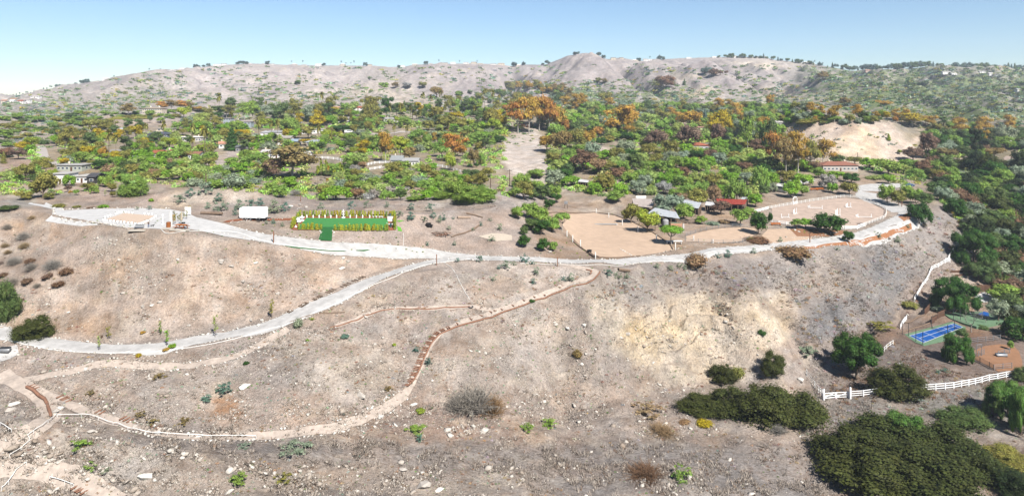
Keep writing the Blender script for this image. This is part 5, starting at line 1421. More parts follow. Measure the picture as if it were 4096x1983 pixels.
 (z3,2,850,940,830,180,'twig','tan','fallen leafless branches in the valley'),
 (z3,2,750,1170,1070,240,'twig','brown','heap of brown twigs in the bottom gully'),
 (z3,2,955,1190,1060,130,'sage','green','bright green plant among rubble in the bottom gully'),
 (z3,2,210,880,800,130,'sage','green','green weed clump in the gully, right'),
 (z3,2,90,900,835,100,'sage','green','green weed clump in the gully, left'),
 (z3,1,900,910,850,150,'sage','green','wide green brush clump below the footpath'),
 (z3,1,925,950,890,60,'sage','blue','blue-green sprig below the wide brush clump'),
 (z3,1,230,1020,945,190,'sage','sage','leaning grey-green bush at the gully edge'),
 (z3,1,150,1190,1115,110,'sage','olive','olive bush in the bottom rubble'),
 (z3,0,1340,1215,1105,140,'sage','green','leafy green bush in the bottom rubble'),
 (z3,0,1265,700,600,110,'sage','blue','blue-green bush on the left rubble slope'),
 (z3,0,1160,730,670,90,'sage','blue','blue-green bush left of the large one on the rubble slope'),
 (z3,0,450,1010,925,130,'sage','green','green leafy bush in the lower left rubble'),
 (z3,0,515,1115,1045,80,'sage','green','green bush below the leafy one at lower left'),
 (z3,0,600,1125,1085,80,'sage','sage','grey-green bush in the lower left rubble'),
 (z3,0,900,600,552,90,'sage','rust','rust-coloured dry plant on the left rubble slope'),
 (z3,0,510,690,645,60,'sage','rust','rusty dry plant above the tie steps'),
 (z3,0,790,820,765,70,'sage','rust','rusty dry plant beside the bottom footpath'),
 (z3,0,860,860,805,80,'sage','rust','second rusty dry plant beside the bottom footpath'),
 (z3,0,1040,860,800,90,'sage','rust','third rusty dry plant beside the bottom footpath'),
 (z3,0,1375,990,945,80,'sage','sage','grey-green bush under the white pipe rail'),
 (z3,1,750,660,620,70,'sage','rust','rust-brown plant above the footpath stones'),
 (z3,1,975,515,458,60,'sage','bluegrey','purple-flowered dark bush beside the long stair'),
 (z3,1,500,360,322,50,'shrub','blue','round blue-green shrub on the middle slope'),
 (z3,1,780,402,376,26,'shrub','lime','tiny yellow-green shrub on the middle slope'),
 (z3,1,900,440,400,50,'sage','blue','blue-green sprig left of the long stair'),
 (z3,2,112,155,128,36,'shrub','deep','small dark bush on the timber edging'),
 (z3,1,290,375,352,22,'shrub','green','tiny green bush below the junction'),
 (z3,0,1390,508,478,38,'shrub','deep','small dark green shrub by the middle footpath'),
 (z3,0,785,465,432,34,'shrub','yellow','small yellow shrub under the lower road'),
 (z3,0,940,430,400,44,'shrub','amber','amber shrub under the lower road'),
 (z3,0,975,412,378,50,'shrub','bright','bright green ground bush beside the lower road'),
 (z3,0,558,425,340,44,'sapling','pale','thin sapling on the lower road edge, leftmost'),
 (z3,0,610,365,290,60,'sapling','olive','olive sapling above the lower road'),
 (z3,0,905,350,262,44,'sapling','green','slim green sapling above the lower road'),
 (z3,0,940,400,308,60,'sapling','bright','leafy green sapling on the lower road edge'),
 (z3,0,1215,350,225,56,'sapling','pale','tallest pale sapling on the lower road'),
 (z3,1,90,238,140,70,'sapling','olive','olive sapling above the lower road bend'),
 (z3,1,240,302,215,64,'shrub','sage','bushy grey-green sapling at the path junction'),
 (z3,1,318,250,222,36,'rosette','lime','lime agave at the road junction'),
 (z3,0,575,355,330,16,'shrub','brown','small stump-like bush above the lower road'),
 (z3,0,805,332,308,32,'shrub','amber','golden ball-shaped plant above the lower road'),
]
for h in H: hero(*h)
# dark twiggy clumps at far left below the knoll
for i, (x, y, wz, tn) in enumerate([(300,1000,110,'brown'),(475,1150,115,'maroon'),(590,1230,130,'brown'),(660,1110,140,'brown'),(140,1010,170,'grey'),(530,1050,190,'grey'),(100,1230,190,'grey'),(270,1200,130,'brown'),(30,1130,90,'brown'),(310,1070,160,'grey'),(5,1010,60,'maroon'),(370,1240,90,'grey'),(80,905,90,'straw'),(320,560,80,'straw'),(230,760,150,'grey'),(240,850,130,'straw'),(50,840,90,'straw'),(70,660,110,'grey')]):
    u, v = z2(0, x, y)
    plant('twig' if tn in ('grey', 'straw') else 'shrub', u, v, wz / 9.976, wz / 9.976 * .62, tn, (('leafless grey brush' if tn == 'grey' else 'dry straw brush' if tn == 'straw' else 'dark brown rounded bush') + ' on the slope at far left'), 'dry bushes on the slope at far left: ' + tn)
# scattered sage along the plateau
SG = [(z2,1,45,430,110),(z2,1,170,510,190),(z2,1,290,490,130),(z2,1,640,470,100),(z2,1,950,460,110),(z2,1,1105,450,100),(z2,1,1305,445,80),(z2,1,1540,475,100),(z2,1,1740,485,110),(z2,1,1430,540,90),(z2,1,1540,575,120),(z2,1,1680,590,80),(z2,1,1770,560,90),(z2,1,1865,575,90),(z2,1,1830,600,70),(z2,1,1970,560,40),(z2,1,2335,580,50),(z2,1,2430,670,90),(z2,1,1925,670,60),(z2,1,1975,825,60),(z2,1,2350,780,80),(z2,1,2245,630,60),(z2,1,2165,680,50),(z2,1,1710,830,60),(z2,1,100,610,50),(z2,1,175,610,70),(z2,1,265,635,60),(z2,0,1790,410,130),(z2,0,2170,390,120),(z2,0,2380,470,140),(z2,0,2200,480,160),(z2,0,2070,460,90),(z2,0,2350,520,80),(z2,0,1490,470,60),(z2,0,1365,470,50),(z2,0,2050,320,180),(z2,0,2500,450,120),(z2,0,1900,340,120),(z2,1,2230,990,90),(z2,1,2500,1060,120),(z2,2,20,1020,60),(z2,2,130,990,110),(z2,2,200,1010,60),(z2,2,580,1180,110),(z2,2,215,1210,80),(z2,2,960,1140,110),(z2,2,1060,1150,90),(z2,2,1140,1155,70),(z2,2,1450,1065,80),(z2,2,1580,1080,80),(z2,2,1670,1040,70),(z2,2,1720,1075,70),(z2,2,2055,945,70),(z2,2,2150,945,110),(z2,2,2405,905,80),(z2,3,690,870,60),(z2,3,1110,750,80),(z2,3,1400,650,60),(z2,3,120,790,70),(z2,3,1290,800,90),(z2,2,240,1110,100),(z2,2,510,1170,60),(z2,1,2370,1180,60),(z2,1,2010,990,60),(z2,1,2420,1060,60)]
for i, (zf, k, x, y, wz) in enumerate(SG):
    u, v = zf(k, x, y); tn = random.choice(['sage', 'sage', 'blue']); 
    where = 'behind the trailer' if u < 270 and v < 216 else 'on the plateau behind the lawn' if v < 226 else 'below the upper road' if v > 245 else 'on the plateau between the lawn and the sand arena'
    plant('sage', u, v, wz / 9.976, wz / 9.976 * .85, tn, f'{WORD[tn]} wispy bush {where}', f'{WORD[tn]} bushes {where}')

# ---- the rest of the wood, filled in by zone
LM = [(150,113,'the hilltop villa'),(232,123,'the blue two-storey wing'),(225,129,'the dark solar-roofed house'),(157,137,'the blue-grey roofed long house'),(191,140,'the flat white house with tall windows'),(164,131,'the low pale flat-roofed house'),(124,133,'the pale blue glasshouse'),(74,141,'the orange-eaved cream house'),(123,156,'the very long grey-roofed bungalow'),(169,157,'the orange-walled house'),(193,158,'the little brown-roofed cottage'),(221,147,'the pink-white cottage'),(231,145,'the tall dark conifer'),(69,170,'the long flat-roofed bungalow'),(60,181,'the white boxy wing'),(93,181,'the dark carport'),(43,187,'the large olive pine'),(48,160,'the curved hillside driveway'),(18,158,'the dark brown round tree'),(92,137,'the flat-topped white-trunked tree'),(215,162,'the bare ravine patch'),(323,120,'the first white middle-row house'),(346,120,'the pink-grey roofed house'),(358,124,'the two-array solar house'),(386,112,'the tallest dark pine'),(390,121,'the two-gabled white house'),(316,132,'the long flat white house'),(274,135,'the grey-gabled white house'),(295,144,'the bluish-roofed cottage'),(312,146,'the pale blue roofed cottage'),(275,157,'the white cottage above the lawn'),(294,170,'the huge rusty tree'),(340,158,'the pale white-fenced paddock'),(396,165,'the white gabled house'),(386,150,'the tall amber eucalyptus'),(455,155,'the big orange eucalyptus'),(447,125,'the wide olive dome tree'),(480,126,'the white bay-windowed bungalow'),(425,112,'the cypress pair'),(362,135,'the pale yard camper'),(320,180,'the fan palms'),(473,190,'the broad scrub mound'),(424,180,'the silvery shrubs'),(400,187,'the scrub behind the lawn hedge'),(336,192,'the bright spreading tree'),(520,160,'the pale ravine'),(540,128,'the great orange grove'),(623,126,'the great amber eucalyptus'),(662,126,'the dense green round tree'),(718,125,'the bright yellow tree'),(690,148,'the red-roofed white house'),(656,150,'the dark brown tree'),(600,146,'the sandy bank'),(565,150,'the lower orange thicket'),(583,168,'the big brown-green tree'),(750,140,'the open pine'),(790,165,'the knoll eucalyptus grove'),(840,168,'the long tiled house'),(583,184,'the little grey shed'),(641,200,'the white shade screen'),(668,205,'the grey-green barn tree'),(735,190,'the big drooping tree'),(700,185,'the tan and green tree'),(850,140,'the pale knoll'),(910,155,'the wide dark brown tree'),(950,158,'the flat rust tree'),(976,195,'the left canyon pole'),(1015,222,'the nearer canyon pole'),(1020,190,'the edge canyon pole'),(900,200,'the road island trees'),(975,240,'the great dark pepper tree'),(985,262,'the terraced bank'),(1000,295,'the gravel pad'),(975,160,'the grey track'),(972,150,'the very dark pine'),(1000,170,'the dusty grey bush'),(910,124,'the yellow eucalyptus'),(640,110,'the upper wood track'),(700,112,'the upper orange tree'),(590,110,'the hill track foot'),(560,105,'the amber track eucalyptus'),(770,112,'the canyon mouth'),(100,118,'the bare shoulder'),(30,120,'the left scrub slope'),(480,100,'the upper wood villas'),(400,100,'the bare upper bank')]
def near(u, v):
    d_, a, b, t_ = min(((u - a) ** 2 + ((v - b) * 1.6) ** 2, a, b, t_) for a, b, t_ in LM)
    du, dv = u - a, (v - b) * 1.6
    if abs(du) > abs(dv): k = ('just ' if abs(du) < 9 else '') + ('right of ' if du > 0 else 'left of ')
    else: k = ('in front of ' if dv > 0 else 'behind ')
    return k + t_
def sized(w): return 'small ' if w < 10 else 'large ' if w > 17 else ''
def fill(zone, n, kinds, wr, asp, where, rng, mind=.55, parts=True):
    mind *= .9; n = int(n * 1.15)
    xs = [p[0] for p in zone]; ys = [p[1] for p in zone]; c = 0; t = 0
    while c < n and t < n * 30:
        t += 1
        u = rng.uniform(min(xs), max(xs)); v = rng.uniform(min(ys), max(ys))
        if not inpoly(zone, np.array([u]), np.array([v]))[0]: continue
        kind, tn = rng.choice(kinds)
        if kind == 'weep' and tn in ('pale', 'sage', 'dark'): kind = 'bushy'
        wpx = 1.38 * rng.uniform(*wr) * (.75 + .5 * (v - min(ys)) / (max(ys) - min(ys) + 1)); hpx = wpx * rng.uniform(*asp)
        if kind in ('euc', 'pine'): hpx *= 1.5; wpx *= .9
        if kind == 'conifer': hpx *= 1.4; wpx *= .45
        if kind == 'palm': hpx *= 2.0; wpx *= .8
        if any(((u - a) ** 2 + ((v - hpx * .5 - b) * 1.3) ** 2) < ((wpx + w_) * .5 * mind) ** 2 for a, b, w_ in TREES): continue
        if any(x0 - wpx * .3 < u < x1 + wpx * .3 and y0 < v < y1 + (hpx * .55 if y1 - y0 > 27 else 0) for x0, y0, x1, y1 in KEEP): continue
        plant(kind, u, v, wpx, hpx, tn, f'{sized(wpx)}{WORD[tn]} {PW[kind]} {near(u, v)}', f'{WORD[tn]} {PW[kind]}s {where}', parts=parts)
        c += 1
    return c
# clearings kept open (houses, yards, tracks): x0, y0, x1, y1 in picture points (bottom of plant)
KEEP = [(106,140,139,158),(146,133,168,144),(181,135,202,148),(146,150,178,161),(213,121,240,130),(223,118,256,131),(250,129,281,142),(280,132,324,139),(301,128,331,135),(316,118,330,124),(338,117,372,124),(384,116,408,124),(402,128,436,138),(259,150,283,162),(283,139,316,150),(330,143,345,150),(370,132,412,143),(381,127,400,134),(468,121,502,131),(390,155,420,170),(50,164,85,190),(84,168,102,184),(308,154,342,172),(505,130,548,188),(588,143,616,158),(574,170,590,184),(676,143,712,154),(621,146,640,156),(508,122,532,128),(592,128,606,134),(823,158,862,172),(783,124,925,162),(630,200,640,240),(632,196,702,228),(700,202,756,214),(776,172,890,184),(860,186,915,210),(768,200,895,232),(40,146,60,166),(216,146,240,166),(0,158,30,176),(116,120,180,131),(366,160,384,180),(385,160,420,170),(440,166,480,177),(96,184,160,208),(28,196,200,232),(985,206,1000,214),(485,178,498,196),(640,172,658,180),(692,170,720,180),(230,201,560,260),(925,158,985,166),(990,150,1024,166),(312,176,330,186)]
KEEP = [(a, b, c, d - (1 if d - b < 23 and d < 175 and a < 700 else 0)) for a, b, c, d in KEEP]
FR = random.Random(99)
greens = [('weep','green'),('weep','bright'),('bushy','green'),('bushy','olive'),('weep','pale'),('bushy','dark'),('round','olive'),('weep','green'),('bushy','bright'),('shrub','pale')]
house_band = greens + [('round','lime'),('bushy','yellow'),('pine','dark'),('euc','olive'),('palm','olive'),('bushy','green'),('shrub','sage')]
fill([(180,118),(520,106),(520,118),(500,134),(190,132)], 120, house_band, (6,12), (.7,1.0), 'in the upper band of houses', FR)
fill([(20,150),(110,136),(240,128),(500,130),(495,150),(290,158),(60,165)], 190, house_band, (7,13), (.65,.95), 'among the houses at left', FR)
fill([(0,163),(60,166),(220,158),(200,180),(150,182),(110,182),(40,186),(0,176)], 85, greens + [('shrub','tan'),('shrub','olive')], (7,14), (.6,.9), 'in the thicket behind the left terrace', FR)
fill([(225,166),(262,156),(285,165),(262,186),(215,188),(190,186)], 45, [('bushy','green'),('shrub','green'),('bushy','bright'),('shrub','sage')], (8,15), (.55,.75), 'in the green gully left of the huge rusty tree', FR)
fill([(320,160),(400,168),(480,170),(500,196),(480,202),(350,202),(320,196)], 130, greens + [('shrub','grey'),('bushy','tan'),('shrub','sage')], (9,16), (.6,.85), 'in the scrub wood behind the lawn', FR)
fill([(540,108),(800,108),(830,118),(780,140),(540,142)], 170, greens + [('weep','sage'),('euc','amber'),('weep','sage'),('bushy','green')], (7,12), (.65,.95), 'in the upper wood right of centre', FR)
fill([(560,142),(780,140),(800,160),(930,164),(945,180),(780,178),(620,178),(550,190),(548,165)], 200, greens + [('weep','sage'),('bushy','brown'),('weep','green'),('weep','pale'),('bushy','deep')], (10,17), (.65,.95), 'in the dense wood above the stables', FR)
fill([(512,165),(560,176),(560,200),(512,200)], 26, greens, (9,15), (.6,.85), 'at the mouth of the pale ravine', FR)
fill([(620,178),(770,176),(770,196),(700,204),(640,196)], 40, greens + [('weep','sage')], (11,17), (.7,.95), 'just above the barns', FR)
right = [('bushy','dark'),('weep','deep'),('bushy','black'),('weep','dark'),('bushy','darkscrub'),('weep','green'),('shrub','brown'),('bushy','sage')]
fill([(925,140),(1080,140),(1080,300),(1005,300),(985,262),(955,215),(935,195),(925,172)], 300, right, (11,20), (.65,.95), 'in the dark canyon wood at right', FR)
fill([(985,262),(1080,250),(1080,350),(1020,340),(1005,320)], 60, right, (12,22), (.7,.95), 'in the canyon wood right of the courts', FR)
fill([(0,118),(200,108),(200,126),(110,134),(40,150),(0,146)], 60, [('shrub','green'),('shrub','olive'),('bushy','green'),('shrub','dark')], (5,11), (.35,.6), 'on the open left hillside', FR)
fill([(785,123),(900,118),(930,128),(1080,134),(1080,150),(930,146),(900,130)], 70, [('bushy','olive'),('euc','amber'),('bushy','green'),('bushy','dark'),('shrub','sage')], (6,12), (.6,.95), 'behind the pale knoll', FR)
# the ridge skyline trees
RID = [(28,86),(120,75),(200,62),(242,60)]
ridge = lambda u: float(ENV[int((u + 190) / 1.6), :].min())
rr = random.Random(5)
def ridge_plant(u, hpx, kind, tn, where):
    i = int((u + 190) / 1.6); j = ridge_row - 2; p = Vector((float(GX[i, j]), float(GD[i, j]), float(GZ[i, j]) + CZ - 1))
    wpx = hpx * (1.2 if kind in ('round', 'bushy') else .5); s = p.y / F
    plant(kind, u, 0, wpx, hpx, tn, f'{WORD[tn]} {PW[kind]} {where}', f'{WORD[tn]} {PW[kind]}s {where}', parts=False, pos=p)
for u in np.arange(846, 1075, 3.4): ridge_plant(u + rr.uniform(-1, 1), rr.uniform(3.5, 9), rr.choice(['round', 'bushy', 'bushy', 'conifer']), rr.choice(['bluegrey', 'dark', 'bluegrey']), 'on the skyline at right')
for u in list(np.arange(720, 846, 4.5)): ridge_plant(u + rr.uniform(-1.5, 1.5), rr.uniform(2.5, 6), rr.choice(['round', 'bushy', 'conifer']), rr.choice(['bluegrey', 'dark']), 'on the skyline right of centre')
for u in [238,241,244,248,196,200,205,209,70,76,82,88,58,62,576,579,600,604,514,524,543,548,400,427,640,660,664,366,325,268]: ridge_plant(u, rr.uniform(3, 6), 'bushy', 'bluegrey', 'on the skyline left of centre')
for u in list(np.arange(2, 55, 3.0)) + [115,150,161,342,346,351,354,440,460,478,303,292,660,812,815,820,824,525,651]:
    i = int((u + 190) / 1.6); j = ridge_row - 2; p = Vector((float(GX[i, j]), float(GD[i, j]), float(GZ[i, j]) + CZ - 1))
    plant('palm', u, 0, 3.0, rr.uniform(4, 6.5), 'bluegrey', 'tiny palm silhouette on the skyline', 'palms on the skyline', parts=False, pos=p)
# the eucalyptus wood below the ridge, centre
for i in range(34):
    u = rr.uniform(508, 566); v = 88 + rr.uniform(0, 4) + (3 if u > 540 else 0)
    plant('euc' if i % 3 else 'round', u, v, rr.uniform(6, 9), rr.uniform(7, 11), rr.choice(['olive', 'rust', 'amber', 'olive']), 'tree of the brown-topped eucalyptus wood below the ridge', 'brown-topped eucalyptus wood below the ridge')
for i in range(60):
    u = rr.uniform(455, 568); v = 93 + rr.uniform(0, 11) + max(0, (490 - u) * .05)
    plant('bushy', u, v, rr.uniform(5, 9), rr.uniform(4, 7), rr.choice(['sage', 'green', 'dark', 'olive']), 'dusty tree ' + near(u, v), 'dusty green trees under the eucalyptus wood')
# palms by the lawn
for x, yb, yt in [(615,250,20),(648,235,-30),(700,200,-40),(720,170,20),(840,190,-10),(860,200,20),(710,240,150),(780,170,60)]:
    u, vb = z2(1, x, yb); _, vt = z2(1, x, yt)
    plant('palm', u, vb, 8, vb - vt, rr.choice(['lime', 'amber']), 'fan palm in the cluster behind the lawn', 'palms behind the lawn')
# agaves and aloes lining road and beds
AG = [(x, y, 1) for x, y in [(70,620),(185,625),(160,680),(315,710),(360,690),(505,740),(440,725),(1025,742),(1265,742),(1400,745),(1110,800),(1210,800),(1420,790),(1418,818),(1580,825),(1665,835),(1560,880),(1605,890),(1665,890),(1500,865),(1398,855),(1170,750),(690,860),(955,870),(1195,860),(40,800),(100,880),(250,1210),(480,1140)]]
AG += [(x, y, 2) for x, y in [(635,815),(650,905),(720,875),(560,745),(600,780),(545,800),(505,840),(485,875),(420,900),(285,905),(755,925),(680,940),(1685,855),(1740,755),(1110,550),(1380,690),(1000,512),(1050,1020),(1130,1015),(970,1040),(340,1000),(415,1050),(240,1000),(150,1015),(1915,775),(1710,680),(1390,1005),(800,1050)]]
AG += [(x, y, 3) for x, y in [(255,680),(315,685),(365,685),(365,700),(405,700),(445,685),(585,715),(640,715),(570,700),(130,640),(175,650),(1065,690)]]
AG += [(x, y, 0) for x, y in [(1830,715),(1965,715),(2065,700),(2130,690),(2215,735),(2370,775),(2480,805),(1190,895),(1980,680),(1860,685),(970,580),(940,598),(1000,603),(1065,610),(1130,618),(1235,628),(1300,630),(1150,500),(1235,495),(1605,560),(1570,580),(1550,600)]]
for i, (x, y, k) in enumerate(AG):
    u, v = z2(k, x, y); s = rr.uniform(2.2, 3.6)
    wh = {0: 'around the terrace edge', 1: 'along the upper road near the lawn', 2: 'near the sand arena', 3: 'in the red planted bed'}[k]
    tn = rr.choice(['lime', 'green', 'sage']); plant('rosette', u, v, s, s * .8, tn, f'small {WORD[tn]} spiky plant {wh}', f'small {WORD[tn]} spiky plants {wh}')
# small weeds on the slopes (too many to count)
def clumps(name, pts, wr, tints, label, cat, rng, kind='sage', leafn=14, flat=.8):
    V = []; T = []; o = 0
    m, t, b = new_mat('weeds_' + name + str(len(pts))); g = t.nodes.new('ShaderNodeNewGeometry')
    b.inputs['Roughness'].default_value = .8
    at = t.nodes.new('ShaderNodeAttribute'); at.attribute_name = 'leafcol'; t.links.new(at.outputs['Color'], b.inputs['Base Color'])
    cols = []
    for u, v in pts:
        p = P(u, v); w_ = rng.uniform(*wr) * p.y / F if wr[1] < 20 else 1
        n = leafn; c = lin(TINT[rng.choice(tints)]); c = [x * KALL * rng.uniform(.8, 1.2) for x in c]
        d = rng.normal(0, 1, (n, 3)); d /= np.linalg.norm(d, axis=1)[:, None]; d[:, 2] = np.abs(d[:, 2]) * flat
        q = np.array(p) + d * (w_ * .5) * rng.uniform(.4, 1, (n, 1)); s = w_ * .5 * 1.5 / math.sqrt(n)
        a = rng.normal(0, 1, (n, 3)); a /= np.linalg.norm(a, axis=1)[:, None]; b2 = np.cross(a, rng.normal(0, 1, (n, 3))); b2 /= np.linalg.norm(b2, axis=1)[:, None]
        V.append(np.stack([q - a * s, q + b2 * s, q + a * s], 1).reshape(-1, 3)); T.append(np.arange(3 * n).reshape(-1, 3) + o); o += 3 * n
        kk = rng.uniform(.75, 1.25, (n, 1, 1)); cols.append(np.broadcast_to(np.array([*c, 1.0])[None, None] * np.array([1, 1, 1, 1]) * kk, (n, 3, 4)).reshape(-1, 4))
    me = mesh_np(name, np.concatenate(V), np.concatenate(T), [m])
    a = me.attributes.new('leafcol', 'FLOAT_COLOR', 'POINT'); a.data.foreach_set('color', np.concatenate(cols).astype(np.float32).ravel())
    o_ = link(name, me); tag(o_, label, cat, kind='stuff'); return o_
rng = np.random.default_rng(77)
pts = []
while len(pts) < 1500:
    u = rng.uniform(0, 1024); v = rng.uniform(232, 495)
    m = MK.get(np.array([u]), np.array([v]))[0]
    if FL.get(np.array([u]), np.array([v]))[0, 0] > .2: continue
    if rng.random() < (m[0] * .8 + .06) * (vnoise(u / 20, v / 12) > .45): pts.append((u, v))
clumps('weeds', pts, (1.2, 3.4), ['blue', 'leafy', 'sage', 'dark', 'brown', 'maroon'], 'small green and rusty weeds dotted over the stony slopes', 'weeds', rng, leafn=34)
pts = []
while len(pts) < 900:
    u = rng.uniform(590, 985); v = rng.uniform(205, 440)
    m = MK.get(np.array([u]), np.array([v]))[0]
    if m[1] > .4 and rng.random() < .8 and FL.get(np.array([u]), np.array([v]))[0, 0] < .2: pts.append((u, v))
clumps('dry_brush', pts, (2, 6), ['grey', 'tan', 'maroon', 'grey', 'brown'], 'grey and tan dry brush over the bluff', 'dry brush', rng, leafn=60)
pts = []
while len(pts) < 1500:
    u = rng.uniform(0, 1024); v = rng.uniform(270, 495)
    if FL.get(np.array([u]), np.array([v]))[0, 0] > .2: continue
    if vnoise(u / 34 + 3, v / 15) > .5 and vnoise(u / 9 + 3, v / 6) > .4: pts.append((u, v))
clumps('dry_litter', pts, (1.5, 5), ['brown', 'maroon', 'grey', 'brown', 'tan'], 'low brown and grey dead brush lying over the slopes', 'dry brush', rng, leafn=44, flat=.35)
# far scrub as one mass
pts = []
while len(pts) < 7500:
    U = rng.uniform(-20, 1060, 4000); V = rng.uniform(64, 150, 4000)
    m = MK.get(U, V)[:, 2]; nz = fbm(U / 22, V / 7, 3)
    k = (rng.random(4000) < m * .9 + .02) & (nz > .12 - m * .75)
    for u, v in zip(U[k], V[k]):
        if v > ridge(u) + 1.5: pts.append((u, v))
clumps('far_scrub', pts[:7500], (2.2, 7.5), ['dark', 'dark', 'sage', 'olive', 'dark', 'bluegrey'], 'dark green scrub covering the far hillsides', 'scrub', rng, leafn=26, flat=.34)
# rough ground cover inside the woods
pts = []
wood = [[(0,150),(250,125),(520,118),(520,196),(300,200),(200,186),(0,196)], [(545,112),(800,110),(930,165),(930,186),(780,180),(600,196),(548,186)], [(930,150),(1070,150),(1070,340),(1010,330),(985,250),(940,200)]]
while len(pts) < 7000:
    z_ = wood[int(rng.integers(0, 3))]; u = rng.uniform(min(p[0] for p in z_), max(p[0] for p in z_)); v = rng.uniform(110, 340)
    if inpoly(z_, np.array([u]), np.array([v]))[0] and not any(x0 < u < x1 and y0 < v < y1 for x0, y0, x1, y1 in KEEP): pts.append((u, v))
clumps('undergrowth', pts, (5, 12), ['green', 'olive', 'dark', 'pale', 'green', 'bright', 'green'], 'undergrowth between the trees of the wood', 'undergrowth', rng, leafn=52, flat=.75)

# ================================================================== buildings
glass = M('window_glass', (96, 110, 124), .25, .1, 2)
dark_in = M('dark_opening', (52, 46, 42), .9, .1, 2)
def wallm(c): return M('wall_%d_%d_%d' % c, c, .9, .06, .8)
def roofm(c): return M('roof_%d_%d_%d' % c, c, .85, .18, 2.2, .3)
WH = (300,296,290); CR = (262,246,222); GR = (172,168,164); TILE = (186,112,82); BLUE = (96,104,122); PINKR = (190,150,136); WOODW = (176,128,96); PALEB = (200,214,222); DKR = (88,84,84)
SOLAR = M('solar_panel', (44, 58, 92), .25, .1, 3)
def gable(L, D, e, rise, t=.22):
    """low gable roof, ridge along x, with eaves of overhang e and thickness t"""
    x = L / 2 + e; y = D / 2 + e
    V = [(-x,-y,0),(x,-y,0),(x,0,rise),(-x,0,rise),(-x,y,0),(x,y,0)]
    V += [(a, b, c + t) for a, b, c in V]
    Fc = [(6,7,8,9),(9,8,11,10),(1,0,3,2),(2,3,4,5),(0,1,7,6),(5,4,10,11),(0,6,9,3),(3,9,10,4),(1,2,8,7),(2,5,11,8)]
    return V, Fc
def hip(L, D, e, rise, t=.22):
    x = L / 2 + e; y = D / 2 + e; k = max(x - y, .3)
    V = [(-x,-y,0),(x,-y,0),(x,y,0),(-x,y,0),(-x,-y,t),(x,-y,t),(x,y,t),(-x,y,t),(-k,0,rise+t),(k,0,rise+t)]
    Fc = [(3,2,1,0),(0,1,5,4),(1,2,6,5),(2,3,7,6),(3,0,4,7),(4,5,9,8),(5,6,9),(6,7,8,9),(7,4,8)]
    return V, Fc
def gwall(L, D, h, rise, style):
    V = [(-L/2,-D/2,-3),(L/2,-D/2,-3),(L/2,D/2,-3),(-L/2,D/2,-3),(-L/2,-D/2,h),(L/2,-D/2,h),(L/2,D/2,h),(-L/2,D/2,h)]
    Fc = [(0,1,5,4),(2,3,7,6)]
    if style == 'gable':
        V += [(-L/2,0,h+rise),(L/2,0,h+rise)]; Fc += [(1,2,6,9,5),(3,0,4,8,7)]
    else: Fc += [(1,2,6,5),(3,0,4,7),(4,5,6,7)]
    return V, Fc
def house(u, v, wpx, label, wall=WH, roof=GR, style='gable', h=2.9, D=8, rz=0, win=5, ch=1, solar=0, rise=1.5, group=None, name='house', porch=False, winh=1.2, pos=None, doors=1):
    p = pos or P(u, v); s = p.y / F; L = wpx * s
    t = empty(name, (p.x, p.y + D / 2, p.z + .1), rz); tag(t, label, 'house', group)
    link('wall', polymesh('wall', *gwall(L, D, h, rise, style), wallm(wall)), t)
    if style == 'flat': V, Fc = merge(([(x*(L/2+.5), y*(D/2+.6), z) for z in (0,.35) for y in (-1,1) for x in (-1,1)], CUBE_F))
    elif style == 'gable': V, Fc = gable(L, D, .6, rise)
    else: V, Fc = hip(L, D, .6, rise)
    ro = link('roof', polymesh('roof', V, Fc, roofm(roof)), t, (0, 0, h + .01))
    fr = wallm(WH)
    n = max(1, int(win)); dn = n // 2 if doors else -1
    for i in range(n):
        x = -L / 2 + L * (i + .5) / n; ww = min(1.9, L / n * .62)
        if i == dn:
            d_ = box('door', t, (x, -D / 2 - .04, 1.05), (1.0, .1, 2.1), M('door_paint', (120, 84, 62), .7, .1, 2))
        else:
            f_ = box('window', t, (x, -D / 2 - .03, 1.55), (ww, .09, winh), fr)
            g_ = link('pane', cube(glass), f_, (0, -.62, 0)); g_.scale = (.86, .5, .84)
        if h > 5:
            f_ = box('window', t, (x, -D / 2 - .03, 4.4), (ww, .09, 1.3), fr); g_ = link('pane', cube(glass), f_, (0, -.62, 0)); g_.scale = (.86, .5, .84)
    f_ = box('window', t, (L / 2 + .03, 0, 1.55), (.09, 1.6, 1.1), fr); g_ = link('pane', cube(glass), f_, (.62, 0, 0)); g_.scale = (.5, .86, .84)
    f_ = box('window', t, (-L / 2 - .03, 0, 1.55), (.09, 1.6, 1.1), fr); g_ = link('pane', cube(glass), f_, (-.62, 0, 0)); g_.scale = (.5, .86, .84)
    for i in range(ch):
        box('chimney', ro, (L * (-.22 + .45 * i), .6, rise + .5 if style != 'flat' else .8), (.9, .9, 1.7), wallm(CR if wall != CR else WH))
    for i in range(solar):
        q = box('solar_panel', ro, (L * (.14 + .16 * i) - (.1 * L if solar > 1 else 0), -D * .24, (rise * .52 + .33) if style != 'flat' else .55), (min(3.4, L * .14), 2.2, .1), SOLAR, rx=math.atan2(rise, D / 2 + .6) if style != 'flat' else .1)
    if porch:
        box('porch_roof', t, (-L * .1, -D / 2 - 1.4, 2.5), (L * .45, 2.6, .16), roofm(roof))
        for k in range(4): box('porch_post', t, (-L * .1 + L * .44 * (k / 3 - .5), -D / 2 - 2.5, 1.2), (.18, .18, 2.5), fr)
    return t
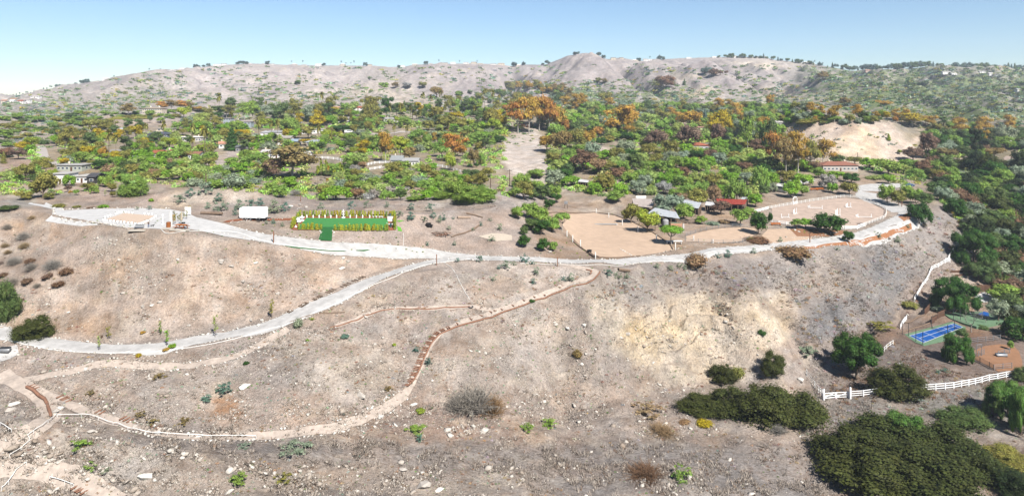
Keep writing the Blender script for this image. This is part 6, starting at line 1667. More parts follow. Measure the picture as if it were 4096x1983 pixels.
HS = [
 (z1,0,1515,637,190,'long hilltop villa with many arched windows left of the vineyard',dict(wall=CR,roof=(196,178,158),style='hip',h=5.6,D=11,win=9,ch=2,rise=1.2)),
 (z1,0,2265,735,75,'blue-grey two-storey wing beside the long low white house',dict(wall=PALEB,roof=GR,style='flat',h=5.6,win=3,ch=0)),
 (z1,0,2400,745,200,'long low grey-roofed house next to the blue two-storey wing',dict(wall=PALEB,roof=(188,176,172),win=6,ch=1,style='hip')),
 (z1,0,2245,805,190,'dark-roofed house with solar panels below the two-storey house',dict(wall=(150,150,156),roof=DKR,win=4,ch=2,solar=2,style='gable')),
 (z1,0,1570,877,200,'blue-grey roofed long house with a chimney in the left band',dict(wall=(150,158,176),roof=BLUE,style='hip',win=6,ch=1,D=10)),
 (z1,0,1910,912,190,'flat white house with a row of tall windows in the left band',dict(wall=(248,240,232),roof=WH,style='flat',win=7,ch=2,h=3.2)),
 (z1,0,1640,812,140,'low pale flat-roofed house under the green trees',dict(wall=CR,roof=(212,208,200),style='flat',win=4,ch=0,h=2.4)),
 (z1,0,1240,832,110,'pale blue glasshouse-like cottage left of the yellow tree',dict(wall=PALEB,roof=(214,222,228),win=4,ch=0)),
 (z1,0,1980,805,110,'small cream flat house among yellow shrubs',dict(wall=CR,roof=CR,style='flat',win=2,ch=0,h=3)),
 (z1,0,740,915,130,'cream house with an orange eave at left',dict(wall=CR,roof=(226,170,128),style='gable',win=3,ch=1)),
 (z1,0,1225,1070,290,'very long grey-roofed bungalow with pale green walls',dict(wall=(214,226,204),roof=GR,win=9,ch=1,style='gable',D=9)),
 (z1,0,1690,1072,165,'orange-walled house with an orange roof and solar panels',dict(wall=(214,128,62),roof=(216,120,74),win=4,ch=1,solar=2,style='hip')),
 (z1,0,1555,1075,90,'small cottage wing left of the orange-walled house',dict(wall=CR,roof=TILE,win=2,ch=0)),
 (z1,0,1930,1088,110,'little white cottage with a brown roof above the bare patch',dict(wall=WH,roof=(170,122,98),win=4,ch=0)),
 (z1,0,2205,978,80,'pink-white gabled cottage left of the tall dark conifer',dict(wall=WH,roof=(226,168,140),win=2,ch=1,rz=.35)),
 (z1,0,2390,1015,80,'grey-roofed cottage on a white deck',dict(wall=(190,186,180),roof=(120,124,126),win=2,ch=0)),
 (z1,0,690,1205,250,'long flat-roofed bungalow with deep eaves, near left',dict(wall=(216,222,206),roof=(206,204,200),style='flat',win=6,ch=1,h=3)),
 (z2,0,600,205,150,'white boxy house wing in front of the near-left bungalow',dict(wall=WH,roof=(220,216,210),style='flat',win=3,ch=0,h=4.4)),
 (z2,0,815,200,110,'white low wing right of the near-left pepper tree',dict(wall=WH,roof=(226,222,214),style='flat',win=3,ch=0,h=3)),
 (z2,0,910,205,75,'dark carport with a pitched roof by the near-left bungalow',dict(wall=(80,78,76),roof=(92,92,96),win=1,ch=0,doors=0)),
 (z1,1,665,715,125,'white house with a grey gabled roof, first of the middle row',dict(roof=(196,186,184),win=4,solar=1,ch=0)),
 (z1,1,895,710,150,'white house with a pink-grey roof, second of the middle row',dict(roof=(204,190,190),win=5,ch=1)),
 (z1,1,680,755,150,'low house with red-brown roof and a blue solar array',dict(wall=CR,roof=(178,128,108),win=4,solar=2,ch=0,style='hip')),
 (z1,1,1020,742,220,'long grey-roofed house with two dark solar arrays',dict(wall=(214,206,200),roof=(172,162,162),win=6,solar=2,ch=0,style='hip')),
 (z1,1,1330,715,110,'white house with two gables and a brick chimney',dict(win=3,ch=1,roof=(196,192,192))),
 (z1,1,1430,715,120,'white house wing with a solar roof by the dark pines',dict(win=3,solar=2,ch=0,roof=(176,170,170))),
 (z1,1,600,830,280,'long flat-roofed white house with big windows in the middle',dict(style='flat',roof=(238,236,232),win=8,ch=0,h=3.4)),
 (z1,1,183,858,130,'white house with a grey gabled roof left of the flat white one',dict(roof=(178,178,180),win=4,ch=1,h=3.2)),
 (z1,1,80,858,72,'white garage wing at the left of the grey-gabled house',dict(roof=(206,206,208),win=1,ch=0,style='hip')),
 (z1,1,385,950,90,'pale cottage with a bluish roof by the red tree',dict(wall=CR,roof=(176,196,214),win=3,ch=0)),
 (z1,1,560,960,110,'cottage with a pale blue roof right of the yellow-green tree',dict(wall=(206,190,176),roof=(188,198,208),win=3,ch=0)),
 (z1,1,310,915,70,'small cream shed house above the red tree',dict(wall=CR,roof=(196,188,180),win=2,ch=0)),
 (z1,1,190,1075,115,'white cottage with dark solar roof above the green lawn',dict(roof=(120,120,124),win=4,ch=0,solar=2,style='hip')),
 (z1,1,85,1065,70,'white gabled wing with a chimney beside the green lawn',dict(win=2,ch=1,roof=(226,222,218))),
 (z1,1,500,1085,50,'small white shed beside the white paddock fence',dict(win=1,ch=0,roof=(236,234,230),doors=0)),
 (z1,1,1400,1150,110,'white gabled house with a wide grey roof by the white fence',dict(roof=(176,180,180),win=3,ch=1,rise=2.4,porch=True,h=3.2,D=9)),
 (z1,1,1540,1155,150,'long white house wing under the rusty tree',dict(roof=(196,196,194),win=5,ch=0,h=3)),
 (z1,1,2240,770,130,'white bungalow with pink-grey roof and wide bay windows',dict(roof=(206,186,182),win=3,ch=1,D=10,winh=1.7,rise=2)),
 (z1,1,2400,770,180,'right wing of the white bungalow beneath the tall olive tree',dict(roof=(206,186,182),win=5,ch=0,D=8)),
 (z1,1,730,590,40,'tiny white cottage on the slope behind the pines, left',dict(win=1,ch=0,roof=TILE)),
 (z1,1,800,600,60,'cream cottage on the slope behind the pines',dict(win=2,ch=0,roof=(220,180,150),wall=CR)),
 (z1,1,1018,600,90,'white cottage with a red roof in the upper band',dict(win=3,ch=0,roof=(206,118,92))),
 (z1,1,1180,590,90,'pale blue roofed cottage in the upper band',dict(win=3,ch=0,roof=(196,212,226),style='flat')),
 (z1,1,1640,610,70,'terracotta roofed cottage behind the cypress pair',dict(win=2,ch=0,roof=(206,116,86))),
 (z1,1,1640,575,60,'pale low house behind the dark wide pine',dict(win=2,ch=0,roof=CR,wall=CR)),
 (z1,1,1965,520,40,'small red cottage on the upper slope',dict(wall=(214,130,104),win=1,ch=0,roof=(226,160,130))),
 (z1,1,2140,490,60,'white flat house in the upper wood, left',dict(win=2,ch=0,style='flat',roof=WH)),
 (z1,1,2345,455,40,'orange house in the upper wood',dict(wall=(222,140,90),win=1,ch=0,roof=(226,150,110))),
 (z1,1,2400,490,120,'wide white villa in the upper wood',dict(win=4,ch=0,style='flat',roof=WH)),
 (z1,2,100,510,60,'cream villa above the great orange grove',dict(wall=CR,win=2,ch=0,roof=TILE)),
 (z1,2,110,765,150,'dark timber house shaded under the great orange grove',dict(wall=(130,96,76),roof=(110,96,86),style='flat',win=5,ch=0)),
 (z1,2,480,615,60,'small white cottage at the right of the orange grove',dict(win=2,ch=0,roof=(214,206,200))),
 (z1,2,1280,672,50,'red roofed cottage left of the pale eucalyptus',dict(win=2,ch=0,roof=TILE)),
 (z1,2,740,780,60,'dark roofed shed beside the white garage',dict(wall=(120,112,104),win=1,ch=0,roof=DKR)),
 (z1,2,1870,800,110,'pink-tiled house roof among the wide amber trees',dict(wall=CR,roof=(214,166,150),win=3,ch=1)),
 (z1,2,1790,995,340,'white-walled house with a red tiled roof under the brown trees',dict(wall=(232,232,236),roof=(196,116,88),style='hip',h=3.4,D=11,win=8,ch=1,rise=1.9)),
 (z1,3,725,1205,350,'long white house with a brown tiled roof below the knoll',dict(wall=(236,226,216),roof=(176,120,100),style='hip',h=3.6,D=11,win=9,ch=2,rise=2.0)),
 (z1,3,145,755,110,'low pale house at the left shoulder of the knoll',dict(win=3,ch=0,roof=(214,208,204))),
 (z1,3,1940,955,28,'small white cylindrical shed among the right trees',dict(win=1,ch=0,roof=WH,doors=0)),
 (z1,3,1985,975,34,'white A-frame hut among the right trees',dict(win=1,ch=0,roof=WH,doors=0,rise=2)),
 (z1,3,2395,945,28,'small white hut at far right',dict(win=1,ch=0,roof=WH,doors=0)),
 (z1,3,2440,965,34,'white A-frame hut at far right',dict(win=1,ch=0,roof=WH,doors=0,rise=2)),
 (z1,3,1690,262,100,'dark flat modern house on the right ridge slope',dict(wall=(90,88,88),roof=(70,70,74),style='flat',win=5,ch=0)),
 (z1,3,2090,262,70,'second dark flat modern house on the right ridge slope',dict(wall=(90,88,88),roof=(70,70,74),style='flat',win=4,ch=0)),
 (z1,3,2420,442,110,'dark flat house on the far right slope',dict(wall=(96,92,90),roof=(72,72,76),style='flat',win=5,ch=0)),
 (z1,3,1800,222,110,'white house row below the skyline trees, right',dict(win=4,ch=0,roof=(226,220,214))),
 (z1,3,2170,222,110,'white house row below the skyline trees, far right',dict(win=4,ch=0,roof=(226,220,214))),
 (z1,3,2520,402,60,'pale house at the far right slope edge',dict(win=2,ch=0,roof=(214,216,222))),
 (z1,3,2240,246,60,'small white house under the second skyline row',dict(win=2,ch=0,roof=WH)),
 (z1,3,1860,246,50,'small white house under the first skyline row',dict(win=2,ch=0,roof=WH)),
 (z1,3,1000,215,50,'pinkish house in the saddle below the skyline trees',dict(wall=(236,206,190),win=2,ch=0,roof=(214,160,136))),
 (z1,3,1310,188,90,'long white house at the crest right of the saddle',dict(win=3,ch=0,roof=(230,224,220))),
 (z1,0,200,522,50,'white house with red roof on the far left slope',dict(win=2,ch=0,roof=(206,110,84))),
 (z1,0,260,512,60,'long white house on the far left slope',dict(win=3,ch=0,roof=(226,214,204))),
 (z1,0,345,475,80,'white villa on the far left slope',dict(win=3,ch=0,roof=(226,214,204))),
 (z1,0,130,500,60,'cream house cluster on the far left slope',dict(wall=CR,win=2,ch=0,roof=(222,180,150))),
 (z1,0,40,520,60,'orange-roofed house at the far left picture edge',dict(wall=CR,win=2,ch=0,roof=(222,150,110))),
 (z1,0,115,522,40,'small white house at the far left slope foot',dict(win=1,ch=0,roof=WH)),
]
for zf, k, x, y, wz, lab, kw in HS:
    u, v = zf(k, x, y); house(u, v, wz / 9.976, lab, **kw)
# houses strung along the skyline
for i, (x, k) in enumerate([(430,0),(640,0),(700,0),(770,0),(910,0),(1060,0),(1110,0),(1340,0),(1470,0),(1540,0),(1660,0),(1740,0),(1830,0),(2180,0),(2240,0),(2480,0),(110,1),(170,1),(400,1),(490,1),(640,1),(870,1),(1140,1),(1460,1),(1590,1),(1745,1),(1890,1),(1980,1),(2100,1),(2190,1),(2250,1),(2380,1),(2450,1),(70,2),(1020,2),(1090,2),(1240,2),(1340,2),(1390,2),(1760,2),(2030,2),(2210,2),(2290,2),(2380,2),(2460,2),(2520,2),(350,3),(390,3),(430,3)]):
    u = k * 256 + x / 9.976; j = ridge_row - 1; ii = int((u + 190) / 1.6)
    p = Vector((float(GX[ii, j]), float(GD[ii, j]) - 6, float(GZ[ii, j]) + CZ - 1.5))
    side = 'left end of' if u < 130 else 'left half of' if u < 300 else 'middle of' if u < 530 else 'right half of'
    rc = random.choice([WH, (226,214,204), (214,196,180), TILE]) if i % 3 else WH
    house(u, 0, random.uniform(4, 7.5), f'small pale house on the skyline, {side} the ridge', wall=random.choice([WH, CR]), roof=rc, style=random.choice(['flat', 'gable', 'hip']), win=3, ch=0, h=random.choice([3.2, 5.4]), D=9, pos=p, group=f'houses on the skyline, {side} the ridge')

# ---- barns with single pitched metal roofs by the sand arena
def barn(name, label, a, b, c, d, h_, mat_, wallc=(146,132,120), posts=4, stripe=True):
    """open sided barn: roof quad given by four ground points and heights"""
    g = [P(*q[:2]) for q in (a, b, c, d)]; cx = sum((q for q in g), Vector()) / 4; base = min(q.z for q in g)
    t = empty(name, (cx.x, cx.y, base)); tag(t, label, 'barn')
    top = [Vector((q.x - cx.x, q.y - cx.y, hh)) for q, hh in zip(g, h_)]
    n = 10
    for i in range(n):                                    # corrugated roof sheets side by side
        t0, t1 = i / n, (i + 1) / n
        p0 = top[0].lerp(top[1], t0); p1 = top[0].lerp(top[1], t1); p3 = top[3].lerp(top[2], t0); p2 = top[3].lerp(top[2], t1)
        dz = Vector((0, 0, .05 * (i % 2))); th = Vector((0, 0, -.12))
        V = [p0 + dz, p1 + dz, p2 + dz, p3 + dz]; V += [q + th for q in V]
        link('roof_sheet', polymesh('roof_sheet', [tuple(q) for q in V], [(0,1,2,3),(7,6,5,4),(0,4,5,1),(1,5,6,2),(2,6,7,3),(3,7,4,0)], mat_), t)
    for q0, q1 in ((0, 1), (1, 2), (2, 3), (3, 0)):
        for i in range(posts):
            q = top[q0].lerp(top[q1], i / posts); q = q * 1; q.x *= .95; q.y *= .95
            box('post', t, (q.x, q.y, (q.z - .2) / 2 - .4), (.22, .22, q.z + .4), timber_d)
    wl = M('barn_wall', wallc, .9, .2, 1.5)
    a0 = top[3] * .93; a1 = top[2] * .93
    beam('back_wall', t, (a0.x, a0.y, a0.z / 2 - .3), (a1.x, a1.y, a1.z / 2 - .3), .15, a0.z, wl)
    a0 = top[0].lerp(top[3], .5); a1 = top[1].lerp(top[2], .5)
    beam('partition', t, (a0.x * .9, a0.y * .9, 1.0), (a1.x * .9, a1.y * .9, 1.0), .12, 2.0, dark_in)
    return t
metal_roof = M('white_metal_roof', (256, 254, 252), .5, .1, .5); metal_roof2 = M('grey_metal_roof', (226, 230, 234), .5, .1, .5); red_roof = M('red_metal_roof', (190, 80, 62), .6, .15, .6)
pinkish_roof = M('weathered_roof', (222, 206, 196), .7, .2, .5)
barn('barn', 'open barn with a long white metal roof in front of the grey-green tree', (646.5,223),(680,227),(676,222),(655,218), (4.2,3.8,4.8,5.0), metal_roof2)
barn('barn', 'wide pale weathered roof at the back of the barns', (634,214.5),(652,216),(656,208),(632,205.5), (4.2,4.2,5.4,5.4), pinkish_roof)
barn('barn', 'slanting grey roofed barn in front of the brown yard', (686,215.5),(698.5,217),(701.5,213),(680,209), (4.4,4,5.2,5.4), metal_roof2)
barn('stable', 'low stable with a red metal roof behind the oval pen', (718,210.8),(745,212),(747,208),(716,206), (3.8,3.8,4.6,4.6), red_roof, (206,196,182))
barn('stable', 'small grey roofed stable left of the red roof', (705,211),(714,212.5),(716,209),(706,207.5), (3.2,3.2,3.6,3.6), metal_roof)
barn('shed', 'little grey shed among bright green trees above the pale bank', (578,187),(588,187.5),(589,184.5),(580,184), (3.2,3.2,3.8,3.8), metal_roof)
barn('shed', 'small blue-grey shed roof behind the red stable', (741,204.5),(747.5,205),(748,203),(742,202.6), (3,3,3.4,3.4), metal_roof2)
# white board roof / trailer above barns
def simple(name, label, cat, u, v, parts, rz=0, group=None, pos=None):
    p = pos or P(u, v); t = empty(name, p, rz); tag(t, label, cat, group)
    for nm, c, s, m, *r in parts: box(nm, t, c, s, m, *(r or []))
    return t
simple('shade_screen', 'white shade screen standing above the wide pale roof', 'shade screen', 641, 200, [('screen', (0,0,1.6), (5.2,.2,1.6), white_o), ('post', (-2.4,0,.7), (.2,.2,1.8), grey_metal), ('post', (2.4,0,.7), (.2,.2,1.8), grey_metal)])
canv = M('canvas', (228, 210, 180), .9, .1, 1)
simple('canvas_awning', 'cream canvas awning beside the nearest barn', 'awning', 664.5, 224, [('canopy', (0,0,2.9), (9,4,.12), canv, 0, -.15), ('post', (-4.2,-1.8,1.3), (.16,.16,2.6), grey_metal), ('post', (4.2,-1.8,1.3), (.16,.16,2.6), grey_metal)])
def lathe(prof, n=14):
    V = []; Fc = []
    for r, z in prof:
        for k in range(n): V.append((r * math.cos(2 * math.pi * k / n), r * math.sin(2 * math.pi * k / n), z))
    for i in range(len(prof) - 1):
        for k in range(n): Fc.append((i * n + k, i * n + (k + 1) % n, (i + 1) * n + (k + 1) % n, (i + 1) * n + k))
    Fc.append(tuple(range((len(prof) - 1) * n, len(prof) * n)))
    return V, Fc
def lathe_obj(name, prof, m, p, label, cat, group=None, n=14, parent=None):
    o = link(name, polymesh(name, *lathe(prof, n), m), parent, p)
    if label: tag(o, label, cat, group)
    return o
lathe_obj('water_tank', [(1.3,0),(1.3,2.6),(1.1,3.1),(.3,3.4),(.01,3.4)], M('grey_tank', (196,196,196), .6, .05, 1), P(665.5,226.5), 'domed grey water tank at the corner of the nearest barn', 'water tank')
lathe_obj('feed_tub', [(1.0,0),(1.15,.9),(1.0,.9),(.9,.2),(.01,.2)], M('black_plastic', (50,50,52), .5, .1, 1), P(663,227), 'black round tub at the foot of the grey water tank', 'tub')
simple('hay_crate', 'pink-brown open timber crate with green feed beside the barn', 'crate', 675.5, 226.5, [('side', (0,-1.3,.9), (4.6,.2,1.8), M('pine_boards', (226,176,142), .9, .15, 3)), ('side', (0,1.3,.9), (4.6,.2,1.8), M('pine_boards')), ('end', (-2.2,0,.9), (.2,2.4,1.78), M('pine_boards')), ('end', (2.2,0,.9), (.2,2.4,1.78), M('pine_boards')), ('feed', (0,0,1.3), (4.1,2.3,.9), M('green_tarp', (120,160,136), .8, .1, 2))])

# ================================================================== fences
def fence(pts, label, h=1.35, n_rail=3, step=2.6, m=None, pw=.16, rh=.14, cat='fence', name='rail_fence', group=None, world=False):
    m = m or white; q = resample(pts if world else px(pts), step); o0 = Vector((q[0].x, q[0].y, G(q[0].x, q[0].y)))
    t = empty(name, o0); tag(t, label, cat, group)
    prev = None
    for i, a in enumerate(q):
        z = G(a.x, a.y); c = Vector((a.x, a.y, z)) - o0
        if prev is not None and (c.xy - prev.xy).length < step * .3: continue
        box('post', t, c + Vector((0, 0, h / 2 - .1)), (pw, pw, h + .3), m)
        if prev is not None:
            for k in range(n_rail):
                zz = h * (k + .75) / n_rail
                beam('rail', t, prev + Vector((0, 0, zz)), c + Vector((0, 0, zz)), .07, rh, m)
        prev = c
    return t
fence([(768,208.8),(780,206.5),(793,204.2)], 'white three-rail fence at the back left of the jumping arena', 1.45, m=white_o, pw=.2, rh=.13, step=3.2)
fence([(797,203.6),(815,200.6),(832,198.4),(844,196.8)], 'white three-rail fence along the back of the jumping arena', 1.45, m=white_o, pw=.2, rh=.13, step=3.4)
fence([(844,196.8),(856,197.6),(864,199.0),(873,202.8),(882,207.2),(886,210.0)], 'white three-rail fence curving along the road side of the jumping arena', 1.45, m=white_o, pw=.2, rh=.13, step=3.2)
fence([(886.5,210.5),(885,217),(877,220.5),(868,224),(858,227.6)], 'white three-rail fence down the right side of the jumping arena', 1.45, m=white_o, pw=.2, rh=.13, step=3.0)
fence([(857,228.6),(848,228.9),(840,228.9)], 'short run of white fence beside the deep green tree', 1.4, pw=.24, rh=.2, step=3.2)
fence([(772,222.0),(780,223.6),(790,224.6)], 'white fence at the front left of the jumping arena', 1.4, pw=.24, rh=.2, step=3.2)
fence([(754,212.6),(761,210.8),(768,208.9)], 'white fence between the bright tree and the jumping arena', 1.4, pw=.24, rh=.2, step=3)
def gate(pa, pb, label, h=1.5, m=None, w_=.16, tall=0):
    m = m or white; a = Vector(pa); b = Vector(pb); t = empty('gate', a); tag(t, label, 'gate'); d = b - a
    for f in (0, 1): box('gate_post', t, d * f + Vector((0, 0, (h + tall) / 2 - .15)), (w_ * 1.6, w_ * 1.6, h + tall + .3), m)
    for z in (.25, .6, 1.0): beam('rail', t, d * .04 + Vector((0, 0, h * z - .1)), d * .96 + Vector((0, 0, h * z - .1)), .09, w_ * 1.1, m)
    beam('brace', t, d * .04 + Vector((0, .06, h * .2)), d * .96 + Vector((0, .06, h * .9)), .08, w_ * .9, m)
    return t
gate(P(793.2,204.2), P(796.8,203.6), 'white gate below the arch at the back of the jumping arena')
gate(P(857.5,228.4), P(865,225.8), 'white braced gate at the front corner of the jumping arena')
t = empty('gate_arch', P(793,204.3)); tag(t, 'white arched gateway over the back gate of the jumping arena', 'gate arch')
pa = P(793,204.3); pb = P(797,203.6); d = Vector(pb) - Vector(pa)
arch = [Vector((0, 0, 0)), Vector((0, 0, 2.8)), d * .12 + Vector((0, 0, 3.5)), d * .5 + Vector((0, 0, 3.8)), d * .88 + Vector((0, 0, 3.5)), d + Vector((0, 0, 2.8)), d]
V, Fc = tube(arch, .16, 6); link('arch_tube', polymesh('arch_tube', V, Fc, white), t)
for f in (.3, .5, .7): beam('lattice_bar', t, arch[2] + d * .0 + Vector((0, 0, -.5)) , arch[4] + Vector((0, 0, -.5)), .06, .08, white) if f == .5 else None

# horse jumps
def jump(u, v, w_, label, rz=0, h=1.5, poles=2, wing=True, plank=None):
    p = P(u, v); t = empty('horse_jump', p, rz); tag(t, label, 'horse jump', None)
    for s in (-1, 1):
        x = s * w_ / 2; st = box('upright', t, (x, 0, h / 2), (.2, .2, h), white)
        box('foot', t, (x, 0, .08), (.3, 1.6, .16), white)
        if wing and s == -1:
            box('wing', t, (x - .55, 0, h * .4), (.9, .12, h * .75), white_o)
    for k in range(poles): beam('pole', t, (-w_ / 2, -.12, .25 + .45 * k), (w_ / 2, -.12, .22 + .45 * k), .14, .14, white if k % 2 == 0 else (plank or white_o))
    return t
jump(785,217.3,3.6,'low jump with a grey plank at the left of the jumping arena',.15,1.8,2,False,grey_metal)
jump(795.5,213.3,1.6,'narrow jump with two uprights behind the low plank jump',.6,2.6,1)
jump(816,208.2,5.5,'wide jump with winged stands at the back of the jumping arena',-.35,1.8,2)
jump(849,206.8,1.8,'small jump with thin uprights towards the road side',.2,2.2,1)
jump(838.6,215.2,1.2,'jump pole standing upright with a white box in the arena middle',0,3.4,1)
jump(864.5,216.8,6.0,'low jump with flower box and red ball at the right of the arena',-.1,1.6,1)
simple('rubber_mat', 'dark rubber mat lying near the front fence of the jumping arena', 'mat', 862, 223.4, [('mat', (0,0,.12), (5,2.2,.12), M('mat_rubber', (130,112,106), .9, .1, 2))])
# oval pen with pipe rails
fence([(686,235.8),(700,231.4),(722,227.6),(742,226.6),(752,227.5)], 'grey pipe rail fence along the back of the oval pen', 1.5, 3, 4, grey_metal, .14, .09, name='pipe_fence')
fence([(685,241.5),(700,242.3),(722,243.2),(740,242.4),(750,239)], 'thin pipe rail fence along the front of the oval pen', 1.5, 4, 5, grey_metal, .12, .06, name='pipe_fence')
# timber edging and white posts round the big sand arena
def edge_boards(pts, label, m, h=.35, w_=.3, step=4, name='timber_edging'):
    q = resample(px(pts), step); o0 = Vector((q[0].x, q[0].y, G(q[0].x, q[0].y))); t = empty(name, o0); tag(t, label, 'timber edging')
    for a, b in zip(q[:-1], q[1:]):
        if (b - a).length < .3: continue
        beam('timber', t, Vector((a.x, a.y, G(a.x, a.y) + h / 2)) - o0, Vector((b.x, b.y, G(b.x, b.y) + h / 2)) - o0, w_, h, m)
    return t
edge_boards([(596,212),(612,214.3),(632,221.8),(650,230.8),(668,242.8),(673,249.5)], 'weathered timber edging along the right side of the sand arena', timber_d)
edge_boards([(548,212.5),(560,212.6),(575,212.6),(596,212)], 'weathered timber edging across the back of the sand arena', timber_d)
edge_boards([(573,241),(580,247),(588,252),(595,256.5),(612,257.6),(640,255.8)], 'dark timber edging along the front of the sand arena', timber_d)
for i, (x, y, hh) in enumerate([(548,735,6),(605,790,7),(682,830,6.5),(832,958,7),(965,548,5),(1100,622,5.5),(1256,692,6),(1440,772,5.5),(1630,868,7.5),(1712,685,8),(1812,775,5),(840,495,4),(2005,795,3.5)]):
    p = P(*z2(2, x, y)); s = p.y / F
    o = box('white_post', None, p + Vector((0, 0, hh * s / 2)), (.32, .32, hh * s), white_o); tag(o, f'slim white post standing {"left of" if x < 900 else "right of"} the sand arena', 'post', f'white posts {"left of" if x < 900 else "right of"} the sand arena')
simple('cavaletti', 'low grey ground pole on feet in the middle of the sand arena', 'ground pole', 604.5, 224.6, [('pole', (0,0,.35), (11,.3,.3), M('pale_blue_pole',(176,190,200),.7,.1,1)), ('foot', (-5.2,0,.2), (.3,1.2,.4), white), ('foot', (5.2,0,.2), (.3,1.2,.4), white)])
# sand timber seat, white table by the umbrella tree
simple('white_table', 'white table and blue box in the shade of the umbrella tree', 'table', 674, 243.5, [('top', (0,0,1.1), (6,1.4,.2), white), ('leg', (-2.6,0,.5), (.2,1.0,1.0), white), ('leg', (2.6,0,.5), (.2,1.0,1.0), white), ('box', (-1.4,0,.5), (1.6,1.0,.8), M('blue_plastic', (96,128,160), .6, .1, 1))])
simple('high_chair', 'small grey lookout chair on the pale bank above the sand arena', 'lookout chair', 566, 208, [('seat', (0,0,1.9), (1.6,1.2,.16), timber_d), ('back', (0,.5,2.7), (1.6,.16,1.5), grey_metal), ('leg', (-.7,-.5,.95), (.16,.16,1.9), timber_d), ('leg', (.7,-.5,.95), (.16,.16,1.9), timber_d), ('leg', (-.7,.5,.95), (.16,.16,1.9), timber_d), ('leg', (.7,.5,.95), (.16,.16,1.9), timber_d)])
# white paddock fences by the gabled house
fence([z1(1,540,1078),z1(1,640,1080),z1(1,740,1085),z1(1,820,1095),z1(1,862,1112)], 'white fence curving round the pale paddock behind the huge rusty tree', 1.5, pw=.3, rh=.17, step=4)
fence([z1(1,1095,1155),z1(1,1170,1135),z1(1,1250,1127),z1(1,1330,1130)], 'upper white fence left of the white gabled house', 1.5, pw=.3, rh=.17, step=4)
fence([z1(1,1135,1195),z1(1,1230,1180),z1(1,1330,1165),z1(1,1460,1160)], 'lower white fence in front of the white gabled house', 1.5, pw=.3, rh=.17, step=4)
fence([z1(1,1750,1155),z1(1,1850,1165),z1(1,1950,1190),z1(1,2050,1220),z2(1,2100,115)], 'white fence curving below the big orange eucalyptus', 1.5, pw=.3, rh=.17, step=4)
fence([z1(1,1540,940),z1(1,1600,920),z1(1,1670,880)], 'dark netting fence above the tall green tree', 2.2, 5, 3, M('dark_netting',(110,100,92),.9,.1,2), .16, .2, name='netting_fence')
fence([z1(1,2325,865),z1(1,2370,915),z1(1,2400,935)], 'dark fence around the bank end, upper part', 2, 5, 3, M('dark_netting'), .16, .22, name='netting_fence')
fence([z1(1,2465,955),z1(1,2450,985),z1(1,2410,1020),z1(1,2360,1040),z1(1,2300,1048)], 'dark fence around the bank end, lower part', 2, 5, 3, M('dark_netting'), .16, .22, name='netting_fence')

# ---- valley fences
def fz(x, y): return (800 + x / 11.5, 362.5 + y / 11.5)     # enlargement of the valley fence
fence([fz(75,150),fz(110,205),fz(155,270),fz(200,325),fz(255,390)], 'leaning white fence running down to the valley gate', 1.9, 2, 3.6, white_o, .24, .2)
fence([fz(570,393),fz(715,382),fz(860,365),fz(1010,352)], 'white three-rail fence right of the valley gate', 1.75, 3, 3.6, white, .26, .2)
fence([fz(1300,335),fz(1400,325),fz(1600,310),fz(1875,275),fz(2140,215),fz(2400,165),fz(2520,140)], 'long white three-rail fence right of the dark scrub bush', 1.9, 3, 3.4, white, .28, .2)
gate(P(*fz(262,418)), P(*fz(405,405)), 'left leaf of the white valley gate', 1.7, white, .2)
gate(P(*fz(415,404)), P(*fz(555,398)), 'right leaf of the white valley gate', 1.7, white, .2)
for x, y, hh, lb in [(262,420,11.5,'left tall white post of the valley gate'),(567,398,11.5,'right tall white post of the valley gate')]:
    p = P(*fz(x, y)); s = p.y / F; o = box('tall_gate_post', None, p + Vector((0, -.5, hh * s / 2)), (.42, .42, hh * s), white); tag(o, lb, 'gate post')
def f7(x, y): return (900 + x / 16.63, 237.5 + y / 16.63)
fence([f7(885,235),f7(860,275),f7(815,335),f7(825,385),f7(760,400)], 'top end of the white fence beside the great dark pepper tree', 1.7, 3, 3.4, white, .24, .2)
fence([f7(830,395),f7(740,420),f7(640,480),f7(525,540)], 'white fence along the edge of the terraced bank', 1.7, 3, 3.4, white, .24, .2)
fence([f7(520,545),f7(480,640),f7(430,740),f7(350,860),f7(240,1050)], 'white fence dropping down the foot of the grey slope', 1.7, 3, 3.4, white, .24, .2)
fence([(906.5,319),(903,323),(900,329)], 'short white fence above the blue court, lower piece', 1.6, 3, 3, white, .22, .18)
fence([(893,344),(888,347),(884,351)], 'last short white fence by the thin brush', 1.5, 2, 3, white_o, .22, .18)
# brown board fences, each board its own
def board_fence(pts, label, h=2.4, w_=.5, m=None):
    m = m or M('brown_boards', (124, 92, 74), .95, .3, 3, .3); q = resample(px(pts), w_); o0 = Vector((q[0].x, q[0].y, G(q[0].x, q[0].y))); t = empty('board_fence', o0); tag(t, label, 'board fence')
    for a, b in zip(q[:-1], q[1:]):
        d = b - a
        if d.length < .2: continue
        c = (a + b) / 2; z = G(c.x, c.y); hh = h * random.uniform(.93, 1.04)
        bo = box('board', t, (c.x - o0.x, c.y - o0.y, z - o0.z + hh / 2 - .2), (w_ * .92, .07, hh + .3), m); bo.rotation_euler = (0, 0, math.atan2(d.y, d.x))
    return t
def f5(x, y): return (890 + x / 16.63, 300 + y / 16.63)
board_fence([f5(690,390),f5(785,340)], 'brown board fence, nearest piece above the blue court')
board_fence([f5(790,300),f5(905,255)], 'brown board fence, middle piece above the green court')
board_fence([f5(900,210),f5(960,195),f5(1030,190)], 'brown board fence, curved piece by the green court')
board_fence([f5(575,250),f5(630,190),f5(690,120)], 'brown board fence climbing beside the rubble', 2.6)
board_fence([f7(1215,915),f7(1310,895),f7(1400,885)], 'tall brown board wall behind the pale gravel pad, left', 3)
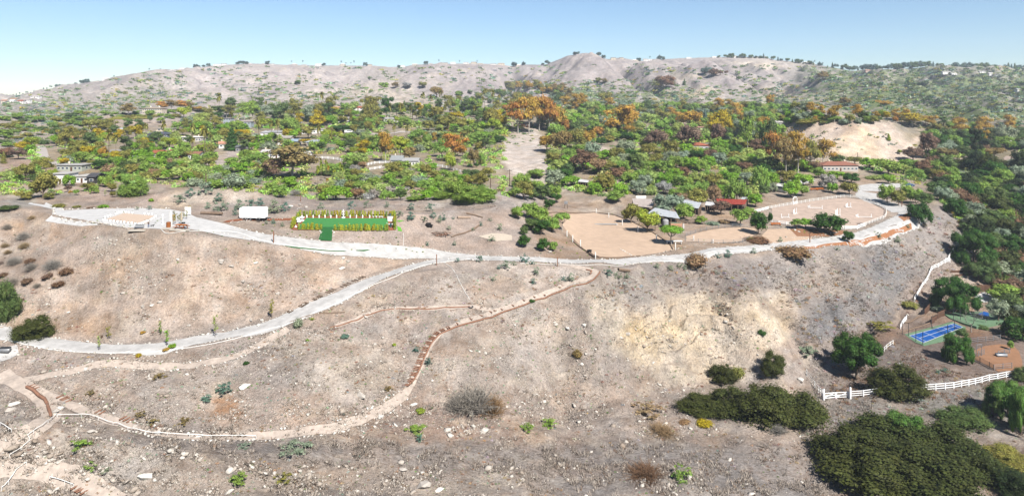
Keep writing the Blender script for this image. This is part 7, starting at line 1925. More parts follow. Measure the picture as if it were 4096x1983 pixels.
board_fence([f7(1400,885),f7(1480,900),f7(1580,915),f7(1640,915)], 'dark board wall behind the pale gravel pad, right', 3)
board_fence([f7(840,580),f7(1000,578),f7(1180,570),f7(1320,545)], 'low timber retaining wall across the terraced bank', 1.1, 1.2)
board_fence([f7(905,635),f7(1050,630),f7(1200,620)], 'second low timber retaining wall on the terraced bank', .8, 1.2)
edge_boards([f5(130,555),f5(400,470),f5(640,390),f5(780,350)], 'low timber kerb behind the blue court', timber_d, .5, .3)
edge_boards([f5(250,385),f5(400,320),f5(580,250)], 'timber kerb above the paddock', timber_d, .6, .3)
# ---- sports courts
def court_poly(pts, m, lift, name, parent=None):
    g = [P(*q) for q in pts]; z = max(G(q.x, q.y) for q in g)
    return g, z
def flat_poly(name, g, z, m, parent, th=.05, kind=None):
    V = [(q.x, q.y, z) for q in g] + [(q.x, q.y, z - th) for q in g]; n = len(g)
    Fc = [tuple(range(n)), tuple(range(2 * n - 1, n - 1, -1))] + [(i, i + n, (i + 1) % n + n, (i + 1) % n) for i in range(n)]
    o = link(name, polymesh(name, V, Fc, m), parent); return o
green_c = M('court_green', (130, 164, 128), .85, .08, .8); blue_c = M('court_blue', (20, 104, 196), .8, .06, .8); line_m = M('court_line', (240, 244, 248), .8, .03, 1)
GPTS = [f5(240,560),f5(1030,350),f5(1260,440),f5(1060,560),f5(960,650),f5(560,745),f5(430,700)]
g = [P(*q) for q in GPTS]; zc = sum(G(q.x, q.y) for q in g) / len(g) + .2
def PZ(q, z):
    d_ = F * (CZ - z) / (q[1] - VE); return Vector(((q[0] - 512) / F * d_, d_, z))
g = [PZ(q, zc) for q in GPTS]
court = empty('pickleball_court', (0, 0, 0)); tag(court, 'blue sports court with white lines and a green surround', 'sports court')
flat_poly('surround', g, zc, green_c, court, 1.2)
A_, B_, C_, D_ = [PZ(f5(*q), zc) for q in [(322,583),(555,702),(1210,440),(1060,382)]]   # corners: left, front, right, back
def cp(s, t_):   # s along the length 0..1, t across 0..1
    a = A_.lerp(D_, s); b = B_.lerp(C_, s); r = a.lerp(b, t_); return Vector((r.x, r.y, 0))
flat_poly('playing_surface', [cp(0,0), cp(0,1), cp(1,1), cp(1,0)], zc + .012, blue_c, court, .008)
def line(s0, t0, s1, t1, k=.11):
    a = cp(s0, t0); b = cp(s1, t1); d = (b - a).normalized(); nn = Vector((-d.y, d.x, 0)) * k
    flat_poly('line', [a - nn, b - nn, b + nn, a + nn], zc + .02, line_m, court, .006)
for L_ in [(0,0,1,0),(0,1,1,1),(0,0,0,1),(1,0,1,1),(.07,.0,.07,1),(.93,0,.93,1),(.31,0,.31,1),(.72,0,.72,1),(.07,.5,.31,.5),(.31,.5,.72,.5),(.72,.5,.93,.5)]: line(*L_)
net = empty('court_net', Vector((0, 0, 0))); tag(net, 'low net across the middle of the blue court', 'net')
a = cp(.52, -.04); b = cp(.52, 1.04); a.z = b.z = zc
for q in (a, b): box('net_post', net, q + Vector((0, 0, .55)), (.12, .12, 1.1), M('dark_pole', (70,74,78), .6, .1, 1))
for i in range(6): beam('net_cord', net, a + Vector((0, 0, .15 + .16 * i)), b + Vector((0, 0, .15 + .16 * i)), .02, .03 if i < 5 else .08, M('dark_pole') if i < 5 else white)
def netting(pts, label, h, nm='court_netting'):
    t = empty(nm, (0, 0, 0)); tag(t, label, 'netting fence'); mm = M('dark_pole', (70, 74, 78), .6, .1, 1)
    q = [P(*f5(*p)) for p in pts]
    for i, a in enumerate(q):
        box('post', t, a + Vector((0, 0, h / 2)), (.13, .13, h), mm)
        if i:
            for k in (1.0,): beam('top_wire', t, q[i - 1] + Vector((0, 0, h * k)), a + Vector((0, 0, h * k)), .04, .05, mm)
            beam('bottom_wire', t, q[i - 1] + Vector((0, 0, .2)), a + Vector((0, 0, .2)), .03, .04, mm)
netting([(205,570),(310,585),(430,690),(545,740)], 'tall thin netting posts at the left end of the blue court', 4.4)
netting([(690,470),(1055,340),(1170,345)], 'tall netting posts behind the blue court', 4.4)
netting([(960,590),(1075,505)], 'pair of netting posts in front of the blue court', 4)
g2 = [P(*f5(*q)) for q in [(905,225),(1120,190),(1500,175),(1900,245),(1890,330),(1800,360),(1620,400),(1440,430),(1240,380),(1000,290)]]; z2c = max(G(q.x, q.y) for q in g2) + .1
g2 = [PZ(UV(q), z2c) for q in g2]
c2 = empty('basketball_court', (0, 0, 0)); tag(c2, 'green court with a blue key area behind the leafless trees', 'sports court')
flat_poly('surface', g2, z2c, green_c, c2, 1.2)
flat_poly('key_area', [PZ(f5(*q), z2c) for q in [(1450,230),(1560,180),(1640,200),(1650,260),(1590,272)]], z2c + .012, blue_c, c2, .008)
arcp = [PZ(f5(*q), z2c) for q in [(1335,195),(1350,235),(1400,270),(1480,290),(1600,300),(1780,310)]]
for a, b in zip(arcp[:-1], arcp[1:]):
    d = (b - a); d.z = 0; d.normalize(); nn = Vector((-d.y, d.x, 0)) * .16
    flat_poly('line', [a - nn, b - nn, b + nn, a + nn], z2c + .02, line_m, c2, .006)
# ---- corral panels
def corral(pts, label, n_rail=5, h=1.8, m=None):
    return fence([f5(*p) for p in pts], label, h, n_rail, 3.6, m or grey_metal, .14, .08, name='pipe_fence', cat='corral fence')
corral([(1340,715),(1500,690),(1650,680),(1850,650)], 'pale pipe panels along the back of the corral', 3)
corral([(1270,950),(1440,935)], 'pipe panels left of the corral gate', 4)
corral([(1470,930),(1590,890)], 'open corral gate panel by the small arch', 4)
corral([(1360,960),(1500,1040),(1640,1110),(1725,1160)], 'brown pipe panels along the front left of the corral', 6, 1.8, M('brown_pipe',(130,104,86),.7,.1,2))
corral([(1730,1160),(1910,1140),(2050,1125)], 'pipe panels along the front right of the corral', 3)
corral([(1800,930),(1990,880)], 'pipe panels beside the steel water trough', 4)
simple('water_trough', 'oval steel water trough inside the corral', 'trough', *f5(1850,930), [('tank', (0,0,.5), (3.2,1.2,1.0), grey_metal), ('water', (0,0,.96), (2.9,.95,.1), glass)])
t = empty('corral_arch', P(*f5(1440,930))); tag(t, 'square pipe arch over the corral gate', 'gate arch')
d = Vector(P(*f5(1525,925))) - Vector(P(*f5(1440,930)))
box('post', t, (0, 0, 1.9), (.14, .14, 3.8), grey_metal); box('post', t, d + Vector((0, 0, 1.9)), (.14, .14, 3.8), grey_metal); beam('lintel', t, Vector((0, 0, 3.8)), d + Vector((0, 0, 3.8)), .14, .14, grey_metal)
fence([fz(1950,400),fz(2010,460),fz(2080,560)], 'collapsed wire fence at lower right', .9, 2, 2.4, timber_d, .12, .07, name='wire_fence')

# ================================================================== the lawn garden
lawn_m = M('lawn_grass', (80, 156, 84), .95, .10, 2.5, .4); lawn2 = M('lawn_strip_grass', (48, 118, 58), .95, .14, 2.5, .4); fresh = M('fresh_grass', (120, 196, 70), .95, .12, 2.5, .4)
def Lw(x, y): return (235 + x / 14.72, 200 + y / 14.72)     # enlargement of the lawn (2576 px for 700)
area('mulch_bed', px([Lw(830,430),(291,219.6),Lw(950,215),Lw(1300,235),Lw(2000,238),Lw(2350,240),Lw(2370,440),Lw(1460,445),Lw(1270,440),Lw(860,438)]), mulch, .12)
area('lawn', px([Lw(1050,262),Lw(1600,268),Lw(2255,266),Lw(2255,438),Lw(1445,438),Lw(1270,436),Lw(930,432),Lw(930,400),Lw(985,340)]), lawn_m, .2)
area('lawn_walk', px([Lw(1285,400),Lw(1440,400),Lw(1425,602),Lw(1228,594)]), lawn2, .26)
area('fresh_grass_patch', px([Lw(2380,300),Lw(2500,300),Lw(2420,320)]), fresh, .14)
area('fresh_grass_patch', px([Lw(2385,385),Lw(2440,400),Lw(2460,460),Lw(2400,455)]), fresh, .14)
area('grass_verge', px([Lw(680,662),Lw(900,690),Lw(1250,730),Lw(1650,745),Lw(1600,758),Lw(1250,742),Lw(850,705)]), M('verge_grass', (70,126,72), .95, .2, 2), .14)
area('grass_verge', px([Lw(1780,735),Lw(1950,725),Lw(1990,735),Lw(1900,752),Lw(1790,750)]), M('verge_grass'), .14)
def hedge_row(pts, n, where, hpx=6.2, wpx=3.6):
    q = px(pts); tot = resample(q, .5)
    for i in range(n):
        p = tot[int((i + .5) / n * (len(tot) - 1))]; p3 = Vector((p.x + random.uniform(-.2, .2), p.y + random.uniform(-.2, .2), G(p.x, p.y) + .15))
        u, v = UV(p3); hh = hpx * random.uniform(.85, 1.15)
        plant('column', u, v, wpx * random.uniform(.85, 1.25), hh, random.choice(['hedge', 'hedge', 'lime', 'yellow', 'green']), f'narrow yellow-green hedge shrub {where}', f'hedge shrubs {where}', pos=p3)
hedge_row([Lw(990,236),Lw(1590,240),Lw(2340,244)], 30, 'in the back row of the lawn hedge', 5.6, 3.4)
hedge_row([Lw(950,432),Lw(1270,440)], 9, 'in the front left row of the lawn hedge', 6.4, 3.8)
hedge_row([Lw(1470,445),Lw(2260,450)], 21, 'in the front right row of the lawn hedge', 6.2, 3.8)
hedge_row([Lw(960,235),Lw(900,310),Lw(820,425)], 9, 'down the left end of the lawn hedge', 6.4, 4.2)
hedge_row([Lw(2350,250),Lw(2350,350),Lw(2355,445)], 9, 'down the right end of the lawn hedge', 7.4, 3.4)
edging(resample(px([Lw(1262,455),Lw(1240,590)]), .6), [.3]*99, 'white stones on the left of the lawn walk', size=.3, off=0, sides=(1,))
edging(resample(px([Lw(1450,455),Lw(1432,600)]), .6), [.3]*99, 'white stones on the right of the lawn walk', size=.3, off=0, sides=(1,))
plaster = M('white_stone', (310, 308, 304), .6, .06, 2)
bust = [(.62,0),(.62,.25),(.42,.35),(.40,.8),(.55,.95),(.58,1.2),(.42,1.5),(.16,1.62),(.26,1.8),(.28,2.0),(.18,2.2),(.01,2.25)]
bust_me = polymesh('bust', *lathe(bust, 10), plaster)
for i, x in enumerate([1057,1150,1238,1325,1410,1495,1695,1787,1878,1982]):
    p = P(*Lw(x, 256)); o = link('statue', bust_me, None, p, random.uniform(0, 6), (.45, .45, .5)); tag(o, f'small white statue on the back edge of the lawn, {"left" if i < 6 else "right"} of the tall fountain', 'statue', f'small white statues {"left" if i < 6 else "right"} of the tall fountain')
ftn = empty('fountain', P(*Lw(1595, 258))); tag(ftn, 'tall tiered white fountain at the back middle of the lawn', 'fountain')
link('basin', polymesh('basin', *lathe([(1.1,0),(1.2,.5),(.9,.6),(.3,.6),(.35,1.6),(.01,1.6)]), plaster), ftn)
link('middle_bowl', polymesh('bowl', *lathe([(.3,1.55),(.85,2.1),(.8,2.2),(.25,2.2),(.25,3.2),(.01,3.2)]), plaster), ftn)
link('finial', polymesh('finial', *lathe([(.2,3.15),(.6,3.6),(.5,3.9),(.25,4.3),(.3,4.8),(.01,5.2)]), plaster), ftn)
for x, y, r, lb in [(2060,255,.9,'low white stone seat on the back edge of the lawn'),(2150,256,.9,'second low white stone seat on the back edge of the lawn')]:
    simple('stone_seat', lb, 'stone seat', *Lw(x, y), [('slab', (0,0,.75), (2.6,.9,.35), plaster), ('leg', (-.9,0,.3), (.5,.7,.6), plaster), ('leg', (.9,0,.3), (.5,.7,.6), plaster)])
lathe_obj('urn', [(.5,0),(.3,.4),(.3,.8),(.9,1.4),(.9,1.9),(.5,2.1),(.7,2.4),(.01,2.5)], plaster, P(*Lw(928,330)), 'tall white urn statue at the left of the lawn', 'urn')
lathe_obj('urn', [(.7,0),(.5,.3),(.4,.7),(1.0,1.2),(.9,1.6),(.01,1.7)], plaster, P(*Lw(940,355)), 'wide white bowl at the left of the lawn', 'bowl')
lathe_obj('urn', [(.5,0),(.6,.3),(.3,.5),(.01,1.2)], plaster, P(*Lw(895,400)), 'small white ornament at the left corner of the lawn', 'ornament')
lathe_obj('urn', [(1.1,0),(1.0,.5),(.5,.7),(.5,1.0),(1.2,1.5),(1.1,1.9),(.3,2.0),(.2,2.6),(.01,2.7)], plaster, P(*Lw(985,300)), 'white sculpted basin at the left back corner of the lawn', 'basin')
wall_f = empty('water_wall', P(*Lw(2288, 350))); tag(wall_f, 'broad white fountain wall at the right end of the lawn', 'fountain')
link('basin', polymesh('b', *lathe([(1.7,0),(1.8,.6),(1.5,.6),(1.4,.35),(.01,.35)]), plaster), wall_f)
box('back_wall', wall_f, (0, 1.8, 1.8), (3.2, .5, 3.6), plaster); box('cap', wall_f, (0, 1.8, 3.72), (3.6, .7, .22), plaster)
bronze = M('dark_bronze', (84, 112, 118), .5, .1, 2)
lathe_obj('bronze_figure', [(.4,0),(.35,.8),(.5,1.3),(.4,1.9),(.12,2.1),(.22,2.4),(.01,2.6)], bronze, P(*Lw(2285,262)), 'dark bronze figure behind the fountain wall', 'statue')
lathe_obj('bronze_figure', [(.4,0),(.35,.8),(.5,1.3),(.4,1.9),(.12,2.1),(.22,2.4),(.01,2.6)], bronze, P(*Lw(2293,400)), 'dark bronze figure in front of the fountain wall', 'statue')

for o_ in (ftn,): o_.scale = (.6, .6, .56)
wall_f.scale = (.75, .75, .62)
for o_ in bpy.data.objects:
    if o_.name.startswith(('urn', 'bronze_figure')): o_.scale = (.72, .72, .72)
    if o_.name.startswith('stone_seat'): o_.scale = (.6, .6, .6)
# ================================================================== trailer
p = P(253.8, 219.4); S = p.y / F
tr = empty('restroom_trailer', p, -.04); tag(tr, 'white twin-axle trailer with two sets of dark steps', 'trailer')
Lt = 26 * S; Ht = 3.3
tm = bpy.data.meshes.new('trailer_body'); bm = bmesh.new(); bmesh.ops.create_cube(bm, size=1)
for v_ in bm.verts: v_.co = Vector((v_.co.x * Lt, v_.co.y * 2.6, v_.co.z * Ht + .75 + Ht / 2))
bmesh.ops.bevel(bm, geom=bm.edges[:], offset=.14, segments=2, affect='EDGES'); bm.to_mesh(tm); bm.free(); tm.materials.append(white); link('body', tm, tr)
box('roof_vent', tr, (-Lt * .22, 0, Ht + .85), (.9, .7, .28), white_o); box('roof_vent', tr, (Lt * .2, 0, Ht + .87), (.9, .7, .32), white_o)
box('chassis', tr, (0, 0, .66), (Lt * .96, 2.2, .16), M('dark_pole', (70, 74, 78), .6, .1, 1)); box('hitch', tr, (Lt / 2 + .6, 0, .6), (1.4, .5, .25), M('dark_pole'))
tyre = M('tyre_rubber', (46, 46, 48), .9, .1, 2)
for s in (-1, 1):
    for kx in (-.55, .55):
        w_ = link('wheel', polymesh('tyre', *lathe([(.01,-.14),(.3,-.14),(.42,-.1),(.42,.1),(.3,.14),(.01,.14)], 18), tyre), tr, (-Lt * .12 + kx, s * 1.3, .42)); w_.rotation_euler = (math.pi / 2, 0, 0)
        link('rim', polymesh('rim', *lathe([(.01,-.16),(.22,-.16),(.22,.16),(.01,.16)], 12), grey_metal), w_)
    for kx in (-1, 1):
        box('door', tr, (kx * Lt * .26, s * 1.31, 1.95), (.8, .04, 1.95), white_o)
        box('lamp', tr, (kx * Lt * .26, s * 1.35, 3.05), (.16, .1, .16), grey_metal)
for kx, nm in ((-.27, 0), (.28, 1)):
    st = empty('steps', (kx * Lt, -1.3, 0)); st.parent = tr
    for i in range(3): box('tread', st, (0, -.25 - .32 * i, .62 - .21 * i), (1.1, .32, .06), M('dark_pole'))
    for s in (-1, 1): beam('step_rail', st, (s * .55, 0, 1.3), (s * .55, -1.1, .7), .05, .05, white_o)

# ================================================================== terrace things
def T(x, y): return (75 + x / 18.47, 195 + y / 18.47)       # enlargement of the terrace (2540 px for 550)
BP = [(525,480),(560,487),(592,487),(655,492),(718,500),(787,508),(848,512),(912,520),(983,528),(1048,535),(1115,545),(1180,550),(1225,540),(1260,530),(1290,515),(1320,505),(1350,490),(1400,470),(1432,450),(1465,430),(1495,405),(1425,365),(1360,365),(1285,362),(1062,345),(995,338),(935,325),(865,325),(830,330),(790,345),(755,360),(655,395),(610,405),(560,425)]
for i, (x, y) in enumerate(BP):
    p = P(*T(x, y)); o = box('planter_block', None, p + Vector((0, 0, .36)), (.5, .5, .8), plaster)
    sd_ = 'front' if i < 12 else 'right' if i < 21 else 'back'
    tag(o, f'white square planter block on the {sd_} side of the levelled sand', 'planter', f'white planter blocks on the {sd_} side of the sand square')
    if i % 2 == 0:
        plant('rosette', *T(x, y), 1.5, 1.6, random.choice(['rust', 'grey', 'olive']), f'small dry plant in a planter on the {sd_} side of the sand square', f'plants in the {sd_} planters', pos=p + Vector((0, 0, .85)))
def skin_fig(name, joints, bones, m, parent, sub=2):
    me = bpy.data.meshes.new(name); me.from_pydata([j[:3] for j in joints], bones, []); me.materials.append(m)
    o = link(name, me, parent)
    sk = o.modifiers.new('skin', 'SKIN'); ss = o.modifiers.new('sub', 'SUBSURF'); ss.levels = ss.render_levels = sub
    for i, j in enumerate(joints):
        me.skin_vertices[0].data[i].radius = (j[3], j[3] if len(j) < 5 else j[4])
    me.skin_vertices[0].data[0].use_root = True
    return o
skin = M('skin', (214, 168, 140), .6, .05, 3)
pp_ = P(*T(1358, 593)); per = empty('person', pp_, .3); tag(per, 'person in a dark shirt and blue jeans standing with arms folded beside a dog', 'person')
J = [(0,0,.96,.13,.10),(0,0,1.2,.15,.10),(0,0,1.42,.12,.09),(0,0,1.52,.055),(0,-.01,1.62,.085,.10),(0,-.01,1.76,.07,.085),
     (.2,0,1.42,.055),(.27,-.03,1.16,.045),(.08,-.2,1.14,.04),(-.06,-.22,1.2,.035),(-.2,0,1.42,.055),(-.27,-.03,1.16,.045),(-.08,-.2,1.1,.04),(.06,-.22,1.12,.035),
     (.1,0,.9,.09),(.13,0,.5,.065),(.15,.01,.08,.045),(.16,-.14,.04,.04),(-.1,0,.9,.09),(-.12,.02,.5,.065),(-.13,.03,.08,.045),(-.14,-.12,.04,.04)]
Bn = [(0,1),(1,2),(2,3),(3,4),(4,5),(2,6),(6,7),(7,8),(8,9),(2,10),(10,11),(11,12),(12,13),(0,14),(14,15),(15,16),(16,17),(0,18),(18,19),(19,20),(20,21)]
skin_fig('body', J, Bn, skin, per)
Js = [(0,0,.95,.155,.12),(0,0,1.2,.17,.12),(0,0,1.42,.14,.105),(.21,0,1.42,.072),(.26,-.02,1.24,.062),(-.21,0,1.42,.072),(-.26,-.02,1.24,.062)]
skin_fig('shirt', Js, [(0,1),(1,2),(2,3),(3,4),(2,5),(5,6)], M('dark_shirt', (58,54,62), .9, .1, 3), per)
Jj = [(0,0,.94,.15,.12),(.1,0,.88,.105),(.13,0,.5,.082),(.15,.01,.1,.065),(-.1,0,.88,.105),(-.12,.02,.5,.082),(-.13,.03,.1,.065)]
skin_fig('jeans', Jj, [(0,1),(1,2),(2,3),(0,4),(4,5),(5,6)], M('blue_jeans', (92,122,166), .9, .1, 3), per)
skin_fig('hair', [(0,.02,1.70,.085,.1),(0,.01,1.80,.06,.075)], [(0,1)], M('dark_hair', (64,50,44), .9, .1, 3), per)
pd = P(*T(1425, 585)); dog = empty('dog', pd, .15); tag(dog, 'black dog standing at the right of the person', 'dog')
Jd = [(0,0,.52,.14,.13),(.28,0,.55,.16,.15),(.46,0,.62,.11),(.58,0,.74,.1),(.74,0,.72,.055),(-.28,0,.52,.12,.12),(-.42,0,.56,.05),(-.62,0,.44,.03),
      (.3,.1,.4,.06),(.3,.11,.2,.04),(.32,.11,.03,.035),(.3,-.1,.4,.06),(.3,-.11,.2,.04),(.32,-.11,.03,.035),(-.3,.1,.4,.08),(-.26,.11,.26,.05),(-.36,.11,.16,.03),(-.32,.11,.03,.035),(-.3,-.1,.4,.08),(-.26,-.11,.26,.05),(-.36,-.11,.16,.03),(-.32,-.11,.03,.035),(.56,.07,.86,.03),(.56,-.07,.86,.03)]
skin_fig('body', Jd, [(0,1),(1,2),(2,3),(3,4),(0,5),(5,6),(6,7),(1,8),(8,9),(9,10),(1,11),(11,12),(12,13),(5,14),(14,15),(15,16),(16,17),(5,18),(18,19),(19,20),(20,21),(3,22),(3,23)], M('black_fur', (40,38,38), .9, .2, 8), dog)
simple('metal_bench', 'grey metal bench on the slab at the terrace edge', 'bench', *T(1185, 612), [('seat', (0,0,.5), (2.6,.7,.08), grey_metal), ('backrest', (0,.35,.95), (2.6,.08,.5), grey_metal), ('leg', (-1.2,0,.25), (.1,.7,.5), grey_metal), ('leg', (1.2,0,.25), (.1,.7,.5), grey_metal), ('rail', (0,-.3,.2), (2.5,.06,.06), grey_metal)])
simple('stone_slab', 'pale concrete slab below the metal bench', 'slab', *T(1160, 655), [('slab', (0,0,.15), (4.6,2.4,.3), M('pale_concrete',(228,218,202),.9,.06,1))], .1)
for x, y in [(1720,620),(1880,640),(2000,650)]: simple('stone_slab', f'pale paving slab under the picnic table, {"left" if x<1800 else "middle" if x<1950 else "right"} one', 'slab', *T(x, y), [('slab', (0,0,.1), (3.6,2.0,.2), M('pale_concrete'))], .1)
drum = lathe_obj('fire_drum', [(.62,0),(.62,1.55),(.56,1.55),(.56,.3),(.01,.3)], rust, P(*T(1727, 590)), 'rusty orange steel drum planter beside the saplings', 'steel drum', n=20)
for i in range(5):
    pass
for i, (dx, hh) in enumerate([(-.3,4.2),(0,4.8),(.25,4.4),(.45,3.9)]):
    p = P(*T(1735 + i * 12, 575)); o = box('pale_pole', None, p + Vector((0, .6, hh / 2)), (.16, .16, hh), white_o); tag(o, 'pale upright pole in the bundle behind the rusty drum', 'pole', 'bundle of pale poles behind the rusty drum')
oran = M('orange_timber', (214, 124, 48), .8, .2, 3)
def picnic(u, v, label, m, rz=.2, s=1.0):
    t = empty('picnic_table', P(u, v), rz); tag(t, label, 'picnic table'); t.scale = (s, s, s)
    for k in range(4): box('top_plank', t, (0, -.42 + .28 * k, .78), (2.4, .25, .06), m)
    for y in (-.85, .85):
        for k in range(2): box('bench_plank', t, (0, y + .14 * (k - .5), .46), (2.4, .13, .05), m)
    for x in (-.85, .85):
        beam('leg', t, (x, -.75, 0), (x, -.3, .75), .08, .1, m); beam('leg', t, (x, .75, 0), (x, .3, .75), .08, .1, m); beam('cross_bar', t, (x, -.9, .42), (x, .9, .42), .06, .08, m)
    return t
picnic(*T(1965, 615), 'orange picnic table on the terrace under a folded umbrella', oran, -.25, 1.5)
simple('pot', 'black grill box standing on the picnic table area', 'grill', *T(2000, 592), [('box', (0,0,1.35), (.9,.6,.4), M('black_plastic', (50,50,52), .5, .1, 1))])
lathe_obj('folded_umbrella', [(.06,0),(.06,1.4),(.3,1.6),(.22,3.2),(.05,4.3),(.01,4.4)], canv, P(*T(1968, 555)), 'folded cream umbrella behind the picnic table', 'umbrella')
lathe_obj('garden_lamp', [(.5,0),(.25,.2),(.12,.4),(.1,2.2),(.25,2.4),(.25,2.9),(.01,3.1)], white, P(*T(1620, 535)), 'white column lamp beside the terrace steps', 'lamp')
simple('signboard', 'white board with a small picture standing behind the saplings', 'sign board', *T(2085, 368), [('board', (0,0,1.5), (1.8,.12,2.4), plaster), ('post', (-.97,0,1.4), (.12,.12,2.8), white_o), ('post', (.97,0,1.4), (.12,.12,2.8), white_o)])
for x, yb, yt in [(1820,545,385),(1855,520,365),(1910,480,380),(2005,430,330),(2055,440,290),(1790,500,360),(1945,530,350),(1830,470,310),(2090,300,215),(2130,260,200)]:
    u, vb = T(x, yb); _, vt = T(x, yt); plant('sapling', u, vb, 5.5, (vb - vt) * 1.2, random.choice(['amber', 'olive', 'olive']), 'slim olive-leaved sapling by the terrace picnic table', 'saplings by the terrace picnic table')
lathe_obj('log', [(.01,0),(.5,0),(.5,7.5),(.01,7.5)], timber_d, P(*T(2330,345)) + Vector((0,0,.4)), 'thick brown log lying behind the terrace', 'log', n=10).rotation_euler = (0, math.pi / 2, -.15)

# ================================================================== pipes, posts, logs, ties
def pipe(pts, label, r=.07, m=None, lift=.12, name='white_pipe', step=1.2):
    r *= .62; m = m or white_o
    q = resample(px(pts), step); V, Fc = tube([Vector((a.x, a.y, G(a.x, a.y) + lift)) for a in q], r, 5)
    o = link(name, polymesh(name, V, Fc, m or white)); tag(o, label, 'pipe'); return o
pipe([T(1600,640),T(1695,710),T(2020,668),T(2510,660),(235,232),Lw(300,560),Lw(600,630),Lw(900,685),Lw(1300,722),Lw(1650,738)], 'white pipe along the front of the terrace and upper road', .13)
pipe([(-10,336),(0,338.5),(25,344),(60,350.5),(110,353),(160,351),(220,342),(262,331),(280,326)], 'white pipe along the front of the lower gravel road', .13)
pipe([(282,326),(300,319),(325,308),(350,296),(375,284),(400,274),(425,265),(445,262),(470,259)], 'white pipe rising beside the lower road to the junction', .13)
pipe([(443.5,262.5),(452,268),(458,278),(464,290),(469.5,299)], 'thin white pipe crossing the slope below the junction', .1)
pipe([(403.3,233),(403.5,239),(403.6,245.5)], 'thin white pipe dropping from the lawn to the road', .08)
pipe([(520,263.5),(560,264.3),(600,264.5),(650,262),(700,255.5),(750,250.5),(790,246.5)], 'white pipe along the outer edge of the upper road at right', .12)
def pipe_rail(pts, label, h=.9, step=4):
    q = resample(px(pts), step); o0 = Vector((q[0].x, q[0].y, G(q[0].x, q[0].y))); t = empty('pipe_rail', o0); tag(t, label, 'pipe rail')
    fq = resample(px(pts), 1.5)
    V, Fc = tube([Vector((a.x, a.y, G(a.x, a.y) + h)) - o0 for a in fq], .065, 5); link('rail', polymesh('rail', V, Fc, white_o), t)
    for a in q: box('post', t, Vector((a.x, a.y, G(a.x, a.y) + h / 2 - .1)) - o0, (.08, .08, h + .2), white_o)
pipe_rail([z3(0,325,805),z3(0,400,802),z3(0,500,800),z3(0,640,845),z3(0,780,885),z3(0,900,903),z3(0,1010,914),z3(0,1200,920),z3(0,1446,922)], 'long white handrail beside the bottom footpath', .7)
pipe_rail([z3(0,320,795),z3(0,235,865),z3(0,155,920),z3(0,185,930),z3(0,120,990),z3(0,55,1030)], 'zigzag white handrail beside the switchback path', .7)
pipe_rail([z3(0,150,1070),z3(0,55,1140),z3(0,78,1148),z3(0,10,1215)], 'second zigzag white handrail at the bottom left', .7)
pipe_rail([z3(0,0,848),z3(0,30,868),z3(0,65,888)], 'short white handrail at the left picture edge', .7, 3)
pipe_rail([z3(0,280,1155),z3(0,350,1175),z3(0,415,1198)], 'short white handrail above the lowest tie steps', .7, 3)
# rusty steel stakes along the roads
for x, y, k, f_, hp, lb in [(175,800,1,z2,12,'tall rusty post at the edge of the upper road near the lawn'),(445,385,1,z2,6.5,'red post on the bank behind the lawn'),(1802,1020,1,z2,11,'rusty post at the road junction'),(453,1030,2,z2,9.5,'rusty post at the top of the stair path'),(418,795,3,z2,10,'red-brown post at the road edge below the planted bed'),(1335,440,3,z2,6,'leaning red post on the road island')]:
    p = P(*f_(k, x, y)); h_ = hp * p.y / F; o = box('steel_post', None, p + Vector((0, 0, h_ / 2)), (.26, .26, h_), timber); tag(o, lb, 'post')
# utility poles with crossarms and wires
wood_p = M('pole_wood', (128, 104, 88), .95, .2, 2)
def pole(u, v, hpx, label, cross=True):
    p = P(u, v); h_ = hpx * p.y / F; t = empty('utility_pole', p); tag(t, label, 'utility pole')
    link('mast', polymesh('mast', *lathe([(.26, -1), (.18, h_), (.01, h_)], 8), wood_p), t)
    if cross:
        box('crossarm', t, (0, 0, h_ - .7), (2.6, .16, .2), wood_p)
        for x in (-1.1, 0, 1.1): box('insulator', t, (x, 0, h_ - .45), (.14, .14, .3), grey_metal)
    return p + Vector((0, 0, h_ - .4))
tops = [pole(*z2(1,2530,235), 17, 'utility pole on the pale bank, right of the pair'), pole(*z2(1,2340,290), 13, 'utility pole on the pale bank, left of the pair', False),
 pole(*z1(1,753,900), 12, 'brown utility pole by the white garage'), pole(*z1(1,697,690), 8, 'pole among the middle white houses'), pole(*z1(1,928,690), 8, 'pole behind the white house row'),
 pole(*z1(0,1050,1160), 7, 'pole below the long grey-roofed bungalow'), pole(*z1(0,655,890), 10, 'slim pole by the cream house'), pole(*z1(2,722,975), 5, 'pole in the lower orange thicket'),
 pole(*z2(0,2055,235), 13, 'utility pole above the trailer bank', False), pole(*z1(3,895,1080), 6, 'pole at the foot of the pale knoll', False), pole(*z2(3,2080,340), 16, 'utility pole in the dark canyon wood, left'),
 pole(*z2(3,2475,615), 15.5, 'utility pole in the dark canyon wood, nearer'), pole(*z2(3,2550,320), 14, 'utility pole at the right picture edge'), pole(*z2(3,1715,115), 9, 'utility pole beyond the road island'), pole(*z1(3,2295,930), 6, 'pole at far right', False), pole(*z1(2,1640,0+0) if False else z2(2,2065,420), 6, 'pole by the red roof stable', False)]
def wire(a, b, label):
    n = 14; pts = [a.lerp(b, i / n) - Vector((0, 0, 4 * (1 - (2 * i / n - 1) ** 2) * .35)) for i in range(n + 1)]
    V, Fc = tube(pts, .05, 3); o = link('power_line', polymesh('power_line', V, Fc, M('cable', (90,88,88), .7, .1, 1))); tag(o, label, 'power line')
wire(tops[10], tops[12], 'power line between the two canyon poles'); wire(tops[1], tops[0], 'power line between the paired poles on the bank'); wire(tops[0], tops[7], 'power line climbing to the orange thicket')
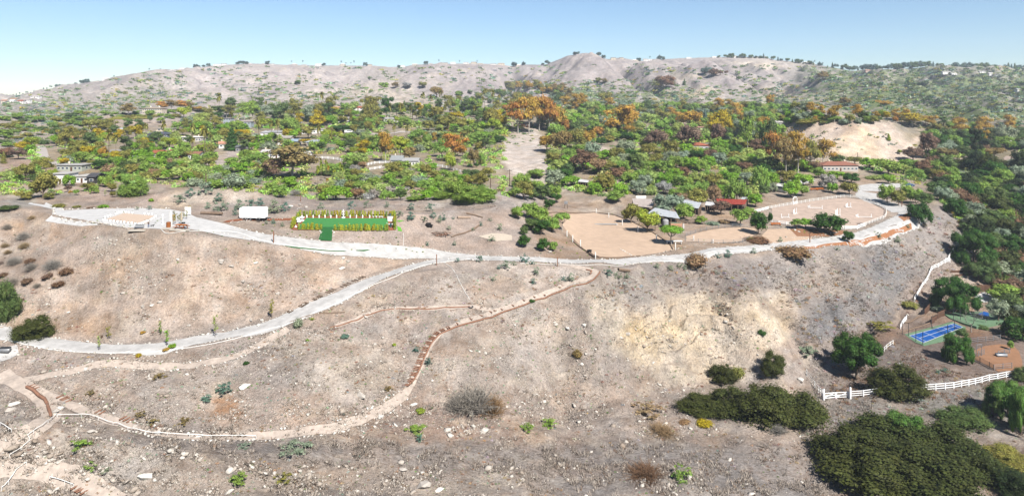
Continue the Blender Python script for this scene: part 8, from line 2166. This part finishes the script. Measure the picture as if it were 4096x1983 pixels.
# stair ties and timber edgings
def tie_steps(pts, n, label, w_=2.3, m=None, kerb=True):
    q = resample(px(pts), .5); o0 = Vector((q[0].x, q[0].y, G(q[0].x, q[0].y))); t = empty('timber_steps', o0); tag(t, label, 'steps')
    for i in range(n):
        k = int((i + .5) / n * (len(q) - 1)); a = q[k]; nl = left_of(q, k)
        pa = a + nl * w_ / 2; pb_ = a - nl * w_ / 2; z = G(a.x, a.y) + .16
        beam('tie', t, Vector((pa.x, pa.y, z)) - o0, Vector((pb_.x, pb_.y, z)) - o0, .26, .22, m or timber)
    return t
tie_steps([(405.8,385),(412,376),(418,364),(424,351),(430,340),(438,331.5),(450,326.5)], 34, 'long flight of brown timber steps on the stair path', 1.45)
tie_steps([(450,326.5),(470,319),(492,311),(520,302),(550,292)], 9, 'widely spaced timber ties on the upper stair path', 1.4)
edge_boards([(408,386),(415,378),(421,366),(427,352),(433,341),(441,333),(452,329),(478,321),(503,312),(528,304),(553,294),(578,285),(597,277),(600,271.5)], 'brown timber edging along the outer side of the stair path', timber, .35, .3, 2.5)
edge_boards([(586,269.5),(592,270.5),(590,274)], 'short timber edging at the hairpin of the stair path', timber, .35, .3, 2)
edge_boards([(330,327.5),(345,324),(358,319.5),(370,314.5),(388,309.5),(420,308.5),(450,307.5),(470,306.5)], 'thin brown timber edging along the branch path', timber, .3, .24, 2.5)
edge_boards([(290,322),(310,315),(330,313),(345,312)], 'low timber edging by the junction planting', timber_d, .25, .2, 2.5)
edge_boards([z3(0,150,635),z3(0,200,665),z3(0,258,710),z3(0,272,755),z3(0,288,803)], 'red-brown timber edging at the head of the switchback path', timber, .6, .5, 2.5)
for pts, n, lb in [([z3(0,175,625),z3(0,212,640)],3,'three timber ties at the top of the bottom footpath'),([z3(0,340,685),z3(0,395,712)],4,'four timber ties below the switchback'),([z3(0,555,770),z3(0,578,778)],2,'pair of timber ties on the bottom footpath'),([z3(0,695,808),z3(0,742,825)],3,'three timber ties on the bottom footpath'),([z3(0,868,850),z3(0,908,862)],3,'three timber ties near the end of the white handrail'),([z3(0,425,1198),z3(0,480,1228)],4,'four timber ties at the bottom edge')]:
    tie_steps(pts, n, lb, 1.7)
for pts, n, lb in [([z3(1,180,210),z3(1,208,195)],3,'three ties on the left bank of the lower road, lowest'),([z3(1,250,178),z3(1,292,152)],5,'five ties on the bank of the lower road'),([z3(1,325,138),z3(1,368,115)],5,'five ties on the bank, third group'),([z3(1,405,98),z3(1,445,78)],4,'four ties on the bank, fourth group'),([z3(1,488,66),z3(1,525,46)],4,'four ties on the bank, fifth group'),([z3(1,552,34),z3(1,612,8)],5,'ties on the bank nearest the junction')]:
    tie_steps(pts, n, lb, 1.6, timber_d)
# logs, branches, pots
def branch(pts, r, label, m=None, name='dead_branch', cat='dead branch'):
    q = px(pts); V, Fc = tube([Vector((a.x, a.y, a.z + r * .8)) for a in q], [r * (1 - .5 * i / len(q)) for i in range(len(q))], 6)
    o = link(name, polymesh(name, V, Fc, m or timber_d)); tag(o, label, cat)
branch([z2(1,2100,508),z2(1,2180,525),z2(1,2262,550)], .35, 'long thin log on the plateau, upper', name='fallen_log', cat='log')
branch([z2(1,2225,630),z2(1,2160,675),z2(1,2080,705),z2(1,2000,725),z2(1,1950,745)], .35, 'curved fallen branch running to the wood pile')
branch([z2(1,2010,555),z2(1,2140,556)], .5, 'pale cut log on the plateau', M('pale_log', (206,180,158), .9, .2, 2), 'fallen_log', 'log')
branch([z2(2,1060,1073),z2(2,1175,1085)], .5, 'brown log lying below the upper road', timber_d, 'fallen_log', 'log')
branch([z2(2,775,912),z2(2,825,945)], .5, 'brown log at the front corner of the sand arena', timber_d, 'fallen_log', 'log')
for x, y, k, r_, lb in [(1720,640,1,1.0,'black plastic pot lying on the plateau'),(1745,642,1,.7,'black hose coil beside the plastic pot'),(772,902,2,.9,'black pot at the corner of the sand arena')]:
    lathe_obj('plant_pot', [(.7*r_,0),(.95*r_,1.3*r_),(.8*r_,1.3*r_),(.6*r_,.2),(.01,.2)], M('black_plastic', (50,50,52), .5, .1, 1), P(*z2(k, x, y)), lb, 'pot')
wp_ = empty('wood_pile', P(*z2(1,1850,720))); tag(wp_, 'heap of brown boards and branches on the plateau', 'wood pile')
for i in range(26):
    a = random.uniform(-.5, 3.6); c = Vector((random.uniform(-2, 2), random.uniform(-1.2, 1.2), random.uniform(.1, .9))); L = random.uniform(2, 5)
    beam('board' if i < 12 else 'branch', wp_, c - Vector((math.cos(a), math.sin(a) * .6, .05)) * L / 2, c + Vector((math.cos(a), math.sin(a) * .6, .12)) * L / 2, .22 if i < 12 else .1, .1, timber if i < 12 else M('grey_branch', (170,150,134), .9, .2, 2))
fb = empty('fallen_branches', P(*z2(2,1740,600))); tag(fb, 'tangle of pale dead branches beside the nearest barn', 'dead branches')
for i in range(16):
    a = random.uniform(0, 3.1); c = Vector((random.uniform(-4, 5), random.uniform(-2, 2), random.uniform(.2, 1.6))); L = random.uniform(3, 7)
    beam('limb', fb, c - Vector((math.cos(a), math.sin(a), .15)) * L / 2, c + Vector((math.cos(a), math.sin(a), .2)) * L / 2, .2, .2, M('grey_branch', (170,150,134), .9, .2, 2))
# orange benches and motorhome by the gravel yard, cars
for x, y, lb in [(462,275,'orange bench by the gravel yard, left'),(518,272,'orange bench by the gravel yard, right'),(80,625,'orange bench at the front left of the jumping arena')]:
    simple('garden_bench', lb, 'bench', *z2(3, x, y), [('seat', (0,0,.6), (4.2,.8,.14), oran), ('backrest', (0,.4,1.0), (4.2,.12,.5), oran), ('leg', (-1.8,0,.3), (.3,.7,.6), oran), ('leg', (1.8,0,.3), (.3,.7,.6), oran)])
def vehicle(u, v, L, Wd, Hh, label, cat, body, rz=0, name='parked_car'):
    p = P(u, v); t = empty(name, p + Vector((0, 0, .1)), rz); tag(t, label, cat)
    prof = [(-L/2,.35),(-L/2,.9),(-L*.36,1.0),(-L*.22,Hh),(L*.2,Hh),(L*.34,1.0),(L/2,.85),(L/2,.35)] if cat in ('car',) else [(-L/2,.4),(-L/2,Hh*.96),(-L/2+.2,Hh),(L*.36,Hh),(L*.46,Hh*.6),(L/2,Hh*.45),(L/2,.4)]
    V = [(x, s * Wd / 2, z) for s in (-1, 1) for x, z in prof]; n = len(prof)
    Fc = [tuple(range(n)), tuple(range(2*n-1, n-1, -1))] + [(i, i+n, (i+1) % n + n, (i+1) % n) for i in range(n)]
    link('body', polymesh('body', V, Fc, body), t)
    for s in (-1, 1):
        for kx in (-.32, .32):
            w_ = link('wheel', polymesh('tyre', *lathe([(.01,-.12),(.28,-.12),(.36,0),(.28,.12),(.01,.12)], 12), tyre), t, (kx * L, s * Wd / 2, .34)); w_.rotation_euler = (math.pi / 2, 0, 0)
        box('side_window', t, (0, s * (Wd / 2 + .01), Hh * .74), (L * .5, .04, Hh * .24), glass)
    box('windscreen', t, (L * (.27 if cat == 'car' else .42), 0, Hh * .76), (.06, Wd * .84, Hh * .26), glass, 0, 0, .5 if cat == 'car' else .3)
    return t
vehicle(*z2(3,125,290), 9, 2.6, 3.3, 'white motorhome parked behind the bright tree', 'motorhome', white_o, -1.1, 'motorhome')
vehicle(*z1(1,258,952), 5.4, 2.2, 2.2, 'white van beside the red-leaved tree', 'van', white_o, .1, 'parked_van')
vehicle(*z1(1,930,825), 8, 2.4, 2.6, 'white camper on the pale yard in the middle band', 'camper', white_o, .1, 'parked_camper')
vehicle(*z2(3,1420,235), 4.6, 1.9, 1.5, 'blue car parked beyond the road island', 'car', M('blue_paint', (90,140,190), .4, .05, 2))
vehicle(*z2(0,925,200), 4.6, 1.9, 1.5, 'dark car under the carport at left', 'car', M('dark_paint', (70,72,80), .4, .05, 2), .4)
simple('sun_umbrella', 'yellow parasol on the terrace of the red-roofed house', 'parasol', *z1(2,2005,975), [('mast', (0,0,1.3), (.12,.12,2.6), white), ('canopy', (0,0,2.7), (3.4,3.4,.5), M('yellow_canvas', (236,190,90), .8, .05, 1))])
simple('shower_stand', 'dark trough with grey lid on the ledge at the left picture edge', 'trough', 5, 352, [('tub', (0,0,.6), (2.2,1.0,1.0), grey_metal), ('lid', (0,0,1.16), (2.3,1.1,.1), M('dark_pole'))])
# black irrigation hose ring
lathe_obj('hose_ring', [(.7,.0),(.85,.12),(.7,.24),(.55,.12),(.7,.0)], M('dark_pole'), P(*z3(1,1212,178)), 'small dark ring lying at the end of the branch path', 'hose ring')
# vineyard rows below the villa
vy = empty('vineyard', P(*z1(0,1360,672))); tag(vy, 'yellow-green vineyard rows on the slope below the hilltop villa', 'vineyard')
for r in range(7):
    y = 652 + r * 5.5; x0 = 1180 - r * 16; x1 = 1640 - r * 26
    q = [P(*z1(0, x0 + (x1 - x0) * i / 12, y + 8 * (1 - i / 12))) for i in range(13)]
    V, Fc = tube([a + Vector((0, 0, .8)) for a in q], [random.uniform(.5, .95) for _ in q], 5)
    V = [(a - vy.location.x, b - vy.location.y, c - vy.location.z) for a, b, c in V]
    o = link('vine_row', polymesh('vine_row', V, Fc, LEAF), vy, color=tintc('olive'))

# plants that share a label are told apart by their order
ORD = 'first second third fourth fifth sixth seventh eighth ninth tenth'.split()
byl = {}
for o_ in COL.objects:
    if o_.parent is None and o_.get('label') and o_.get('category') and o_.get('kind') is None: byl.setdefault(o_['label'], []).append(o_)
for lb, os_ in byl.items():
    if 2 <= len(os_) <= 10 and len(lb.split()) <= 12:
        os_.sort(key=lambda q: q.location.x / q.location.y)
        for k_, o_ in enumerate(os_): o_['label'] = lb + ', ' + ORD[k_] + ' from the left'
# ================================================================== air
hz = mesh_np('haze', [(x, y, z) for z in (25.0, 420.0) for y in (-60.0, 2450.0) for x in (-2600.0, 2600.0)], CUBE_F)
hm = bpy.data.materials.new('thin_haze'); hm.use_nodes = True; t_ = hm.node_tree
for n_ in list(t_.nodes): t_.nodes.remove(n_)
pv = t_.nodes.new('ShaderNodeVolumePrincipled'); pv.inputs['Color'].default_value = (.78, .88, 1, 1); pv.inputs['Density'].default_value = .00009; pv.inputs['Anisotropy'].default_value = .1
mo = t_.nodes.new('ShaderNodeOutputMaterial'); t_.links.new(pv.outputs[0], mo.inputs['Volume']); hz.materials.append(hm)
tag(link('haze', hz), 'thin pale haze over the hills', 'haze', kind='stuff')
